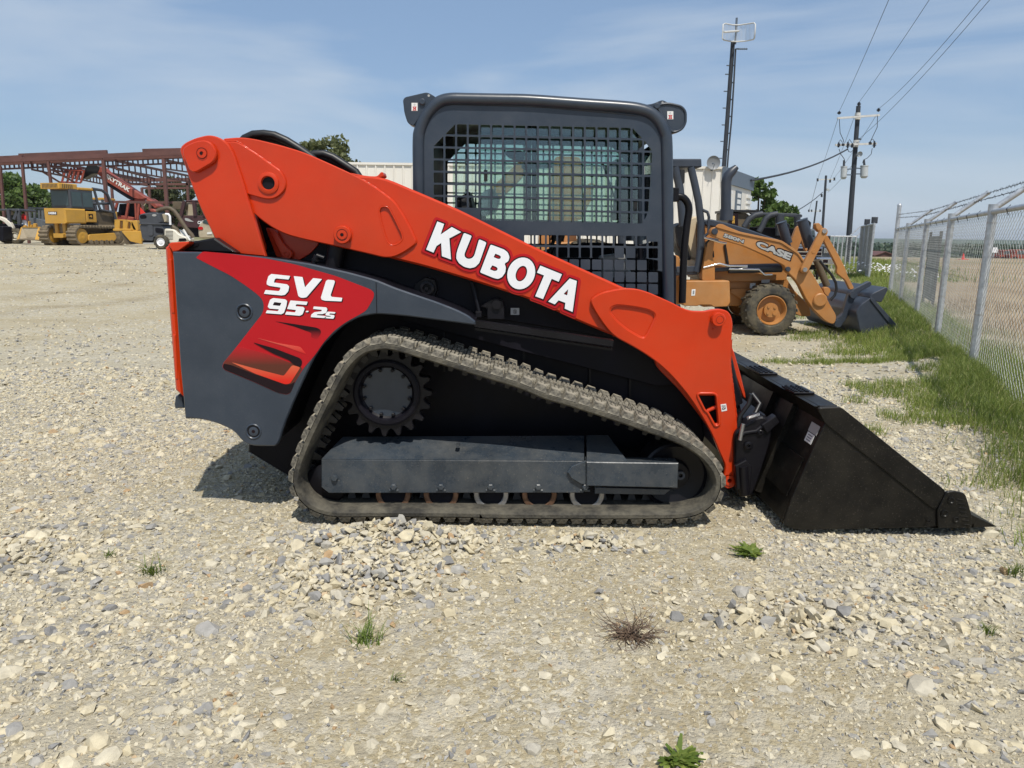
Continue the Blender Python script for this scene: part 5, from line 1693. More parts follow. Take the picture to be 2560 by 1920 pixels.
# treads on the lip
for (yy0, yy1) in ((3.62, 3.80), (4.15, 4.40)):
    lo = MB(); xs_ = W([(2040, 1016), (2098, 1014)], YB0)
    lo.box(xs_[0][0] - .005, xs_[1][0] - .01, yy0, yy1, xs_[0][1] + .002, xs_[0][1] + .012, .002)
    tr_ = lo.build('step_tread', M['black'], bucket)
    for k in range(6):
        for j in range(3):
            cx = xs_[0][0] + .01 + j * .028; cy = yy0 + .018 + k * (yy1 - yy0 - .03) / 5.5
            MB().ring((cx, cy, xs_[0][1] + .012), [(.010, 0), (.010, .006), (.006, .006), (.006, 0)], 8, axis='z').build('grip_stud', M['black'], tr_)
# panels, ribs, stickers on the back of the bucket
bt = Vector((prof[1][0], prof[1][1])); bb = Vector((prof[2][0], prof[2][1]))
bd = (bb - bt).normalized(); bn = Vector((bd.y, -bd.x))
if bn.x > 0: bn = -bn
def backpt(t, out, Y):
    p = bt + (bb - bt) * t + bn * out
    return Vector((p.x, Y, p.y))
for Y in (3.72, 4.02, 4.72, 5.03):
    mb = MB(); a = backpt(-0.02, 0.012, Y); b = backpt(1.25, 0.012, Y); mb.bar(a, b, 0.03, 0.035, up=(bn.x, 0, bn.y)); mb.build('back_rib', M['bucket'], bucket)
mb = MB(); p0 = backpt(0.55, 0.002, YB0 + .03); p1 = backpt(1.0, 0.002, YB0 + .03)
v = [backpt(.50, .003, YB0 + .05), backpt(1.02, .003, YB0 + .05), backpt(1.02, .003, YB0 + .36), backpt(.50, .003, YB0 + .36)]
mb.add(v + [q + Vector((bn.x * .006, 0, bn.y * .006)) for q in v], [(0, 1, 2, 3), (4, 5, 6, 7), (0, 1, 5, 4), (1, 2, 6, 5), (2, 3, 7, 6), (3, 0, 4, 7)]); mb.build('wear_plate', M['bucket'], bucket)
for (t0, t1, y0_, y1_, mt) in ((0.06, 0.18, YB0 + .03, YB0 + .13, 'sticker_grey'), (0.19, 0.31, YB0 + .045, YB0 + .125, 'sticker')):
    v = [backpt(t0, .002, y0_), backpt(t1, .002, y0_), backpt(t1, .002, y1_), backpt(t0, .002, y1_)]
    mb = MB(); mb.add(v + [q + Vector((bn.x * .002, 0, bn.y * .002)) for q in v], [(0, 1, 2, 3), (4, 5, 6, 7), (0, 1, 5, 4), (1, 2, 6, 5), (2, 3, 7, 6), (3, 0, 4, 7)]); so = mb.build('bucket_sticker', M[mt], bucket)
    if mt == 'sticker':
        for k in range(3):
            ta = t0 + .02 + k * .032
            v = [backpt(ta, .0045, y0_ + .015), backpt(ta + .014, .0045, y0_ + .015), backpt(ta + .014, .0045, y1_ - .015), backpt(ta, .0045, y1_ - .015)]
            MB().add(v, [(0, 1, 2, 3)]).build('print_line', M['greyplastic'], so)
# quick coupler
for Y in (3.66, 4.98):
    cp = W(rc([(1836, 1085), (1850, 1070), (1905, 1040), (1935, 1055), (1925, 1110), (1900, 1190), (1880, 1240), (1850, 1245), (1838, 1200)], 10, 3), 3.66)
    mb = MB(); mb.prism(cp, Y, Y + 0.11, 0.008); cpo = mb.build('coupler_side', M['black'], loader)
    if Y < 4:
        for (px, py, r) in ((1870, 1113, .022), (1862, 1190, .017), (1900, 1080, .014)):
            q = P(px, py, Y); MB().ring((q.x, Y, q.z), [(r, .003), (r, -.012), (r * .75, -.015), (r * .4, -.015), (r * .3, -.004), (.0001, -.004)], 22).build('coupler_pin', M['black'], cpo, smooth=30)
mb = MB(); mb.prism(W([(1850, 1085), (1925, 1045), (1938, 1062), (1870, 1105)], 3.7), 3.77, 4.98, 0.006); mb.build('coupler_crossbar', M['black'], loader)
mb = MB(); mb.prism(W([(1846, 1180), (1905, 1165), (1895, 1245), (1850, 1250)], 3.7), 3.77, 4.98, 0.006); mb.build('coupler_crossbar', M['black'], loader)
mb = MB(); mb.tube([P(1860, 1060, 3.76), P(1885, 1040, 3.78), P(1900, 1010, 3.82), P(1880, 985, 3.86)], 0.014, 8); mb.build('hydraulic_hose', M['hose'], loader, smooth=60)
mb = MB(); mb.cyl(P(1850, 1100, 3.62), P(1858, 1060, 3.62), 0.010, 10); mb.build('latch_handle', M['steel'], loader, smooth=40)
mb = MB(); mb.cyl(P(1862, 1235, 3.64), P(1857, 1165, 3.64), 0.026, 16); mb.build('wedge_pin', M['black'], loader, smooth=40)

# coupler clutter: springs, levers, hoses
sp = []
for k in range(60):
    t = k / 59; a = k * 1.05; c = P(1868, 1046, 3.64).lerp(P(1898, 1036, 3.64), t)
    sp.append(c + Vector((0, .009 * math.cos(a), .009 * math.sin(a))))
MB().tube(sp, 0.0022, 5).build('return_spring', M['steel'], loader, smooth=60)
MB().tube([P(*p, 3.66) for p in ((1846, 1094), (1862, 1082), (1890, 1078), (1912, 1060), (1928, 1052))], 0.013, 8).build('lock_lever', M['black'], loader, smooth=60)
MB().tube([P(*p, 3.70) for p in ((1848, 1120), (1842, 1080), (1850, 1040), (1872, 1010), (1878, 985))], 0.012, 8).build('hydraulic_hose', M['hose'], loader, smooth=60)
MB().prism(rc(W([(1838, 1165), (1866, 1150), (1880, 1165), (1876, 1220), (1842, 1225)], 3.63), .01, 3), 3.63, 3.66, .004).build('wedge_housing', M['black'], loader)
MB().prism(rc(W([(1905, 1062), (1940, 1040), (1950, 1056), (1918, 1085)], 3.64), .008, 3), 3.64, 3.70, .004).build('hook_plate', M['black'], loader)


# ------------------------------------------------------------------ lettering helper
def text_map(body, quad, Y, mat, parent, name, bold=0.03, out=0.006, shear=0.0):
    """flat letters stretched into a pixel quad (tl, tr, br, bl) lying on the plane y=Y"""
    cu = bpy.data.curves.new('lettering', 'FONT')
    cu.body = body; cu.size = 1.0; cu.offset = bold; cu.shear = shear; cu.resolution_u = 3
    tmp = bpy.data.objects.new('lettering', cu); COL.objects.link(tmp)
    bpy.context.view_layer.update()
    me = bpy.data.meshes.new_from_object(tmp.evaluated_get(bpy.context.evaluated_depsgraph_get()))
    bpy.data.objects.remove(tmp); bpy.data.curves.remove(cu)
    co = np.array([v.co[:] for v in me.vertices])
    lo, hi = co.min(0), co.max(0)
    q = [Vector(p[:2]) for p in quad]
    for v in me.vertices:
        u = (v.co.x - lo[0]) / (hi[0] - lo[0]); w = (v.co.y - lo[1]) / (hi[1] - lo[1])
        p = (q[3] * (1 - u) + q[2] * u) * (1 - w) + (q[0] * (1 - u) + q[1] * u) * w
        v.co = P(p.x, p.y, Y - out)
    me.materials.clear()
    return link(name, me, M[mat], parent)


def capsule(p, q, r, n=6):
    p = Vector(p[:2]); q = Vector(q[:2]); d = (q - p).normalized(); a = math.atan2(d.y, d.x)
    out = []
    for k in range(n + 1):
        t = a + math.pi / 2 + math.pi * k / n; out.append((p.x + r * math.cos(t), p.y + r * math.sin(t)))
    for k in range(n + 1):
        t = a - math.pi / 2 + math.pi * k / n; out.append((q.x + r * math.cos(t), q.y + r * math.sin(t)))
    return out


def slab(name, px, Y, th, mat, parent, b=0.006, r=6):
    return MB().prism(W(rc(px, r, 3), Y), Y, Y + th, b).build(name, M[mat], parent)


def wheel(parent, c, R, w, rim_r, mat_rim, name='wheel', lugs=22, hub=True, depth=0.10):
    """tyre facing -y, centred c (near face), w deep"""
    c = Vector(c)
    mb = MB()
    mb.ring(c, [(rim_r, depth * .6), (rim_r * 1.02, 0.01), (rim_r * 1.12, -0.012), (R * .82, -0.015), (R * .93, 0.01), (R * .97, 0.05), (R * .975, w - .05), (R * .93, w - .01), (R * .8, w), (rim_r, w)], 40)
    ty = mb.build(name, M['tyre'], parent, smooth=35)
    for k in range(lugs):
        for s_ in (0, 1):
            a = 2 * math.pi * (k + .5 * s_) / lugs
            y0 = c.y + (0.0 if s_ == 0 else w * .48); y1 = c.y + (w * .52 if s_ == 0 else w)
            m2 = MB(); da = 0.055
            v = []
            for (rr, aa, yy_) in ((R * .95, a - da, y0), (R * .95, a + da, y0), (R * .95, a + da + .09, y1), (R * .95, a - da + .09, y1), (R * 1.01, a - da * .7, y0 + .01), (R * 1.01, a + da * .7, y0 + .01), (R * 1.01, a + da * .7 + .09, y1), (R * 1.01, a - da * .7 + .09, y1)):
                v.append((c.x + rr * math.cos(aa), yy_, c.z + rr * math.sin(aa)))
            m2.add(v, [(4, 5, 6, 7), (0, 1, 5, 4), (1, 2, 6, 5), (2, 3, 7, 6), (3, 0, 4, 7)])
            m2.build('tread_lug', M['tyre'], ty)
    mb = MB(); mb.ring(c, [(rim_r * 1.01, 0.004), (rim_r * .96, 0.0), (rim_r * .9, 0.03), (rim_r * .82, depth), (rim_r * .5, depth * .9), (rim_r * .48, depth * .3), (0.0001, depth * .25)], 36)
    rm = mb.build('rim', M[mat_rim], ty, smooth=30)
    if hub:
        for k in range(4):
            a = 2 * math.pi * k / 4 + .7
            MB().ring((c.x + rim_r * .30 * math.cos(a), c.y + depth * .25, c.z + rim_r * .30 * math.sin(a)), [(rim_r * .09, .01), (rim_r * .09, -.012), (.0001, -.012)], 10).build('wheel_nut', M[mat_rim], rm)
    return ty


# ================================================================== tan backhoe loader behind, at the right
bh = thing('backhoe_loader', 'tan orange backhoe loader with black front bucket parked by the fence', 'backhoe', P(1900, 800, 12.9) * 1.0)
YA = 12.0
arm_n = Z2([(398, 692), (412, 662), (445, 645), (600, 680), (760, 712), (1000, 760), (1030, 785), (1110, 830), (1170, 872), (1205, 925), (1230, 985), (1275, 1040), (1390, 1232), (1440, 1330), (1495, 1420), (1472, 1495), (1400, 1465), (1300, 1370), (1225, 1265), (1160, 1130), (1100, 1065), (1050, 1025), (1046, 985), (900, 905), (700, 815), (470, 748), (412, 722)])
la = slab('loader_arm', arm_n, YA, 0.14, 'case', bh, 0.008, 10)
slab('loader_arm', arm_n, 13.75, 0.14, 'case', bh, 0.008, 10)
slab('arm_rib', Z2([(440, 648), (470, 622), (505, 622), (560, 650), (660, 690), (1020, 766), (1105, 822), (1165, 868), (1222, 960), (1212, 965), (1158, 885), (1095, 840), (1010, 784), (640, 706)]), YA - 0.02, 0.022, 'case', la, 0.004, 5)
for (u, v, r) in ((435, 688, .05), (1215, 1020, .05), (1068, 1012, .04), (1345, 1278, .11)):
    q = P(*Z2([(u, v)])[0], YA); MB().ring((q.x, YA, q.z), [(r, .005), (r, -.03), (r * .85, -.04), (.0001, -.04)], 24).build('pivot_boss', M['case' if r > .1 else 'navy'], la, smooth=30)
text_map('CASE', Z2([(800, 752), (1122, 872), (1095, 948), (785, 818)]), YA, 'ink', la, 'brand_backing', .11, .004)
text_map('CASE', Z2([(808, 764), (1112, 880), (1086, 938), (792, 816)]), YA, 'steelprint' if 'steelprint' in M else 'sticker_grey', la, 'brand_letters', .06, .009)
text_map('580N', Z2([(518, 697), (698, 756), (690, 796), (508, 736)]), YA, 'ink', la, 'number_backing', .10, .004)
text_map('580N', Z2([(522, 702), (694, 760), (686, 790), (512, 733)]), YA, 'sticker_grey', la, 'number_figures', .05, .009)
# bucket linkage
v4 = lambda *p: V4([p])[0]
lk = slab('bucket_link', capsule(v4(1172, 962), v4(1440, 440), 9.5), YA - 0.10, 0.07, 'case', bh, 0.006, 0)
for p in (v4(1172, 962), v4(1440, 430)):
    q = P(*p, YA - .10); MB().ring((q.x, q.y, q.z), [(.035, .01), (.035, -.02), (.0001, -.02)], 16).build('pin', M['steel'], lk, smooth=30)
q = P(*v4(1295, 712), YA - .10); MB().ring((q.x, q.y, q.z), [(.035, .005), (.032, -.006), (.0001, -.006)], 18).build('pin_cover', M['case'], lk, smooth=30)
slab('bell_crank', V4([(1322, 330), (1365, 312), (1420, 370), (1425, 430), (1380, 450), (1330, 390)]), YA - 0.02, 0.12, 'case', bh, 0.006, 4)
slab('tilt_lever', V4([(1448, 520), (1480, 482), (1640, 760), (1725, 925), (1765, 1045), (1858, 1222), (1800, 1245), (1735, 1110), (1612, 1010), (1622, 930), (1560, 800), (1440, 575)]), YA + 0.05, 0.07, 'case', bh, 0.006, 4)
slab('bucket_link', capsule(v4(1110, 420), v4(1010, 680), 12), 13.6, 0.08, 'case', bh, 0.006, 0)
slab('bell_crank', V4([(1125, 560), (1150, 540), (1215, 690), (1190, 720)]), 13.6, 0.08, 'case', bh, 0.004, 3)
for (p, q_, Y) in ((v4(1132, 270), v4(1245, 640), 12.28), (v4(846, 305), v4(935, 600), 13.55)):
    mb = MB(); a = P(*p, Y); b = P(*q_, Y); mb.cyl(a, b, 0.085, 20); mb.cyl(a, a.lerp(b, .04), 0.092, 20); mb.cyl(b, b.lerp(a, -.5), 0.045, 14)
    cyl_ = mb.build('bucket_cylinder', M['navy'], bh, smooth=40)
    MB().tube([a + Vector((.06, -.02, 0)), a + Vector((.13, -.02, -.05)), a + Vector((.12, -.02, -.35)), a.lerp(b, .6) + Vector((.1, -.02, 0))], 0.018, 8).build('hose', M['hose'], cyl_, smooth=60)
MB().cyl(P(*v4(1330, 830), 12.2), P(*v4(1480, 1190), 12.2), 0.055, 14).build('lower_rod', M['brownhose'], bh, smooth=40)
MB().tube([P(*v4(*p), 12.0) for p in ((1380, 840), (1450, 930), (1540, 1030), (1600, 1140), (1612, 1230), (1585, 1320), (1525, 1385))], 0.022, 8).build('hose', M['hose'], bh, smooth=60)
MB().tube([P(*v4(*p), 12.5) for p in ((1345, 850), (1350, 960), (1340, 1100))], 0.022, 8).build('hose', M['hose'], bh, smooth=60)
slab('arm_eye', V4([(1430, 1215), (1480, 1198), (1525, 1225), (1530, 1275), (1505, 1300), (1500, 1340), (1440, 1290)]), YA + .03, 0.10, 'case', bh, 0.006, 6)
# body
hood = slab('hood', Z2([(330, 592), (400, 578), (520, 606), (700, 655), (860, 712), (1000, 760), (900, 760), (600, 690), (440, 650), (330, 630)]), 12.42, 1.15, 'navy', bh, 0.02, 8)
slab('engine_side', Z2([(335, 615), (440, 640), (600, 680), (900, 742), (1040, 800), (1075, 1000), (1060, 1110), (700, 1120), (330, 1110)]), 12.45, 1.1, 'case', bh, 0.01, 5)
slab('chassis', Z2([(330, 1100), (1060, 1090), (1130, 1200), (1260, 1330), (1270, 1420), (1180, 1420), (1000, 1340), (560, 1330), (330, 1340)]), 12.55, 0.9, 'case', bh, 0.01, 5)
slab('frame_tower', Z2([(330, 1040), (380, 780), (440, 740), (420, 900), (440, 1000), (440, 1110), (330, 1110)]), 12.2, 0.25, 'case', bh, 0.006, 4)
tank = slab('fuel_tank', Z2([(168, 1116), (568, 1112), (574, 1300), (552, 1336), (425, 1340), (410, 1322), (310, 1322), (290, 1332), (168, 1330)]), 12.05, 0.45, 'case', bh, 0.012, 4)
slab('tank_sticker', Z2([(240, 1188), (272, 1185), (268, 1240), (236, 1242)]), 12.045, 0.006, 'sticker', tank, 0, 0)
slab('tank_mark', Z2([(250, 1198), (264, 1197), (261, 1228), (247, 1229)]), 12.043, 0.003, 'greyplastic', tank, 0, 0)
slab('axle_beam', Z2([(575, 1180), (760, 1178), (850, 1190), (1000, 1290), (1010, 1350), (700, 1290), (575, 1215)]), 12.5, 0.9, 'case', bh, 0.01, 4)
slab('decal_plate', Z2([(745, 1135), (790, 1132), (788, 1178), (742, 1180)]), 12.40, 0.02, 'sticker_grey', bh, 0, 0)
slab('decal_plate', Z2([(845, 1105), (915, 1102), (910, 1135), (843, 1138)]), 12.40, 0.02, 'sticker_grey', bh, 0, 0)
mb = MB(); mb.cyl(P(*Z2([(560, 1010)])[0], 12.3), P(*Z2([(1015, 1000)])[0], 12.3), 0.075, 18); mb.cyl(P(*Z2([(420, 1022)])[0], 12.3), P(*Z2([(560, 1010)])[0], 12.3), 0.035, 12)
mb.build('lift_cylinder', M['navy'], bh, smooth=40)
MB().tube([P(*Z2([p])[0], 12.2) for p in ((340, 1000), (480, 965), (560, 985), (720, 985), (720, 1002), (560, 1012), (820, 1015), (870, 1062), (935, 1060))], 0.018, 8).build('steel_pipe', M['chrome'], bh, smooth=60)
MB().tube([P(*Z2([p])[0], 12.2) for p in ((345, 740), (420, 760), (480, 780), (540, 790))], 0.018, 8).build('steel_pipe', M['chrome'], bh, smooth=60)
MB().tube([P(*Z2([p])[0], 12.25) for p in ((470, 760), (400, 750), (365, 790), (380, 840), (420, 860), (425, 900), (370, 960))], 0.022, 8).build('hose', M['hose'], bh, smooth=60)
MB().tube([P(*Z2([p])[0], 12.43) for p in ((525, 800), (552, 970))], 0.02, 6).build('hose', M['hose'], bh, smooth=60)
# cab
slab('roof', Z2([(-420, 58), (325, 58), (328, 128), (310, 134), (-420, 134)]), 12.3, 1.5, 'navy', bh, 0.02, 3)
for Y in (12.35, 13.65):
    MB().tube([P(*Z2([p])[0], Y) for p in ((232, 132), (262, 260), (298, 430), (318, 600), (318, 800), (300, 960), (278, 1035))], 0.062, 10).build('front_post', M['navy'], bh, smooth=60)
    MB().tube([P(*Z2([p])[0], Y) for p in ((95, 130), (130, 280), (150, 450), (165, 640))], 0.07, 10).build('middle_post', M['navy'], bh, smooth=60)
    MB().tube([P(*Z2([p])[0], Y) for p in ((-380, 130), (-370, 500), (-360, 1000))], 0.07, 10).build('rear_post', M['navy'], bh, smooth=60)
slab('cab_floor', Z2([(-380, 1030), (290, 1010), (290, 1060), (-380, 1090)]), 12.35, 1.35, 'navy', bh, 0.01, 3)
slab('door_sill', Z2([(110, 990), (290, 985), (280, 1035), (110, 1045)]), 12.33, 0.06, 'navy', bh, 0.006, 3)
slab('seat', Z2([(190, 600), (245, 560), (290, 552), (292, 900), (282, 935), (240, 925), (185, 770)]), 12.8, 0.5, 'beige', bh, 0.03, 8)
slab('seat_shell', Z2([(95, 640), (185, 600), (190, 770), (240, 940), (180, 930), (110, 800)]), 12.75, 0.6, 'seat', bh, 0.02, 8)
slab('dash', Z2([(85, 930), (190, 940), (185, 985), (85, 985)]), 12.7, 0.6, 'sticker_grey', bh, 0.01, 3)
slab('cab_mirror', Z2([(80, 310), (128, 318), (125, 400), (82, 395)]), 12.3, 0.05, 'hose', bh, 0.004, 3)
slab('work_light', Z2([(140, 150), (180, 152), (178, 270), (150, 280)]), 12.3, 0.12, 'hose', bh, 0.004, 3)
MB().tube([P(*Z2([p])[0], 12.32) for p in ((330, 500), (375, 520), (388, 560), (385, 700), (330, 745))], 0.025, 8).build('grab_rail', M['navy'], bh, smooth=60)
mb = MB(); ex = [P(*Z2([p])[0], 12.8) for p in ((535, 590), (535, 420), (538, 260), (552, 205), (590, 165), (628, 128))]
mb.tube(ex, 0.085, 14, rs=[.085, .085, .085, .085, .075, .045]); mb.cyl(ex[0], ex[0] + Vector((0, 0, .18)), 0.11, 14); mb.build('exhaust_stack', M['navy'], bh, smooth=50)
# wheels
wc = P(*Z2([(925, 1362)])[0], 12.1); zb = hz1(wc.x, 12.1); Rw = 0.43; wc.z = zb + Rw - .01
wheel(bh, (wc.x, 12.06, wc.z), Rw, 0.36, Rw * .56, 'case', lugs=20)
wheel(bh, (wc.x - .05, 13.55, wc.z), Rw, 0.36, Rw * .56, 'case', lugs=20)
rw = P(1470, 760, 12.3); Rr = 0.70
wheel(bh, (rw.x, 12.15, Rr + hz1(rw.x, 12.1)), Rr, 0.48, 0.36, 'case', lugs=18)
wheel(bh, (rw.x, 13.5, Rr + hz1(rw.x, 12.1)), Rr, 0.48, 0.36, 'case', lugs=18)
# front bucket
bk = slab('front_bucket', Z2([(1660, 1382), (1700, 1320), (1790, 1256), (1815, 1285), (1920, 1430), (2012, 1562), (2056, 1540), (2052, 1582), (1720, 1590), (1690, 1540)]), 11.75, 2.25, 'navy', bh, 0.012, 6)
slab('bucket_lip', Z2([(1775, 1262), (1800, 1225), (1925, 1165), (1940, 1185), (1880, 1300), (1830, 1290)]), 11.78, 2.2, 'navy', bk, 0.008, 4)
slab('bucket_strip', Z2([(1790, 1256), (1815, 1270), (2055, 1540), (2020, 1575), (1780, 1275)]), 11.73, 0.03, 'navy', bk, 0.006, 3)
for Y in (12.05, 13.4):
    slab('bucket_hinge', Z2([(1480, 1450), (1545, 1400), (1600, 1215), (1640, 1185), (1780, 1115), (1798, 1135), (1785, 1160), (1680, 1215), (1640, 1290), (1580, 1440), (1520, 1520), (1485, 1500)]), Y, 0.10, 'navy', bk, 0.008, 5)
for (u, v) in ((1632, 1232), (1500, 1480)):
    q = P(*Z2([(u, v)])[0], 12.04); MB().ring((q.x, q.y, q.z), [(.06, .01), (.06, -.04), (.0001, -.04)], 16).build('hinge_pin', M['navy'], bk, smooth=30)
# rear digging boom, folded, seen through the loader's cab
slab('digging_boom', V3([(1170, 322), (1400, 330), (1408, 600), (1375, 890), (1350, 1150), (1080, 1150), (1108, 890), (1122, 560)]), 12.9, 0.3, 'case', bh, 0.01, 12)
slab('dipper_stick', V3([(560, 640), (860, 360), (890, 380), (890, 500), (700, 690), (600, 760)]), 13.0, 0.22, 'case', bh, 0.01, 8)
slab('rear_frame', [(1335, 612), (1480, 600), (1700, 640), (1700, 770), (1480, 790), (1345, 730)], 12.5, 0.9, 'case', bh, 0.02, 8)
slab('swing_tower', [(1350, 560), (1440, 560), (1450, 740), (1340, 740)], 12.75, 0.5, 'case', bh, 0.02, 8)
mb = MB(); mb.cyl(P(*V3([(870, 410)])[0], 13.05), P(*V3([(1210, 385)])[0], 13.05), 0.07, 14); mb.build('dipper_cylinder', M['navy'], bh, smooth=40)
slab('digging_bucket', V3([(520, 640), (610, 600), (680, 700), (640, 820), (520, 860), (470, 760)]), 12.75, 0.6, 'navy', bh, 0.02, 10)
slab('stabiliser', V3([(1330, 860), (1470, 560), (1520, 560), (1500, 700), (1400, 900)]), 12.5, 0.15, 'case', bh, 0.01, 8)

# ------------------------------------------------------------------ white sheet metal building
YW = 24.0
zt = P(1500, 419, YW).z
zg = hz1(0, YW)
bl = thing('metal_building', 'long white ribbed sheet metal building behind the machines', 'building', (1, YW, 0))
xl, xr = -9.0, P(1813, 415, YW).x
MB().box(xl, xr, YW, YW + 0.12, zg - .3, zt).build('front_wall', M['sheet'], bl)
MB().box(xl, xr + 0.02, YW - 0.05, YW + 0.15, zt, zt + 0.07).build('eave_trim', M['sheet'], bl)
x_ = xl + .1
rib_me = None
while x_ < xr - .05:
    mb = MB(); mb.prism([(x_ - .035, YW), (x_ - .018, YW - .035), (x_ + .018, YW - .035), (x_ + .035, YW)], zg - .3, zt - .002, axis='z'); mb.build('wall_rib', M['sheet'], bl)
    x_ += .285
B_ = Vector((xr, YW, 0)); C_ = Vector((P(1880, 452, 27.6).x, 27.6, 0))
mb = MB(); zc = zt - .02
v = [(B_.x, B_.y, zg - .3), (C_.x, C_.y, -.3), (C_.x, C_.y, zc), (B_.x, B_.y, zt), (B_.x - 1, B_.y + .5, zg - .3), (C_.x - 3, C_.y + .5, -.3), (C_.x - 3, C_.y + .5, zc), (B_.x - 1, B_.y + .5, zt)]
mb.add(v, [(0, 1, 2, 3), (7, 6, 5, 4), (3, 2, 6, 7), (1, 5, 6, 2)]); mb.build('end_wall', M['sheet'], bl)
dirw = (C_ - B_).normalized(); nw = Vector((dirw.y, -dirw.x, 0))
def wallpt(t, z, o=0.0): return B_.lerp(C_, t) + Vector((0, 0, z)) + nw * o
MB().add([wallpt(-.03, zt + .06, .06), wallpt(1.03, zt + .06, .06), wallpt(1.03, zt - .42, .06), wallpt(-.03, zt - .42, .06), wallpt(-.03, zt + .06, -.05), wallpt(1.03, zt + .06, -.05), wallpt(1.03, zt - .42, -.05), wallpt(-.03, zt - .42, -.05)],
         [(0, 1, 2, 3), (7, 6, 5, 4), (0, 4, 5, 1), (3, 2, 6, 7), (1, 5, 6, 2), (0, 3, 7, 4)]).build('fascia', M['trim'], bl)
MB().bar(wallpt(0, -.3, .02), wallpt(0, zt - .3, .02), 0.14, 0.14).build('corner_trim', M['trim'], bl)
def wallbox(name, t0, t1, z0, z1, mat, o=.05):
    mb = MB(); v = [wallpt(t0, z0, o), wallpt(t1, z0, o), wallpt(t1, z1, o), wallpt(t0, z1, o), wallpt(t0, z0, 0), wallpt(t1, z0, 0), wallpt(t1, z1, 0), wallpt(t0, z1, 0)]
    return mb.add(v, [(0, 1, 2, 3), (0, 4, 5, 1), (1, 5, 6, 2), (2, 6, 7, 3), (3, 7, 4, 0)]).build(name, M[mat], bl)
sg = wallbox('wall_sign', .40, .58, 1.9, 3.0, 'trim'); 
for k in range(5): wallbox('sign_panel', .43, .55, 1.98 + k * .2, 2.12 + k * .2, 'sticker', .06)
for (t0, t1) in ((.10, .24), (.82, .97)):
    for k in range(7): wallbox('louvre', t0, t1, 1.7 + k * .19, 1.80 + k * .19, 'sticker', .07)
# satellite dish
q = P(*Z2([(428, 92)])[0], 23.8)
ds = thing('satellite_dish', 'round grey satellite dish on the white building roof', 'dish', (q.x, q.y, q.z - .6))
mb = MB(); mb.ring(q, [(.21, .0), (.17, .03), (.11, .05), (.0001, .06)], 28); mb.ring(q, [(.21, .0), (.172, .04), (.11, .06), (.0001, .07)], 28); mb.build('reflector', M['greyplastic'], ds, smooth=50)
MB().cyl((q.x, q.y + .06, q.z), (q.x, q.y + .2, zt - .05), 0.03, 8).build('mount', M['trim'], ds)
MB().tube([(q.x, q.y + .02, q.z - .19), (q.x, q.y - .16, q.z - .04)], 0.01, 6).build('feed_arm', M['trim'], ds)

# ------------------------------------------------------------------ antenna mast
YM = 25.2
am = thing('antenna_mast', 'tall dark mast with a grid antenna on top beside the white building', 'mast', (P(*Z3([(66, 1000)])[0], YM).x, YM, 0))
b0 = P(*Z3([(64, 1080)])[0], YM); t0 = P(*Z3([(124, 250)])[0], YM)
lowp = b0 + (b0 - t0) * ((b0.z + .2) / (t0.z - b0.z))
MB().cyl(lowp, t0, 0.075, 12, 0.065).build('post', M['pole'], am, smooth=40)
MB().cyl(P(*Z3([(137, 262)])[0], YM), P(*Z3([(147, 106)])[0], YM), 0.035, 8).build('top_pipe', M['trim'], am)
MB().tube([P(*Z3([p])[0], YM - .12) for p in ((140, 290), (130, 480), (115, 720), (98, 900), (90, 1000))], 0.028, 8).build('feed_cable', M['cable'], am, smooth=60)
for k, (u, v) in enumerate(((96, 388), (88, 440), (80, 541), (74, 640), (68, 740), (60, 838), (52, 938))):
    a = P(*Z3([(u + 18, v)])[0], YM); b = P(*Z3([(u - 10, v)])[0], YM); MB().cyl(a, b, 0.02, 6).build('climbing_peg', M['trim'], am)
for k, (u, v) in enumerate(((132, 388), (128, 490), (120, 590), (112, 690), (104, 790), (96, 888))):
    a = P(*Z3([(u - 18, v)])[0], YM); b = P(*Z3([(u + 6, v)])[0], YM); MB().cyl(a, b, 0.02, 6).build('cable_clamp', M['trim'], am)
gp = [(66, 145), (80, 139), (120, 147), (160, 148), (210, 141), (250, 135), (257, 145), (255, 190), (252, 225), (245, 234), (200, 243), (150, 247), (110, 245), (70, 237), (62, 228), (64, 190)]
def gdep(u): return YM - .25 - 0.5 * ((u - 158) / 95) ** 2
grd = MB().tube([P(*Z3([p])[0], gdep(p[0])) for p in gp], 0.020, 6, closed=True).build('grid_antenna', M['fibre'], am, smooth=60)
for k in range(23):
    u = 74 + k * 7.8
    yt = np.interp(u, [66, 80, 120, 160, 210, 250], [145, 139, 147, 148, 141, 136]); yb = np.interp(u, [66, 110, 150, 200, 245], [236, 245, 247, 243, 235])
    MB().cyl(P(*Z3([(u, yt)])[0], gdep(u)), P(*Z3([(u - 1, yb)])[0], gdep(u)), 0.0055, 5).build('grid_wire', M['fibre'], grd)
MB().cyl(P(*Z3([(70, 190)])[0], YM - 1.0), P(*Z3([(160, 183)])[0], YM - .2), 0.03, 6).build('feed_horn', M['fibre'], am)
ya = MB().cyl(P(*Z3([(140, 290)])[0], YM), P(*Z3([(210, 290)])[0], YM), 0.022, 6).build('yagi_antenna', M['trim'], am)
for k in range(5):
    u = 160 + k * 11; MB().cyl(P(*Z3([(u, 284)])[0], YM), P(*Z3([(u, 296)])[0], YM), 0.012, 5).build('element', M['trim'], ya)

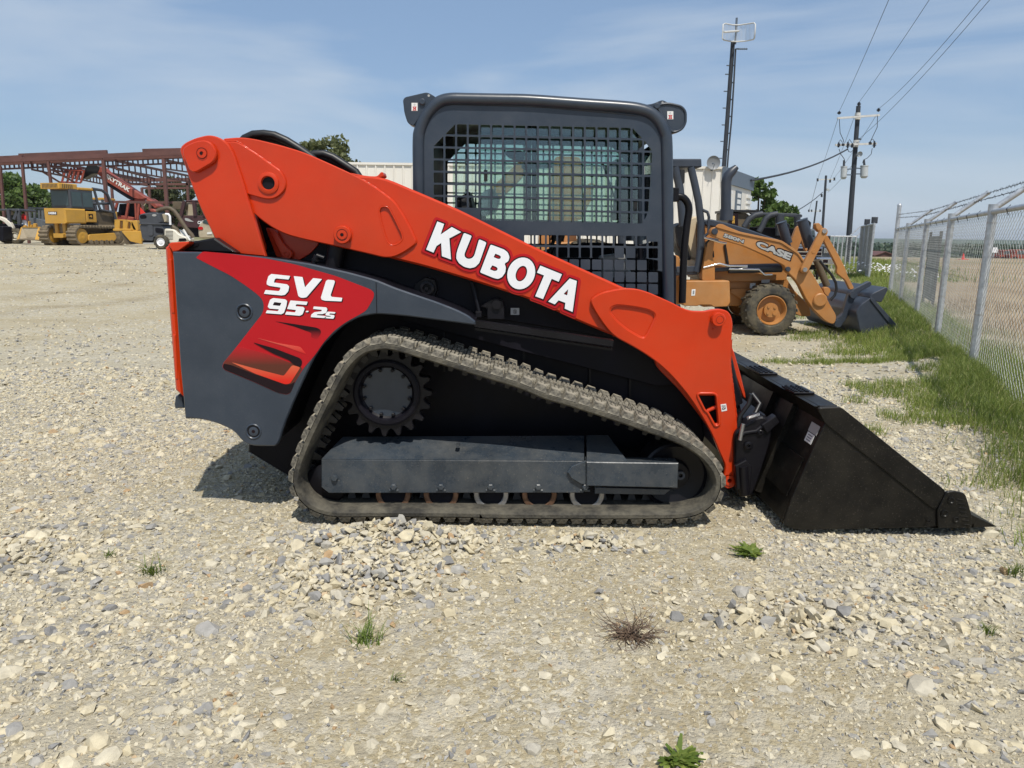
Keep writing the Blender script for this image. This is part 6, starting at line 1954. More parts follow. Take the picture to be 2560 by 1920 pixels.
# ------------------------------------------------------------------ utility poles
def upole(lab, Y, bot, top, r):
    b = P(*bot, Y); t = P(*top, Y)
    d = (t - b); gz = hz1(b.x, Y) - .3
    low = b - d * ((b.z - gz) / d.z)
    o = thing('utility_pole', lab, 'utility pole', (low.x, Y, gz + .3), 'utility poles')
    MB().cyl(low, t, r * 1.15, 14, r * .85).build('shaft', M['pole'], o, smooth=40)
    return o, low, t
YP1 = 42.0
p1, p1b, p1t = upole('tall dark utility pole carrying two grey transformers', YP1, Z3([(812, 1390)])[0], Z3([(868, 628)])[0], 0.135)
def v6(u, v, Y=YP1): return P(*V6([(u, v)])[0], Y)
for (a, b, nm) in (((275, 295), (1150, 232), 'crossarm'), ((235, 850), (1090, 822), 'crossarm')):
    MB().bar(v6(*a, YP1 - .3), v6(*b, YP1 - .3), 0.10, 0.10).build(nm, M['fibre'], p1)
for (a, b) in (((665, 185), (745, 185)), ((660, 265), (742, 318)), ((625, 752), (715, 830)), ((615, 838), (700, 890))):
    c0 = v6((a[0] + b[0]) / 2, a[1]); c1 = v6((a[0] + b[0]) / 2 - 8, max(b[1], a[1] + 60)); MB().cyl(c0, c1, 0.15, 14).build('pole_band', M['fibre'], p1, smooth=40)
INS = [(312, 215, 150), (1128, 160, 85), (722, 40, -40), (300, 900, 800), (388, 870, 815), (490, 915, 790), (578, 905, 810), (952, 845, 780), (1040, 905, 770), (735, 740, 715)]
for (u, v0, v1) in INS:
    a = v6(u, v0, YP1 - .32); b = v6(u + 6, v1, YP1 - .32)
    mb = MB(); mb.cyl(a, b, 0.05, 8)
    for k in range(3): c = a.lerp(b, .25 + .22 * k); mb.cyl(c, c.lerp(b, .12), 0.10, 10)
    mb.build('insulator', M['cable'], p1, smooth=40)
for (u0, u1, v0, v1) in ((352, 470, 1315, 1520), (760, 905, 1300, 1500)):
    c = (u0 + u1) / 2; top = v6(c + 4, v0, YP1 - .1); bt_ = v6(c - 4, v1, YP1 - .1); r = (u1 - u0) / 2 * .12055 / F * YP1
    mb = MB(); mb.cyl(bt_, top, r, 20); mb.cyl(top, top + Vector((0, 0, .06)), r * 1.08, 20); mb.cyl(bt_ - Vector((0, 0, .1)), bt_, r * .6, 20, r * .98)
    tr_ = mb.build('transformer', M['porcelain'], p1, smooth=35)
    MB().cyl(top, top + Vector((-.05, 0, .38)), 0.07, 10, 0.04).build('bushing', M['cable'], tr_, smooth=40)
    MB().bar(bt_.lerp(top, .8), v6(640, v0 + 30), .06, .06).build('bracket', M['trim'], tr_)
    MB().bar(bt_.lerp(top, .25), v6(625, v1 - 50), .06, .06).build('bracket', M['trim'], tr_)
MB().ring(v6(740, 1040, YP1 - .3), [(.14, -.05), (.14, .05), (.0001, .08)], 14).build('cable_bell', M['porcelain'], p1)
for pts in (((318, 310), (335, 600), (400, 740), (412, 800)), ((1110, 240), (1105, 480), (1000, 700), (960, 780)), ((1000, 920), (980, 1040), (900, 1120), (820, 1160), (800, 1230)), ((310, 930), (350, 1040), (420, 1140), (440, 1220)),
            ((490, 920), (510, 985), (560, 1000), (600, 960)), ((300, 800), (340, 740), (385, 800)), ((495, 790), (530, 735), (575, 800)), ((960, 770), (1010, 725), (1050, 780))):
    MB().tube([v6(*p, YP1 - .35) for p in pts], 0.018, 5).build('jumper_wire', M['cable'], p1, smooth=60)
Y2P = 78.0
p2, p2b, p2t = upole('middle distance utility pole with a short crossarm', Y2P, Z3([(656, 1338)])[0], Z3([(676, 1040)])[0], 0.13)
MB().bar(P(*Z3([(622, 1065)])[0], Y2P), P(*Z3([(728, 1062)])[0], Y2P), .1, .1).build('crossarm', M['fibre'], p2)
for (u, v) in ((626, 1065), (700, 1072), (725, 1060), (650, 1158)):
    MB().cyl(P(*Z3([(u, v + 10)])[0], Y2P), P(*Z3([(u, v - 8)])[0], Y2P), 0.10, 8).build('insulator', M['cable'], p2)
MB().cyl(P(*Z3([(684, 1130)])[0], Y2P), P(*Z3([(686, 1118)])[0], Y2P), 0.18, 10).build('lamp_head', M['porcelain'], p2)
Y3P = 125.0
p3, p3b, p3t = upole('farthest small utility pole above the loader arms of the backhoe', Y3P, Z3([(600, 1360)])[0], Z3([(622, 1190)])[0], 0.15)
MB().bar(P(*Z3([(572, 1252)])[0], Y3P), P(*Z3([(645, 1250)])[0], Y3P), .14, .14).build('crossarm', M['fibre'], p3)
for u in (574, 590, 640):
    MB().cyl(P(*Z3([(u, 1256)])[0], Y3P), P(*Z3([(u, 1242)])[0], Y3P), 0.13, 8).build('insulator', M['cable'], p3)


def cable(lab, pts, r=0.017, sag=0.0, rs=None):
    pts = [Vector(p) for p in pts]
    out = []
    for a, b in zip(pts, pts[1:]):
        L = (b - a).length
        for k in range(10):
            t = k / 10; q = a.lerp(b, t); q.z -= sag * L * 4 * t * (1 - t); out.append(q)
    out.append(pts[-1])
    o = MB().tube(out, r, 5).build('overhead_wire', M['cable'], None, smooth=60)
    tag(o, lab, 'wire', 'overhead power lines'); return o
def over(u): 
    e = P(*Z3([(u, 0)])[0], 24.0); return e
def ext(a, b, k=0.6): return b + (b - a) * k
for (s, e, lab) in ((v6(318, 150), 1047, 'overhead wire rising from the left end of the upper crossarm'), (v6(728, -40), 1287, 'overhead wire rising from the top of the tall pole'),
                    (v6(1145, 90), 1590, 'overhead wire rising from the right end of the upper crossarm'), (v6(735, 720), 1645, 'overhead wire rising from the middle of the tall pole')):
    ee = over(e); cable(lab, [s, ee, ext(s, ee)], 0.009, 0.004 if e < 1400 else 0.012)
cable('power line from the upper crossarm of the tall pole to the middle pole', [v6(290, 300), P(*Z3([(626, 1060)])[0], Y2P)], 0.011, .004)
cable('power line from behind the tall pole down to the middle pole', [v6(640, 240), P(*Z3([(700, 1062)])[0], Y2P)], 0.011, .004)
cable('power line from the right of the tall pole to the middle pole', [v6(1080, 240), P(*Z3([(724, 1055)])[0], Y2P)], 0.011, .004)
cable('neutral wire between the tall pole and the middle pole', [v6(690, 1130), P(*Z3([(686, 1140)])[0], Y2P)], 0.012, .004)
cable('power line between the middle pole and the farthest pole', [P(*Z3([(626, 1062)])[0], Y2P), P(*Z3([(576, 1245)])[0], Y3P)], 0.022, .003)
cable('thick black service cable from the tall pole to the white building', [v6(490, 935), wallpt(.85, zt - .1, .1)], 0.040, .012)
cable('dark service cable running down from the middle pole', [P(*Z3([(655, 1140)])[0], Y2P), P(*Z3([(500, 1250)])[0], 60)], 0.04, .006)


# ------------------------------------------------------------------ chain link fence along the right
FD = Vector((0.387, 0.922, 0)); FN = Vector((0.922, -0.387, 0))
FA = Vector((5.1, 8.1, 0))
def fpt(y, z=0.0, o=0.0):
    p = FA + FD * ((y - 8.1) / 0.922) + FN * o
    return Vector((p.x, p.y, z))


def chainlink(p0, p1, z0f, z1f, cell, r, sides=3, vh=None):
    """woven zigzag wires between two ground points; z0f/z1f give bottom and top height along t"""
    p0 = np.array(p0); p1 = np.array(p1)
    L = np.linalg.norm(p1 - p0); d = (p1 - p0) / L
    n = int(L / cell)
    nn = np.array([d[1], -d[0], 0.0])
    vh = vh or cell * 1.25
    V = []; Fc = []; off = 0
    for i in range(n):
        s = i * cell
        t = s / L
        z0, z1 = z0f(t), z1f(t)
        m = int((z1 - z0) / (vh / 2)) + 1
        k = np.arange(m)
        a = s + np.where((k + i) % 2 == 0, -cell * .52, cell * .52)
        zz = np.linspace(z0, z1, m)
        base = p0[None] + d[None] * a[:, None]
        base[:, 2] = zz
        base += nn[None] * (np.where(k % 2 == 0, r, -r))[:, None]
        for q in range(sides):
            an = 2 * math.pi * q / sides
            V.append(base + d[None] * r * math.cos(an) + nn[None] * r * math.sin(an))
        kk = np.arange(m - 1)
        for q in range(sides):
            q2 = (q + 1) % sides
            Fc.append(np.stack([off + q * m + kk, off + q2 * m + kk, off + q2 * m + kk + 1, off + q * m + kk + 1], -1))
        off += m * sides
    return np_mesh('chain_link_mesh', np.concatenate(V), np.concatenate(Fc), np.full(sum(len(f) for f in Fc), 4))


fence = thing('chain_link_fence', 'galvanised chain link fence with angled barbed wire arms along the right edge', 'fence', fpt(8.1))
PY = [5.0, 8.1, 10.85, 13.6, 16.8, 19.7]
HT = 1.78
ztop = lambda y: HT + 0.02 + hz1(fpt(8.1).x, 8.1) * 0
for k, y in enumerate(PY):
    g = hz1(fpt(y).x, y) - .2
    last = (k == len(PY) - 1)
    top = HT + (.55 if last else 0)
    ps = MB().cyl(fpt(y, g), fpt(y, top), 0.044 if not last else .05, 14).build('post', M['galv'], fence, smooth=40)
    MB().cyl(fpt(y, .62), fpt(y, .635), 0.0475, 14).build('tie_band', M['steel'], ps, smooth=40)
    MB().cyl(fpt(y, 1.60), fpt(y, 1.615), 0.0475, 14).build('tie_band', M['steel'], ps, smooth=40)
    if last:
        MB().ring(fpt(y, top), [(.055, -.03), (.055, .0), (.03, .035), (.0001, .045)], 14, axis='z').build('post_cap', M['galv'], ps, smooth=40)
    else:
        a = fpt(y, top - .03); b = fpt(y, top + .30, .40)
        MB().cyl(a, b, 0.030, 12).build('barb_arm', M['galv'], ps, smooth=40)
        MB().cyl(b, b + (b - a).normalized() * .02, 0.033, 12).build('arm_cap', M['galv'], ps, smooth=40)
        MB().cyl(a - Vector((0, 0, .05)), a + Vector((0, 0, .05)), 0.05, 14).build('rail_collar', M['galv'], ps, smooth=40)
for k in range(len(PY) - 1):
    MB().cyl(fpt(PY[k], HT - .06), fpt(PY[k + 1], HT - .06), 0.028, 12).build('top_rail', M['galv'], fence, smooth=40)
    for j in range(1, 4):
        yy_ = PY[k] + (PY[k + 1] - PY[k]) * j / 4
        MB().tube([fpt(yy_, HT - .02), fpt(yy_, HT - .06, -.032), fpt(yy_, HT - .12, -.008)], 0.004, 5).build('wire_tie', M['cable'], fence)
cl = chainlink(fpt(3.4), fpt(19.7), lambda t: 0.03, lambda t: HT - .09, 0.060, 0.0021)
stuff(link('chain_link_mesh', cl, M['wire'], fence))
for (frac, nm) in ((.62, 'barbed_wire'), (.98, 'barbed_wire')):
    pts = [fpt(3.2, HT - .03 + .33 * frac, .40 * frac)] + [fpt(y, HT - .03 + .33 * frac, .40 * frac) for y in PY[:-1]] + [fpt(PY[-1], HT + .20 + .22 * (frac - .5))]
    bw = MB().tube(pts, 0.0045, 5)
    for a, b in zip(pts, pts[1:]):
        L = (b - a).length; n_ = int(L / .11)
        for j in range(n_):
            c = a.lerp(b, (j + .5) / n_); an = random.random() * 3.14
            u = Vector((FN.x * math.cos(an), FN.y * math.cos(an), math.sin(an))) * .022
            bw.tube([c - u, c + u], 0.003, 3)
    bw.build('barbed_wire', M['cable'], fence)
# dark screen panel leaning behind the fence
g0, g1 = fpt(17.2, 0, .5), fpt(15.6, 0, .5)
dp = thing('screen_panel', 'dark blue grey mesh screen panel standing behind the chain link fence', 'panel', g0.lerp(g1, .5))
MB().bar(g0.lerp(g1, .0) + Vector((0, 0, .85)), g1 + Vector((0, 0, .85)), 0.03, 1.35).build('sheet', M['greenpanel'], dp)
for q in (g0, g1): MB().cyl(q, q + Vector((0, 0, 1.62)), 0.03, 8).build('upright', M['cable'], dp)

# gate leaf standing open
ga = thing('gate_leaf', 'open grey chain link gate leaf beyond the backhoe bucket', 'gate', (12.7, 26.7, 0))
gA = Vector((12.7, 26.7, 0)); gB = Vector((14.6, 31.8, 0))
zga, zgb = hz1(gA.x, gA.y) + .06, hz1(gB.x, gB.y) + .06
for t in (0, .33, .66, 1):
    q = gA.lerp(gB, t); MB().cyl(q + Vector((0, 0, zga)), q + Vector((0, 0, 2.02)), 0.04, 8).build('upright', M['galv'], ga, smooth=40)
for z in (zga + .04, 2.0): MB().cyl(gA + Vector((0, 0, z)), gB + Vector((0, 0, z)), 0.035, 8).build('frame_rail', M['galv'], ga, smooth=40)
stuff(link('chain_link_mesh', chainlink(gA, gB, lambda t: zga + .05, lambda t: 2.0, 0.07, 0.006), M['wire'], ga))
stuff(link('privacy_mesh', chainlink(gA + Vector((.03, 0, 0)), gB + Vector((.03, 0, 0)), lambda t: zga + .05, lambda t: 1.98, 0.05, 0.009), M['galv'], ga))
for t in (0.02, .55): 
    q = gA.lerp(gB, t); MB().box(q.x - .1, q.x + .1, q.y - .05, q.y + .05, 2.02, 2.24, .02).build('roller_bracket', M['cable'], ga)
fb = thing('far_fence', 'short grey fence run behind the truck and the gate', 'fence', (16, 38, 0))
q0, q1 = P(2070, 640, 38), P(2136, 640, 38)
for t in np.linspace(0, 1, 7):
    q = q0.lerp(q1, t); MB().cyl((q.x, 38, -.2), (q.x, 38, 1.65), 0.04, 8).build('post', M['galv'], fb, smooth=40)
MB().cyl((q0.x, 38, 1.62), (q1.x, 38, 1.62), 0.04, 8).build('top_rail', M['galv'], fb, smooth=40)
stuff(link('chain_link_mesh', chainlink((q0.x, 38, 0), (q1.x, 38, 0), lambda t: 0, lambda t: 1.6, 0.09, 0.007), M['wire'], fb))
for k in range(3):
    a = Vector((q1.x - .5 + k * .35, 37.6, 1.65)); MB().cyl(a, a + Vector((.45, 0, .45)), 0.03, 8).build('barb_arm', M['galv'], fb, smooth=40)

# ------------------------------------------------------------------ pickup truck facing us beyond the backhoe
YK = 29.0
kc = P(2024, 640, YK); kx = kc.x; kz = hz1(kx, YK)
pk = thing('pickup_truck', 'dark grey pickup truck with chrome grille facing forward behind the backhoe arms', 'pickup truck', (kx, YK + 2.6, kz))
def kbox(name, x0, x1, y0, y1, z0, z1, mat, b=.03, par=None): return MB().box(kx + x0, kx + x1, YK + y0, YK + y1, kz + z0, kz + z1, b).build(name, M[mat], par or pk)
kbox('body', -.98, .98, .15, 5.4, .55, 1.15, 'truck', .06)
kbox('hood', -.90, .90, .10, 1.5, 1.10, 1.26, 'truck', .06)
mb = MB(); mb.prism([(-.86 + kx, 1.24 + kz), (.86 + kx, 1.24 + kz), (.72 + kx, 1.86 + kz), (-.72 + kx, 1.86 + kz)], YK + 1.5, YK + 3.2, .06); kcab = mb.build('cab', M['truck'], pk)
mb = MB(); mb.prism([(-.78 + kx, 1.30 + kz), (.78 + kx, 1.30 + kz), (.66 + kx, 1.78 + kz), (-.66 + kx, 1.78 + kz)], YK + 1.46, YK + 1.51, .0); mb.build('windscreen', M['greenpanel'], kcab)
kg = kbox('grille', -.52, .52, .05, .15, .80, 1.14, 'chrome', .03)
for j in range(2):
    for s_ in (-1, 1): kbox('grille_mesh', -.46 if s_ < 0 else .04, -.04 if s_ < 0 else .46, .03, .06, .84 + j * .15, .95 + j * .15, 'ink', .0, kg)
for s_ in (-1, 1):
    kbox('headlight', s_ * .75 - .18, s_ * .75 + .18, .06, .16, .92, 1.12, 'chrome', .02)
    kbox('mirror', s_ * 1.22 - .16, s_ * 1.22 + .16, 1.5, 1.62, 1.32, 1.60, 'hose', .03)
    kbox('mirror_arm', s_ * 1.0 - .12, s_ * 1.0 + .12, 1.53, 1.58, 1.38, 1.42, 'hose', .0)
    for y_ in (.95, 4.3):
        c = Vector((kx + s_ * .86, YK + y_, kz + .40))
        MB().ring(c, [(.0001, -.13), (.22, -.13), (.40, -.12), (.41, 0), (.40, .12), (.22, .13), (.0001, .13)], 24, axis='x').build('wheel', M['hose'], pk, smooth=35)
kbox('bumper', -.98, .98, -.03, .15, .48, .76, 'chrome', .04)
for s_ in (-1, 1): kbox('fog_light', s_ * .62 - .09, s_ * .62 + .09, -.05, 0, .56, .68, 'ink', .01)
kbox('underbody', -.85, .85, .2, 5.2, .28, .56, 'dark', .03)

# ------------------------------------------------------------------ machine with an open black canopy behind the backhoe
YQ = 19.0
cg = thing('canopy_machine', 'black open roll cage canopy of a machine behind the backhoe hood', 'machine', (P(1900, 700, YQ).x, YQ, 0))
z2p = lambda u, v, Y=YQ: P(*Z2([(u, v)])[0], Y)
slab('canopy_roof', Z2([(558, 498), (805, 500), (805, 520), (558, 520)]), YQ, 1.3, 'hose', cg, .01, 0)
slab('canopy_bar', Z2([(740, 522), (900, 528), (1190, 538), (1198, 552), (1190, 566), (760, 540)]), YQ, .12, 'cable', cg, .01, 2)
slab('canopy_bar', Z2([(760, 520), (1150, 530), (1150, 548), (760, 538)]), YQ + 1.4, .12, 'cable', cg, .01, 2)
for pts, r in ((((820, 690), (850, 640), (880, 575), (920, 545), (980, 535)), .075), (((690, 650), (735, 580), (790, 545), (850, 535)), .075), (((1000, 540), (1000, 720)), .11), (((1150, 560), (1155, 660)), .08)):
    MB().tube([z2p(*p) for p in pts], r, 10).build('canopy_post', M['cable'], cg, smooth=60)
slab('engine_cover', Z2([(560, 520), (720, 530), (745, 560), (745, 660), (700, 680), (560, 640)]), YQ + .1, 1.2, 'brownhose', cg, .02, 4)
slab('side_panel', Z2([(556, 530), (640, 530), (640, 640), (556, 620)]), YQ - .02, .1, 'ink', cg, .0, 0)
text_map('ale', Z2([(578, 618), (578, 552), (612, 552), (612, 618)]), YQ - .03, 'yellow', cg, 'lettering', .04, .01)
slab('undercarriage', Z2([(560, 640), (1150, 660), (1150, 900), (560, 900)]), YQ + .3, 1.0, 'dark', cg, .02, 4)


# ------------------------------------------------------------------ trees
def tree(lab, px, py_top, Y, width_px, mat, leaves=6000, base_frac=0.25, leaf=0.14, squash=1.0, seed=1, gap=0.0, group=None, cat='tree', nclump=26):
    r = np.random.default_rng(seed)
    top = P(px, py_top, Y); gz = hz1(top.x, Y)
    H = top.z - gz; Rw_ = width_px / 2 / F * Y
    o = thing('tree', lab, cat, (top.x, Y, gz), group)
    c0 = gz + H * base_frac
    hh = (top.z - c0) / 2
    cc = []
    for k in range(nclump):
        for _ in range(50):
            p = r.uniform(-1, 1, 3)
            if np.linalg.norm(p) < 1: break
        p = p / max(np.linalg.norm(p), .01) * np.linalg.norm(p) ** 0.55
        wid = 1 - .35 * max(p[2], 0)
        cc.append((top.x + p[0] * Rw_ * .86 * wid, Y + p[1] * Rw_ * .86 * wid, c0 + hh + p[2] * hh * .86, Rw_ * r.uniform(.20, .38)))
    # trunk and limbs
    mb = MB(); tb = Vector((top.x, Y, gz - .1)); tm = Vector((top.x + r.normal(0, .1), Y, c0 + hh * .5))
    mb.tube([tb, tb.lerp(tm, .5) + Vector((r.normal(0, .08), 0, 0)), tm, Vector((top.x, Y, top.z - hh * .3))], .1, 8, rs=[H * .030, H * .024, H * .016, H * .006])
    for c in cc[:12]:
        s = tb.lerp(tm, r.uniform(.5, 1.0)); e = Vector(c[:3]); m_ = s.lerp(e, .5) + Vector((0, 0, -.1 * H * .3))
        mb.tube([s, m_, e], .05, 5, rs=[H * .011, H * .007, H * .003])
    mb.build('trunk', M['bark'], o, smooth=40)
    n = leaves
    ci = r.integers(0, len(cc), n); C = np.array(cc)[ci]
    d = r.normal(size=(n, 3)); d /= np.linalg.norm(d, axis=1)[:, None]
    rad_ = r.random(n) ** .45 * C[:, 3]
    p = C[:, :3] + d * rad_[:, None] * np.array([1, 1, .75])
    if gap:
        k = fbm(p[:, 0] * 2.2 + seed, p[:, 2] * 2.2, seed, 3) > gap; p = p[k]; C = C[k]; n = len(p)
    a = r.normal(size=(n, 3)); a /= np.linalg.norm(a, axis=1)[:, None]
    b = np.cross(a, r.normal(size=(n, 3))); b /= np.linalg.norm(b, axis=1)[:, None]
    s = leaf * r.uniform(.6, 1.3, n)[:, None]
    v = np.stack([p - a * s, p + b * s * .55, p + a * s, p - b * s * .55], 1).reshape(-1, 3)
    f = np.arange(n * 4).reshape(n, 4)
    tone = np.repeat(np.clip(r.normal(.45, .2, n) + r.normal(0, .12, len(cc))[ci if len(ci) == n else 0] , 0, 1), 4) if len(ci) == n else np.repeat(np.clip(r.normal(.45, .22, n), 0, 1), 4)
    v = v - np.array(o.location)
    cro = link('crown', np_mesh('crown', v, f, np.full(n, 4), {'tone': tone}), M[mat], o, False)
    return o


tree('dense green tree at the far left edge behind the shed posts', 22, 430, 58, 150, 'leaf', 11000, .12, .20, seed=3, group='trees around the yard')
tree('rounded green tree between the far left tree and the bulldozer cab', 92, 462, 60, 95, 'leaf', 7000, .10, .20, seed=4, group='trees around the yard')
tree('dark olive tree behind the end of the steel shed', 430, 448, 62, 165, 'leaf_dark', 9000, .10, .20, seed=5, gap=.36, group='trees around the yard')
tree('olive green tree rising behind the loader arm', 806, 326, 30, 215, 'leaf_olive', 15000, .2, .10, seed=6, gap=.40, group='trees around the yard', nclump=60)
tree('sparse green tree with open branches beside the white building', 1900, 438, 34, 125, 'leaf', 6000, .15, .13, seed=7, gap=.45, group='trees around the yard', nclump=34)
tree('round dark green tree behind the black canopy', 1952, 495, 40, 125, 'leaf', 9000, .1, .13, seed=8, group='trees around the yard')
tree('low dark bush at the foot of the canopy machine', 1925, 560, 36, 130, 'leaf_dark', 3500, .0, .12, seed=9, group='trees around the yard', cat='bush')

# far woodland in the valley, hills on the horizon
r = np.random.default_rng(5)
n = 1500
Yf = r.uniform(210, 900, n); Xf = r.uniform(-.2, .85, n) * Yf
hgt = r.uniform(.55, 1.0, n) * 10.0
Rf = r.uniform(2.2, 5.0, n)
V = []; T = []
for k in range(n):
    m_ = 60
    d = r.normal(size=(m_, 3)); d /= np.linalg.norm(d, axis=1)[:, None]
    g = float(hz1(Xf[k], Yf[k]))
    p = np.array([Xf[k], Yf[k], g + hgt[k] * .5]) + d * np.array([Rf[k], Rf[k], hgt[k] * .5])
    s = Rf[k] * r.uniform(.14, .30, m_)[:, None]
    a = r.normal(size=(m_, 3)); a /= np.linalg.norm(a, axis=1)[:, None]; b = np.cross(a, d); b /= np.linalg.norm(b, axis=1)[:, None] + 1e-6
    V.append(np.stack([p - a * s, p + b * s, p + a * s, p - b * s], 1).reshape(-1, 3)); T.append(np.repeat(np.clip(r.normal(.4, .2, m_), 0, 1), 4))
V = np.concatenate(V); T = np.concatenate(T)
wood = stuff(link('far_woodland', np_mesh('far_woodland', V, np.arange(len(V)).reshape(-1, 4), np.full(len(V) // 4, 4), {'tone': T}), M['leaf_far']))
tag(wood, 'distant green woodland along the horizon', 'woodland')
def hill(Y, zb, amp, seed, name, x0=-2600, x1=4200):
    xs = np.linspace(x0, x1, 140)
    v = []; 
    for (dy, k) in ((-500, 0), (-250, .6), (0, 1), (400, .7), (900, 0)):
        z = zb + (amp * (0.35 + fbm(xs * .0016, 0 * xs + dy * .001, seed, 4))) * k - 9 * (1 - k)
        v.append(np.stack([xs, np.full_like(xs, Y + dy), z], -1))
    v = np.concatenate(v); m_ = len(xs)
    f = np.array([[r_ * m_ + i, r_ * m_ + i + 1, (r_ + 1) * m_ + i + 1, (r_ + 1) * m_ + i] for r_ in range(4) for i in range(m_ - 1)])
    return structure(link(name, np_mesh(name, v, f, np.full(len(f), 4), smooth=True), M['hillside']))
M['hillside'] = paint('wooded_hillside', (0.045, 0.075, 0.035), 0.95, var=.35, vscale=.01)
hill(1900, -4, 13, 61, 'hill'); hill(3600, -2, 26, 71, 'hill')

# ------------------------------------------------------------------ small things in the field behind the fence
def far_car(px, py, Y, L, mat, lab):
    q = P(px, py, Y); g = hz1(q.x, Y)
    o = thing('parked_car', lab, 'car', (q.x, Y, g), 'vehicles far behind the fence')
    MB().prism(rc([(q.x - L / 2, g + .35), (q.x + L / 2, g + .35), (q.x + L / 2, g + .85), (q.x - L / 2, g + .85)], .12, 3), Y, Y + 1.7, .05).build('body', M[mat], o)
    MB().prism(rc([(q.x - L * .32, g + .83), (q.x + L * .28, g + .83), (q.x + L * .18, g + 1.45), (q.x - L * .25, g + 1.45)], .10, 3), Y + .1, Y + 1.6, .05).build('cabin', M[mat], o)
    MB().prism(rc([(q.x - L * .24, g + .92), (q.x + L * .20, g + .92), (q.x + L * .14, g + 1.36), (q.x - L * .19, g + 1.36)], .06, 3), Y + .08, Y + .12).build('side_glass', M['truck'], o)
    for s_ in (-1, 1): MB().ring((q.x + s_ * L * .3, Y - .02, g + .32), [(.32, .2), (.32, 0), (.0001, 0)], 14).build('wheel', M['hose'], o, smooth=30)
far_car(2519, 640, 90, 1.9, 'maroon', 'small red vehicle far behind the fence near the right edge')
far_car(2556, 640, 89, 2.8, 'maroon', 'red vehicle cut by the right edge far behind the fence')
q = P(2485, 640, 64); o = thing('white_sign', 'small white sign board far behind the fence', 'sign', (q.x, 64, hz1(q.x, 64)))
MB().box(q.x - .25, q.x + .25, 64, 64.05, .55, 1.0, .01).build('board', M['white'], o); MB().cyl((q.x, 64.1, -.3), (q.x, 64.1, 1.0), .04, 6).build('post', M['galv'], o)
q = P(2445, 645, 60); o = thing('traffic_cone', 'orange traffic cone far out in the field behind the fence', 'cone', (q.x, 62, hz1(q.x, 62)))
MB().cyl((q.x, 62, hz1(q.x, 62)), (q.x, 62, hz1(q.x, 62) + .55), .14, 12, .03).build('cone', M['redcloth'], o, smooth=40); MB().box(q.x - .3, q.x + .3, 61.7, 62.3, hz1(q.x, 62) - .02, hz1(q.x, 62) + .05).build('base', M['redcloth'], o)
q = P(2361, 640, 66); o = thing('light_pole', 'thin pale light pole far behind the fence', 'pole', (q.x, 66, hz1(q.x, 66)))
MB().cyl((q.x, 66, -.3), (q.x + .1, 66, 2.0), .06, 8).build('shaft', M['galv'], o); MB().box(q.x - .1, q.x + .35, 65.9, 66.1, 1.98, 2.06).build('head', M['galv'], o)
q = P(2213, 627, 95); o = thing('red_barn', 'small rust red shed on the horizon beside the fence corner', 'shed', (q.x, 95, hz1(q.x, 95)))
g = hz1(q.x, 95); MB().prism([(q.x - 1.2, g - .3), (q.x + 1.2, g - .3), (q.x + 1.2, g + .9), (q.x, g + 1.3), (q.x - 1.2, g + .9)], 95, 98).build('wall', M['iron'], o)
MB().prism([(q.x - 1.4, g + .8), (q.x, g + 1.3), (q.x + 1.4, g + .8), (q.x + 1.4, g + .9), (q.x, g + 1.42), (q.x - 1.4, g + .9)], 94.8, 98.2).build('roof', M['iron'], o)


# ================================================================== left background: open steel shed
z1 = lambda u, v, Y: P(*Z1([(u, v)])[0], Y)
shed = thing('steel_shed', 'open red oxide steel shed frame without walls at the far left', 'shed', (z1(900, 1100, 46).x, 46, hz1(-22, 46)))
YS0, YS1 = 41.0, 60.0
def spost(u0, v0, u1, v1, Y, w=.20):
    t = z1(u0, v0, Y); b = z1(u1, v1, Y); d = (t - b); g = hz1(b.x, Y) - .1
    low = b - d * ((b.z - g) / d.z)
    return MB().bar(low, t, w, w, up=(0, 1, 0)).build('post', M['iron'], shed)
for a in ((3, 320, 62, 1090), (236, 280, 290, 900), (512, 270, 560, 640), (1100, 258, 1140, 790), (1740, 245, 1776, 750)):
    spost(*a, YS0, .12 if a[0] < 1000 else .16)
for a in ((1188, 540, 1206, 820), (1585, 480, 1592, 640), (1508, 550, 1514, 640), (1990, 440, 2000, 640)):
    spost(*a, YS1 - 2, .16)
def sbar(name, p, q, w, h): return MB().bar(p, q, w, h).build(name, M['iron'], shed)
# eave beams and stacked purlins
sbar('eave_beam', z1(-60, 262, YS0), z1(1960, 175, YS0), .12, .22)
sbar('purlin', z1(205, 208, YS0 + 1.2), z1(1140, 170, YS0 + 1.2), .14, .20)
sbar('purlin', z1(1520, 158, YS0 + 1.2), z1(2100, 146, YS0 + 1.2), .14, .20)
sbar('purlin', z1(-60, 236, YS0 + .8), z1(240, 222, YS0 + .8), .14, .18)
sbar('eave_beam', z1(-60, 284, YS0 + 2.5), z1(1960, 204, YS0 + 2.5), .14, .16)
def truss(p, q, drop, n):
    dv = Vector((0, 0, -drop))
    t = MB().bar(p, q, .10, .14).build('truss', M['iron'], shed)
    MB().bar(p + dv, q + dv, .08, .09).build('bottom_chord', M['iron'], t)
    for k in range(n + 1):
        c = p.lerp(q, k / n); MB().bar(c, c + dv, .06, .07, up=(0, 1, 0)).build('web_strut', M['iron'], t)
truss(z1(0, 300, YS0 + .3), z1(1090, 246, YS0 + .3), .26, 22)
truss(z1(1090, 262, YS0 + .3), z1(2000, 222, YS0 + .3), .30, 17)
truss(z1(330, 270, YS0 + .2), z1(1120, 460, YS1), .42, 18)
truss(z1(500, 268, YS0 + .2), z1(1560, 470, YS1), .42, 20)
truss(z1(1150, 320, YS0 + 4), z1(1700, 470, YS1), .45, 13)
truss(z1(1230, 262, YS0 + .2), z1(2080, 440, YS1), .45, 17)
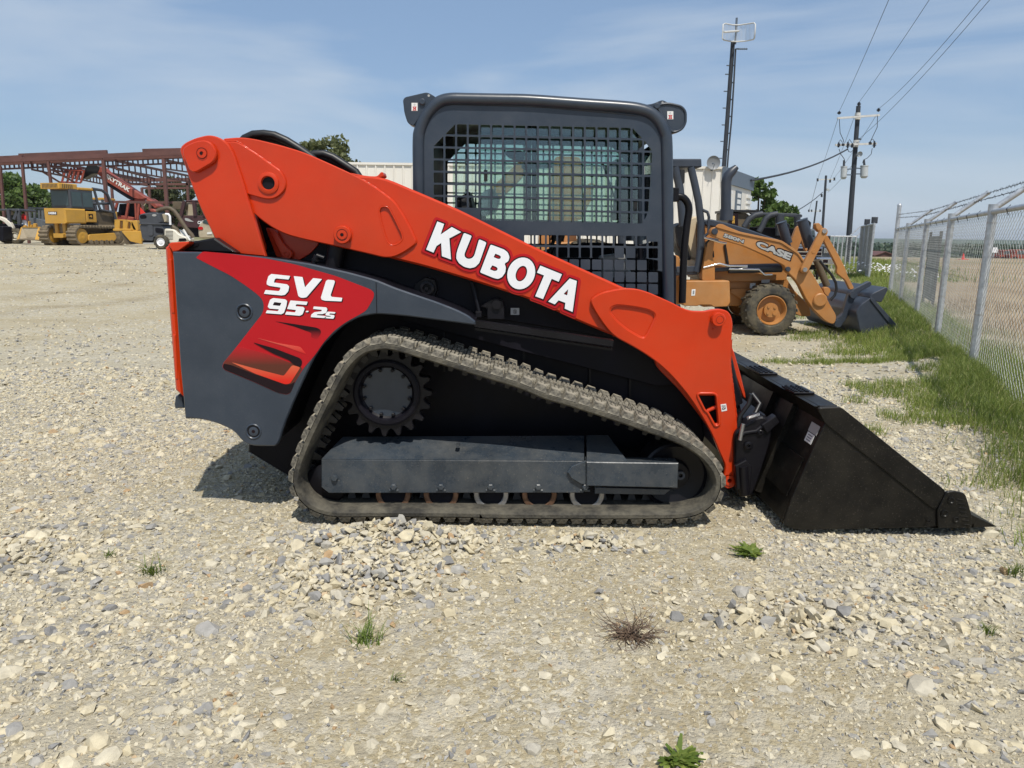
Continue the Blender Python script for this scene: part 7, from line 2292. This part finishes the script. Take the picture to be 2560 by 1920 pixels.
truss(z1(1740, 255, YS0 + .2), z1(2200, 350, YS1), .45, 9)
sbar('tie_beam', z1(1150, 466, YS1 - 2), z1(2100, 466, YS1 - 2), .18, .26)
sbar('tie_beam', z1(1350, 512, YS1 - 2), z1(2100, 512, YS1 - 2), .16, .18)
sbar('tie_beam', z1(1510, 555, YS1 - 2), z1(2100, 552, YS1 - 2), .14, .14)
sbar('rail_pipe', z1(1150, 700, YS0 + 1), z1(2150, 712, YS0 + 1), .10, .12)

# ------------------------------------------------------------------ yellow bulldozer
dz_p = z1(900, 1140, 37.0); dzg = hz1(dz_p.x, 37.0)
doz = thing('bulldozer', 'yellow bulldozer with dark cab and dusty steel tracks in front of the shed', 'bulldozer', (dz_p.x, 37.0, dzg))
DX = Matrix.Translation((dz_p.x, 37.0, dzg)) @ Matrix.Rotation(rad(72), 4, 'Z')
def D(mb, name, mat, par=None, smooth=False): return mb.build(name, M[mat], par or doz, smooth=smooth, xf=DX)
def dbox(name, x0, x1, y0, y1, za, zb_, mat, b=.03, par=None): return D(MB().box(x0, x1, y0, y1, za, zb_, b), name, mat, par)
def dtrack(yc):
    pts = []
    for k in range(64):
        a = 2 * math.pi * k / 64
        pts.append((1.05 * (1 if math.cos(a) > 0 else -1) + .44 * math.cos(a), .46 + .44 * math.sin(a)))
    outer = pts; inner = [(1.05 * (1 if math.cos(2 * math.pi * k / 64) > 0 else -1) + .37 * math.cos(2 * math.pi * k / 64), .46 + .37 * math.sin(2 * math.pi * k / 64)) for k in range(64)]
    t = D(MB().prism([outer, inner], yc - .26, yc + .26), 'track_chain', 'mud')
    per = 2 * 2.1 + 2 * math.pi * .44
    n = 40
    for k in range(n):
        s = per * k / n
        if s < 2.1: p = Vector((-1.05 + s, 0, .90)); ang = 0
        elif s < 2.1 + math.pi * .44: a = (s - 2.1) / .44; p = Vector((1.05 + .44 * math.sin(a), 0, .46 + .44 * math.cos(a))); ang = a
        elif s < 4.2 + math.pi * .44: u = s - 2.1 - math.pi * .44; p = Vector((1.05 - u, 0, .02)); ang = math.pi
        else: a = (s - 4.2 - math.pi * .44) / .44; p = Vector((-1.05 - .44 * math.sin(a), 0, .46 - .44 * math.cos(a))); ang = math.pi + a
        d = Vector((math.cos(ang), 0, -math.sin(ang))); u_ = Vector((math.sin(ang), 0, math.cos(ang)))
        mb = MB(); q = p + Vector((0, yc, 0))
        v = [q + d * a_ + Vector((0, b_, 0)) + u_ * h_ for (a_, b_, h_) in ((-.075, -.28, 0), (.075, -.28, 0), (.075, .28, 0), (-.075, .28, 0), (-.02, -.28, .05), (.02, -.28, .05), (.02, .28, .05), (-.02, .28, .05))]
        mb.add(v, [(4, 5, 6, 7), (0, 1, 5, 4), (1, 2, 6, 5), (2, 3, 7, 6), (3, 0, 4, 7), (3, 2, 1, 0)])
        D(mb, 'track_pad', 'mud', t)
    for x_ in (-1.05, 1.05): D(MB().ring((x_, yc - .2, .46), [(.0001, .0), (.1, -.03), (.2, 0), (.34, .02), (.36, .05), (.36, .38)], 24), 'drive_wheel' if x_ < 0 else 'idler', 'yellow' if x_ < 0 else 'mud', None, 35)
    D(MB().prism(rc([(-.75, .22), (.8, .22), (.95, .38), (.85, .62), (-.7, .52)], .08, 3), yc - .22, yc + .22, .02), 'roller_frame', 'yellow')
    for k in range(5): D(MB().ring((-.6 + k * .3, yc - .24, .16), [(.0001, 0), (.11, 0), (.11, .4)], 14), 'roller', 'mud', None, 35)
dtrack(-.86); dtrack(.86)
dbox('chassis', -1.2, 1.5, -.55, .55, .5, 1.0, 'mud')
tk = dbox('rear_tank', -1.52, -.35, -.66, .66, 1.02, 1.72, 'yellow', .06)
dbox('rear_frame', -1.30, -1.05, -.34, -.14, .40, 1.05, 'yellow', .03); dbox('rear_frame', -1.30, -1.05, .14, .34, .40, 1.05, 'yellow', .03); dbox('drawbar', -1.45, -1.1, -.30, .30, .36, .56, 'yellow', .03)
dbox('side_console', -.35, .25, -.66, -.50, 1.10, 1.62, 'yellow', .03); dbox('side_console', -.35, .25, .50, .66, 1.10, 1.62, 'yellow', .03)
cabd = dbox('cab', -1.12, .20, -.60, .60, 1.72, 2.62, 'charcoal', .04)
def dglass(name, pts): 
    return D(MB().add(pts, [(0, 1, 2, 3)]), name, 'greenpanel', cabd)
M['cabglass'] = paint('dark_reflective_glass', (0.05, 0.075, 0.08), 0.08, var=.1)
for (x0, x1) in ((-1.02, -.50), (-.42, .12)):
    D(MB().box(x0, x1, -.615, -.595, 1.82, 2.50, .0), 'side_window', 'cabglass', cabd)
D(MB().box(-1.135, -1.115, -.50, .50, 1.85, 2.52, .0), 'rear_window', 'cabglass', cabd)
ac = dbox('air_conditioner', -1.62, -.62, -.58, .58, 2.60, 2.86, 'yellow', .03)
for k in range(12): D(MB().box(-1.635, -1.615, -.48 + k * .08, -.445 + k * .08, 2.64, 2.82), 'louvre', 'brownhose', ac)
for k in range(6): D(MB().box(-1.45 + k * .1, -1.41 + k * .1, -.595, -.575, 2.64, 2.82), 'louvre', 'brownhose', ac)
dbox('cab_roof', -.64, .34, -.62, .62, 2.60, 2.72, 'yellow', .03)
for y_ in (-.60, .60):
    D(MB().tube([(.2, y_, 2.70), (.75, y_, 2.66), (1.05, y_, 2.48), (1.25, y_, 2.05), (1.42, y_, 1.35), (1.48, y_, .9)], .07, 8), 'sweep_bar', 'charcoal', None, 60)
    D(MB().tube([(.30, y_, 2.66), (.42, y_, 2.1), (.55, y_, 1.72)], .06, 8), 'front_pillar', 'charcoal', None, 60)
    D(MB().tube([(.55, y_, 1.72), (1.30, y_, 1.62)], .05, 8), 'side_bar', 'charcoal', None, 60)
D(MB().tube([(1.25, -.6, 2.05), (1.25, .6, 2.05)], .06, 8), 'cross_bar', 'charcoal', None, 60)
dbox('hood', .25, 1.55, -.48, .48, .95, 1.66, 'brownhose', .05); dbox('hood_top', .25, 1.58, -.50, .50, 1.62, 1.72, 'charcoal', .03)
dbox('radiator_guard', 1.52, 1.66, -.52, .52, .6, 1.66, 'yellow', .03)
D(MB().prism(rc([(1.95, .12), (2.05, .10), (2.00, .55), (2.10, 1.10), (1.98, 1.12), (1.88, .6)], .03, 2), -1.55, 1.55, .01), 'blade', 'yellow')
for k in range(5): dbox('blade_rib', 1.80, 1.98, -1.3 + k * .6, -1.22 + k * .6, .3, 1.25 if k in (1, 3) else 1.05, 'yellow', .02)
for y_ in (-1.0, 1.0): D(MB().bar((-.2, y_ * .62, .5), (1.9, y_ * .62, .5), .14, .2), 'push_arm', 'yellow')
def dtext(body, x, y, z, w, h, face, mat, par):
    cu = bpy.data.curves.new('lettering', 'FONT'); cu.body = body; cu.offset = .05; cu.resolution_u = 2
    tmp = bpy.data.objects.new('lettering', cu); COL.objects.link(tmp); bpy.context.view_layer.update()
    me = bpy.data.meshes.new_from_object(tmp.evaluated_get(bpy.context.evaluated_depsgraph_get())); bpy.data.objects.remove(tmp); bpy.data.curves.remove(cu)
    co = np.array([v.co[:] for v in me.vertices]); lo, hi = co.min(0), co.max(0)
    for v in me.vertices:
        u = (v.co.x - lo[0]) / (hi[0] - lo[0]) - .5; t = (v.co.y - lo[1]) / (hi[1] - lo[1]) - .5
        v.co = (x, y - u * w, z + t * h) if face == 'rear' else (x + u * w, y, z + t * h)
    me.materials.clear(); me.transform(DX)
    return link('lettering', me, M[mat], par)
D(MB().box(-1.534, -1.525, -.18, .36, 1.42, 1.56), 'badge_plate', 'ink', tk)
dtext('DEERE', -1.537, .09, 1.49, .48, .10, 'rear', 'white', tk)
em = D(MB().box(-.22, .02, -.675, -.66, 1.28, 1.50, .0), 'emblem_plate', 'ink', tk)
D(MB().prism(rc([(-.19, 1.34), (-.12, 1.36), (-.06, 1.32), (-.03, 1.36), (-.06, 1.42), (-.10, 1.46), (-.13, 1.42), (-.18, 1.40)], .01, 2), -.682, -.676), 'emblem_animal', 'yellow', tk)

# ------------------------------------------------------------------ second yellow machine: canopy seen behind the dozer's cab
yd = thing('yellow_canopy_machine', 'yellow roofed machine half hidden behind the bulldozer cab', 'machine', (z1(1030, 1000, 43).x, 43, hz1(-24, 43)))
slab('roof', Z1([(950, 655), (1105, 655), (1112, 680), (950, 678)]), 43, 1.2, 'yellow', yd, .02, 2)
for (u0, u1) in ((1000, 1030), (1085, 1120)): MB().bar(z1(u0, 675, 43), z1(u1, 810, 43), .10, .10).build('post', M['charcoal'], yd)
slab('body', Z1([(960, 800), (1140, 800), (1140, 1000), (960, 1000)]), 43, 1.4, 'brownhose', yd, .03, 2)
# yellow blade stack to the right of the dozer
yb = thing('yellow_dozer_blade', 'yellow ribbed blade assembly standing right of the bulldozer', 'blade', (z1(1380, 1120, 35.2).x, 35.2, hz1(-20, 35.2)))
slab('blade_plate', Z1([(1310, 1010), (1500, 1010), (1505, 1150), (1380, 1120), (1290, 1015)]), 35.2, .25, 'yellow', yb, .02, 2)
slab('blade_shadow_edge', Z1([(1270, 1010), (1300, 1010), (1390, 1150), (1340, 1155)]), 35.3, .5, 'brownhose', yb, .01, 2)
for (a, b) in ((1215, 1250), (1305, 1330), (1395, 1450)): slab('upright', Z1([(a, 900), (a + 60, 895), (b + 20, 1000), (b + 10, 1015), (a, 1010)]), 35.4, .3, 'yellow', yb, .02, 4)
slab('top_rail', Z1([(1215, 890), (1300, 888), (1400, 900), (1450, 1000), (1420, 1000), (1385, 915), (1300, 900), (1215, 902)]), 35.4, .3, 'yellow', yb, .01, 2)
slab('lower_rail', Z1([(1200, 985), (1400, 985), (1400, 1008), (1200, 1008)]), 35.35, .4, 'yellow', yb, .01, 2)

# ------------------------------------------------------------------ telehandler with raised boom
YH_ = 44.0
th = thing('telehandler', 'faded red telehandler with its fork boom raised inside the shed', 'telehandler', (z1(1450, 1050, YH_).x, YH_, hz1(-18, YH_)))
bm_ = slab('boom', Z1([(1045, 318), (1100, 340), (1140, 385), (1320, 505), (1500, 625), (1560, 660), (1510, 672), (1430, 665), (1300, 590), (1120, 478), (1020, 392)]), YH_, .55, 'maroon', th, .02, 4)
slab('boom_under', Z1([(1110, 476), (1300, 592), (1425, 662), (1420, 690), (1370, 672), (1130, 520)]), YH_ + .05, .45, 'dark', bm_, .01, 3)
slab('boom_section', Z1([(985, 320), (1050, 320), (1095, 345), (1090, 445), (1020, 392)]), YH_ + .05, .42, 'maroon', bm_, .01, 3)
slab('boom_head', Z1([(900, 360), (932, 296), (1000, 290), (1062, 330), (1035, 402), (980, 400), (870, 462), (860, 400)]), YH_ - .03, .6, 'hose', bm_, .02, 4)
text_map('SKYTRAK', Z1([(1135, 398), (1392, 562), (1372, 600), (1118, 440)]), YH_, 'sticker', bm_, 'lettering', .05, .02)
cr_ = thing_car = slab('fork_carriage', Z1([(640, 480), (862, 490), (855, 505), (640, 498)]), YH_ - .3, .08, 'maroon', th, .01, 0)
slab('carriage_bar', Z1([(690, 350), (885, 356), (880, 376), (688, 368)]), YH_ - .3, .08, 'maroon', cr_, .01, 0)
for u in (0, 60, 110, 160, 215):
    slab('carriage_upright', Z1([(682 + u * .92, 360), (706 + u * .92, 360), (664 + u * .95, 495), (642 + u * .95, 495)]), YH_ - .28, .06, 'maroon', cr_, .01, 0)
for u in (740, 775, 810, 845): slab('side_shift_hook', Z1([(u, 345), (u + 14, 330), (u + 24, 345), (u + 12, 420), (u, 420)]), YH_ - .2, .08, 'maroon', cr_, .01, 2)
MB().bar(z1(640, 495, YH_ - .3), z1(436, 370, YH_ - 1.4), .12, .06).build('fork', M['iron'], cr_)
MB().bar(z1(790, 490, YH_ - .3), z1(582, 374, YH_ - 1.4), .12, .06).build('fork', M['iron'], cr_)
slab('tail_hood', Z1([(1330, 690), (1480, 660), (1560, 658), (1640, 710), (1680, 748), (1650, 772), (1560, 690), (1500, 715), (1330, 705)]), YH_ + .1, 1.0, 'maroon', th, .02, 3)
MB().cyl(z1(1525, 740, YH_ - .1), z1(1560, 685, YH_ - .1), .05, 8).build('lift_ram', M['chrome'], th, smooth=40)
for (p, q) in (((1250, 700), (1205, 880)), ((1440, 700), (1450, 880)), ((1480, 720), (1465, 890)), ((1370, 700), (1340, 880))):
    MB().bar(z1(*p, YH_), z1(*q, YH_), .12, .12).build('cab_post', M['maroon'], th)
slab('cab_top', Z1([(1240, 690), (1500, 696), (1500, 715), (1240, 710)]), YH_ - .05, 1.1, 'maroon', th, .01, 0)
slab('lower_body', Z1([(1195, 850), (1300, 845), (1480, 880), (1640, 870), (1640, 1020), (1200, 1020)]), YH_, 1.6, 'maroon', th, .03, 4)
slab('cab_interior', Z1([(1270, 720), (1440, 720), (1440, 860), (1250, 860)]), YH_ + .6, .3, 'dark', th, .01, 0)
slab('engine_side', Z1([(1490, 800), (1660, 780), (1680, 900), (1490, 900)]), YH_ + .2, 1.0, 'dark', th, .02, 3)
for u in (1270, 1560):
    c = z1(u, 1010, YH_ - .1); c.z = hz1(c.x, YH_) + .55; wheel(th, (c.x, YH_ - .15, c.z), .55, .4, .28, 'maroon', lugs=14, hub=False)
rt = thing('red_plastic_sheet', 'bright red triangular panel leaning by the telehandler cab', 'panel', z1(1510, 830, 43.2))
slab('sheet', Z1([(1490, 760), (1545, 822), (1490, 832)]), 43.2, .05, 'redcloth', rt, 0, 0)

# ------------------------------------------------------------------ grey vacuum sweeper
YV = 31.0
v1 = lambda u, v, Y=YV: P(*V1([(u, v)])[0], Y)
vs = thing('vacuum_sweeper', 'grey hopper vacuum sweeper with a white engine hood and one white wheel', 'sweeper', (v1(400, 1450).x, YV + .4, hz1(v1(400, 1450).x, YV)))
slab('hopper', V1([(50, 1110), (190, 1100), (430, 1100), (485, 1180), (480, 1310), (300, 1330), (300, 1400), (110, 1390), (90, 1270)]), YV, .85, 'charcoal', vs, .02, 10)
slab('hopper_lid', V1([(45, 960), (90, 930), (180, 912), (380, 905), (400, 980), (440, 1100), (190, 1110), (50, 1100)]), YV - .03, .9, 'charcoal', vs, .03, 10)
slab('lid_mouth', V1([(60, 950), (170, 940), (190, 1010), (70, 1020)]), YV - .04, .1, 'dark', vs, .01, 6)
slab('hopper_rim', V1([(48, 1085), (470, 1095), (475, 1120), (48, 1112)]), YV - .05, .95, 'charcoal', vs, .01, 3)
slab('hopper_rib', V1([(195, 1110), (285, 1110), (300, 1310), (215, 1310)]), YV - .03, .05, 'charcoal', vs, .01, 4)
slab('hopper_inset', V1([(330, 1165), (470, 1190), (468, 1265), (335, 1250)]), YV - .025, .04, 'dark', vs, .004, 4)
MB().prism(W(ellipse(*V1([(315, 955)])[0], 5.5, 3.0, 20), YV - .04), YV - .045, YV - .03).build('badge', M['sticker_grey'], vs)
hood_v = slab('engine_hood', V1([(480, 1180), (660, 1200), (735, 1290), (870, 1335), (880, 1400), (740, 1400), (720, 1430), (490, 1440)]), YV + .05, .75, 'cream', vs, .03, 8)
for k in range(7): slab('vent_slot', V1([(512, 1228 + k * 23), (640, 1230 + k * 23), (640, 1238 + k * 23), (512, 1236 + k * 23)]), YV + .044, .01, 'dark', hood_v, 0, 0)
slab('hood_foot', V1([(740, 1355), (860, 1350), (870, 1400), (735, 1410)]), YV + .03, .05, 'dark', vs, .004, 3)
slab('fender', V1([(330, 1350), (370, 1310), (430, 1300), (500, 1310), (500, 1335), (430, 1325), (380, 1340), (350, 1375)]), YV - .05, .2, 'greyplastic', vs, .01, 4)
slab('step_plate', V1([(115, 1430), (310, 1430), (315, 1455), (115, 1455)]), YV - .05, .8, 'sticker_grey', vs, .01, 2)
slab('base_frame', V1([(110, 1390), (480, 1390), (480, 1450), (110, 1440)]), YV + .1, .7, 'dark', vs, .01, 2)
c = v1(430, 1435, YV - .1); c.z = hz1(c.x, YV) + .30
wheel(vs, (c.x, YV - .12, c.z), .30, .22, .165, 'white', lugs=16, hub=True, depth=.04)
MB().tube([v1(*p, YV + .3) for p in ((360, 890), (430, 855), (530, 830), (600, 840), (660, 880), (720, 960), (790, 1070), (860, 1180), (960, 1290), (985, 1340))], .085, 12).build('suction_hose', M['brownhose'], vs, smooth=60)
MB().tube([v1(*p, YV + .3) for p in ((620, 1150), (700, 1200), (735, 1280))], .10, 10).build('filter_bag', M['brownhose'], vs, smooth=60)
MB().tube([v1(*p, YV + .1) for p in ((510, 935), (560, 938), (585, 970), (590, 1050), (595, 1120))], .045, 10).build('handle_bar', M['white'], vs, smooth=60)
MB().tube([v1(*p, YV + .25) for p in ((820, 1200), (870, 1290), (930, 1390))], .05, 8).build('intake_tube', M['sticker'], vs, smooth=60)
slab('control_box', V1([(430, 930), (520, 930), (525, 1080), (440, 1070)]), YV + .3, .3, 'tanpaint', vs, .02, 5)
slab('canister', V1([(240, 845), (290, 840), (345, 880), (345, 905), (240, 895)]), YV + .2, .4, 'maroon', vs, .02, 5)

# ------------------------------------------------------------------ dark maroon machine and tan car beside the loader
YX = 36.0
cm = thing('dark_cab_machine', 'dark maroon machine with an open cab frame behind the vacuum sweeper', 'machine', (v1(950, 1250, YX).x, YX, hz1(-16, YX)))
slab('cab_roof', V1([(850, 695), (1200, 690), (1200, 725), (860, 725)]), YX, 1.3, 'darkred', cm, .03, 5)
for (a, b) in (((840, 710), (780, 970)), ((1005, 720), (1030, 970)), ((1180, 720), (1190, 970))): MB().bar(v1(*a, YX), v1(*b, YX), .15, .15).build('cab_post', M['darkred'], cm)
slab('rear_panel', V1([(850, 770), (1000, 770), (1000, 960), (870, 960)]), YX + 1.0, .1, 'tanpaint', cm, .01, 2)
lb = slab('lower_body', V1([(780, 960), (1300, 960), (1300, 1170), (1050, 1180), (700, 1150)]), YX - .02, 1.6, 'darkred', cm, .03, 4)
slab('light_stripe', V1([(840, 1000), (900, 1010), (1000, 1070), (900, 1060), (850, 1045)]), YX - .04, .02, 'sticker_grey', lb, 0, 2)
text_map('CAT', V1([(1062, 1055), (1180, 1045), (1180, 1100), (1066, 1110)]), YX - .03, 'sticker', lb, 'lettering', .05, .02)
slab('counterweight', V1([(620, 720), (800, 715), (790, 860), (640, 850)]), YX + .3, 1.0, 'brownhose', cm, .03, 6)
slab('undercarriage', V1([(760, 1160), (1300, 1170), (1300, 1340), (900, 1330)]), YX + .2, 1.4, 'dark', cm, .03, 4)
cr2 = thing('tan_car', 'tan estate car with red tail light partly hidden by the loader', 'car', (v1(1200, 1340, 34).x, 34.5, hz1(-15, 34)))
bodyc = slab('body', V1([(1075, 1150), (1110, 1090), (1200, 1010), (1400, 1005), (1500, 1120), (1520, 1350), (1090, 1360), (1070, 1280)]), 34, 1.7, 'tanpaint', cr2, .06, 14)
slab('rear_glass', V1([(1130, 1080), (1200, 1022), (1380, 1018), (1430, 1080), (1300, 1130)]), 33.98, .05, 'cabglass', bodyc, 0, 6)
slab('tail_light', V1([(1070, 1155), (1150, 1150), (1160, 1205), (1075, 1210)]), 33.97, .06, 'taillight', bodyc, .005, 4)
slab('number_plate', V1([(1225, 1250), (1310, 1245), (1312, 1280), (1228, 1285)]), 33.97, .05, 'sticker', bodyc, 0, 2)

# ------------------------------------------------------------------ yellow bucket and white skid steer at the far left
v2 = lambda u, v, Y: P(*V2([(u, v)])[0], Y)
YL_ = 36.0
lbk = thing('yellow_bucket', 'open yellow loader bucket lying beside the bulldozer tracks', 'bucket', (v2(660, 1480, YL_).x, YL_, hz1(-23, YL_)))
slab('back_plate', V2([(500, 1175), (900, 1180), (870, 1440), (590, 1435)]), YL_ + .7, .06, 'tanpaint', lbk, 0, 2)
def quad3(name, pts, mat, par):
    pts = [Vector(p) for p in pts]; n_ = (pts[1] - pts[0]).cross(pts[2] - pts[0]).normalized() * .04
    return MB().add(pts + [p + n_ for p in pts], [(0, 1, 2, 3), (7, 6, 5, 4), (0, 4, 5, 1), (1, 5, 6, 2), (2, 6, 7, 3), (3, 7, 4, 0)]).build(name, M[mat], par)
quad3('side_plate', [v2(500, 1178, YL_ + .7), v2(520, 1190, YL_ + .75), v2(440, 1465, YL_), v2(400, 1468, YL_)], 'yellow', lbk)
quad3('side_plate', [v2(880, 1180, YL_ + .7), v2(935, 1190, YL_ + .6), v2(925, 1492, YL_), v2(800, 1475, YL_)], 'yellow', lbk)
quad3('bucket_floor', [v2(400, 1470, YL_), v2(925, 1490, YL_), v2(870, 1435, YL_ + .7), v2(590, 1435, YL_ + .7)], 'mud', lbk)
quad3('inner_slope', [v2(510, 1190, YL_ + .69), v2(620, 1440, YL_ + .5), v2(440, 1462, YL_ + .05), v2(450, 1440, YL_ + .1)], 'tanpaint', lbk)
slab('top_edge', V2([(500, 1168), (935, 1172), (935, 1190), (500, 1186)]), YL_ + .66, .08, 'yellow', lbk, .01, 0)
for (u, w_, h_) in ((655, 30, 130), (710, 40, 50), (790, 80, 80), (560, 60, 40)): slab('hinge_lug', V2([(u - w_ / 2, 1170), (u - w_ / 3, 1170 - h_), (u + w_ / 3, 1170 - h_), (u + w_ / 2, 1170)]), YL_ + .75, .15, 'yellow', lbk, .01, 2)
sk_ = thing('white_skid_steer', 'dusty white skid steer with dark cab cut by the left edge', 'skid steer', (v2(150, 1450, 38.5).x, 38.5, hz1(-25, 38.5)))
YN = 38.5
slab('lift_arm', V2([(-300, 900), (0, 930), (90, 970), (150, 1000), (240, 1070), (300, 1190), (300, 1340), (270, 1360), (240, 1240), (180, 1150), (90, 1060), (0, 1010), (-300, 980)]), YN - .1, .2, 'cream', sk_, .02, 5)
slab('cab_frame', V2([(-50, 755), (420, 752), (445, 800), (420, 815), (180, 790), (-50, 800)]), YN, 1.4, 'charcoal', sk_, .02, 4)
for (a, b) in (((195, 770), (230, 1080)), ((420, 790), (330, 1000)), ((440, 800), (450, 1120))): MB().bar(v2(*a, YN), v2(*b, YN), .14, .14).build('cab_post', M['charcoal'], sk_)
slab('seat_back', V2([(180, 810), (225, 810), (225, 900), (185, 890)]), YN + .5, .3, 'tanpaint', sk_, .02, 4)
slab('body', V2([(-200, 1090), (250, 1100), (300, 1120), (480, 1140), (480, 1380), (260, 1390), (60, 1380), (-200, 1380)]), YN + .1, 1.4, 'dark', sk_, .03, 5)
for u in (160, 370):
    c = v2(u, 1300, YN); c.z = hz1(c.x, YN) + .40; wheel(sk_, (c.x, YN - .15, c.z), .40, .3, .2, 'cream', lugs=14, hub=False)
slab('bucket', V2([(-200, 1150), (70, 1160), (90, 1480), (60, 1500), (-200, 1500)]), YN - .8, .7, 'dark', sk_, .02, 5)
sb = thing('dark_implement', 'dark steel implement frame parked behind the yellow bucket', 'implement', (v2(850, 1150, 42).x, 42, hz1(-23, 42)))
slab('frame_body', V2([(600, 1000), (720, 960), (1040, 1020), (1040, 1200), (600, 1200)]), 42, 1.0, 'truck', sb, .02, 6)
for u in (690, 800, 905, 990): MB().bar(v2(u, 780, 42.4), v2(u + 10, 1100, 42.4), .12, .12).build('upright', M['truck'], sb)
MB().bar(v2(640, 740, 42.4), v2(1080, 740, 42.4), .10, .10).build('top_bar', M['truck'], sb)
rm_ = thing('red_white_hitch', 'red and white hydrant shaped hitch post behind the yellow bucket', 'hitch', (v2(545, 1160, 39).x, 39, hz1(-24, 39)))
MB().tube([v2(*p, 39) for p in ((500, 1000), (505, 930), (540, 895), (570, 930), (572, 1000))], .07, 8).build('hook', M['redcloth'], rm_, smooth=60)
slab('stem', V2([(505, 1000), (560, 1030), (600, 1160), (560, 1180), (520, 1100)]), 39, .2, 'white', rm_, .02, 4)


# ------------------------------------------------------------------ thin summer haze
hm = bpy.data.materials.new('summer_haze'); hm.use_nodes = True
hn = hm.node_tree; hn.nodes.clear()
ho = hn.nodes.new('ShaderNodeOutputMaterial'); hv = hn.nodes.new('ShaderNodeVolumePrincipled')
hv.inputs['Color'].default_value = (0.86, 0.92, 1.0, 1); hv.inputs['Density'].default_value = 0.00016; hv.inputs['Anisotropy'].default_value = 0.2
hn.links.new(hv.outputs['Volume'], ho.inputs['Volume'])
haze = MB().box(-4300, 4300, -400, 7100, -14, 60).build('haze', hm)
stuff(haze); tag(haze, 'pale summer haze over the far hills', 'haze')
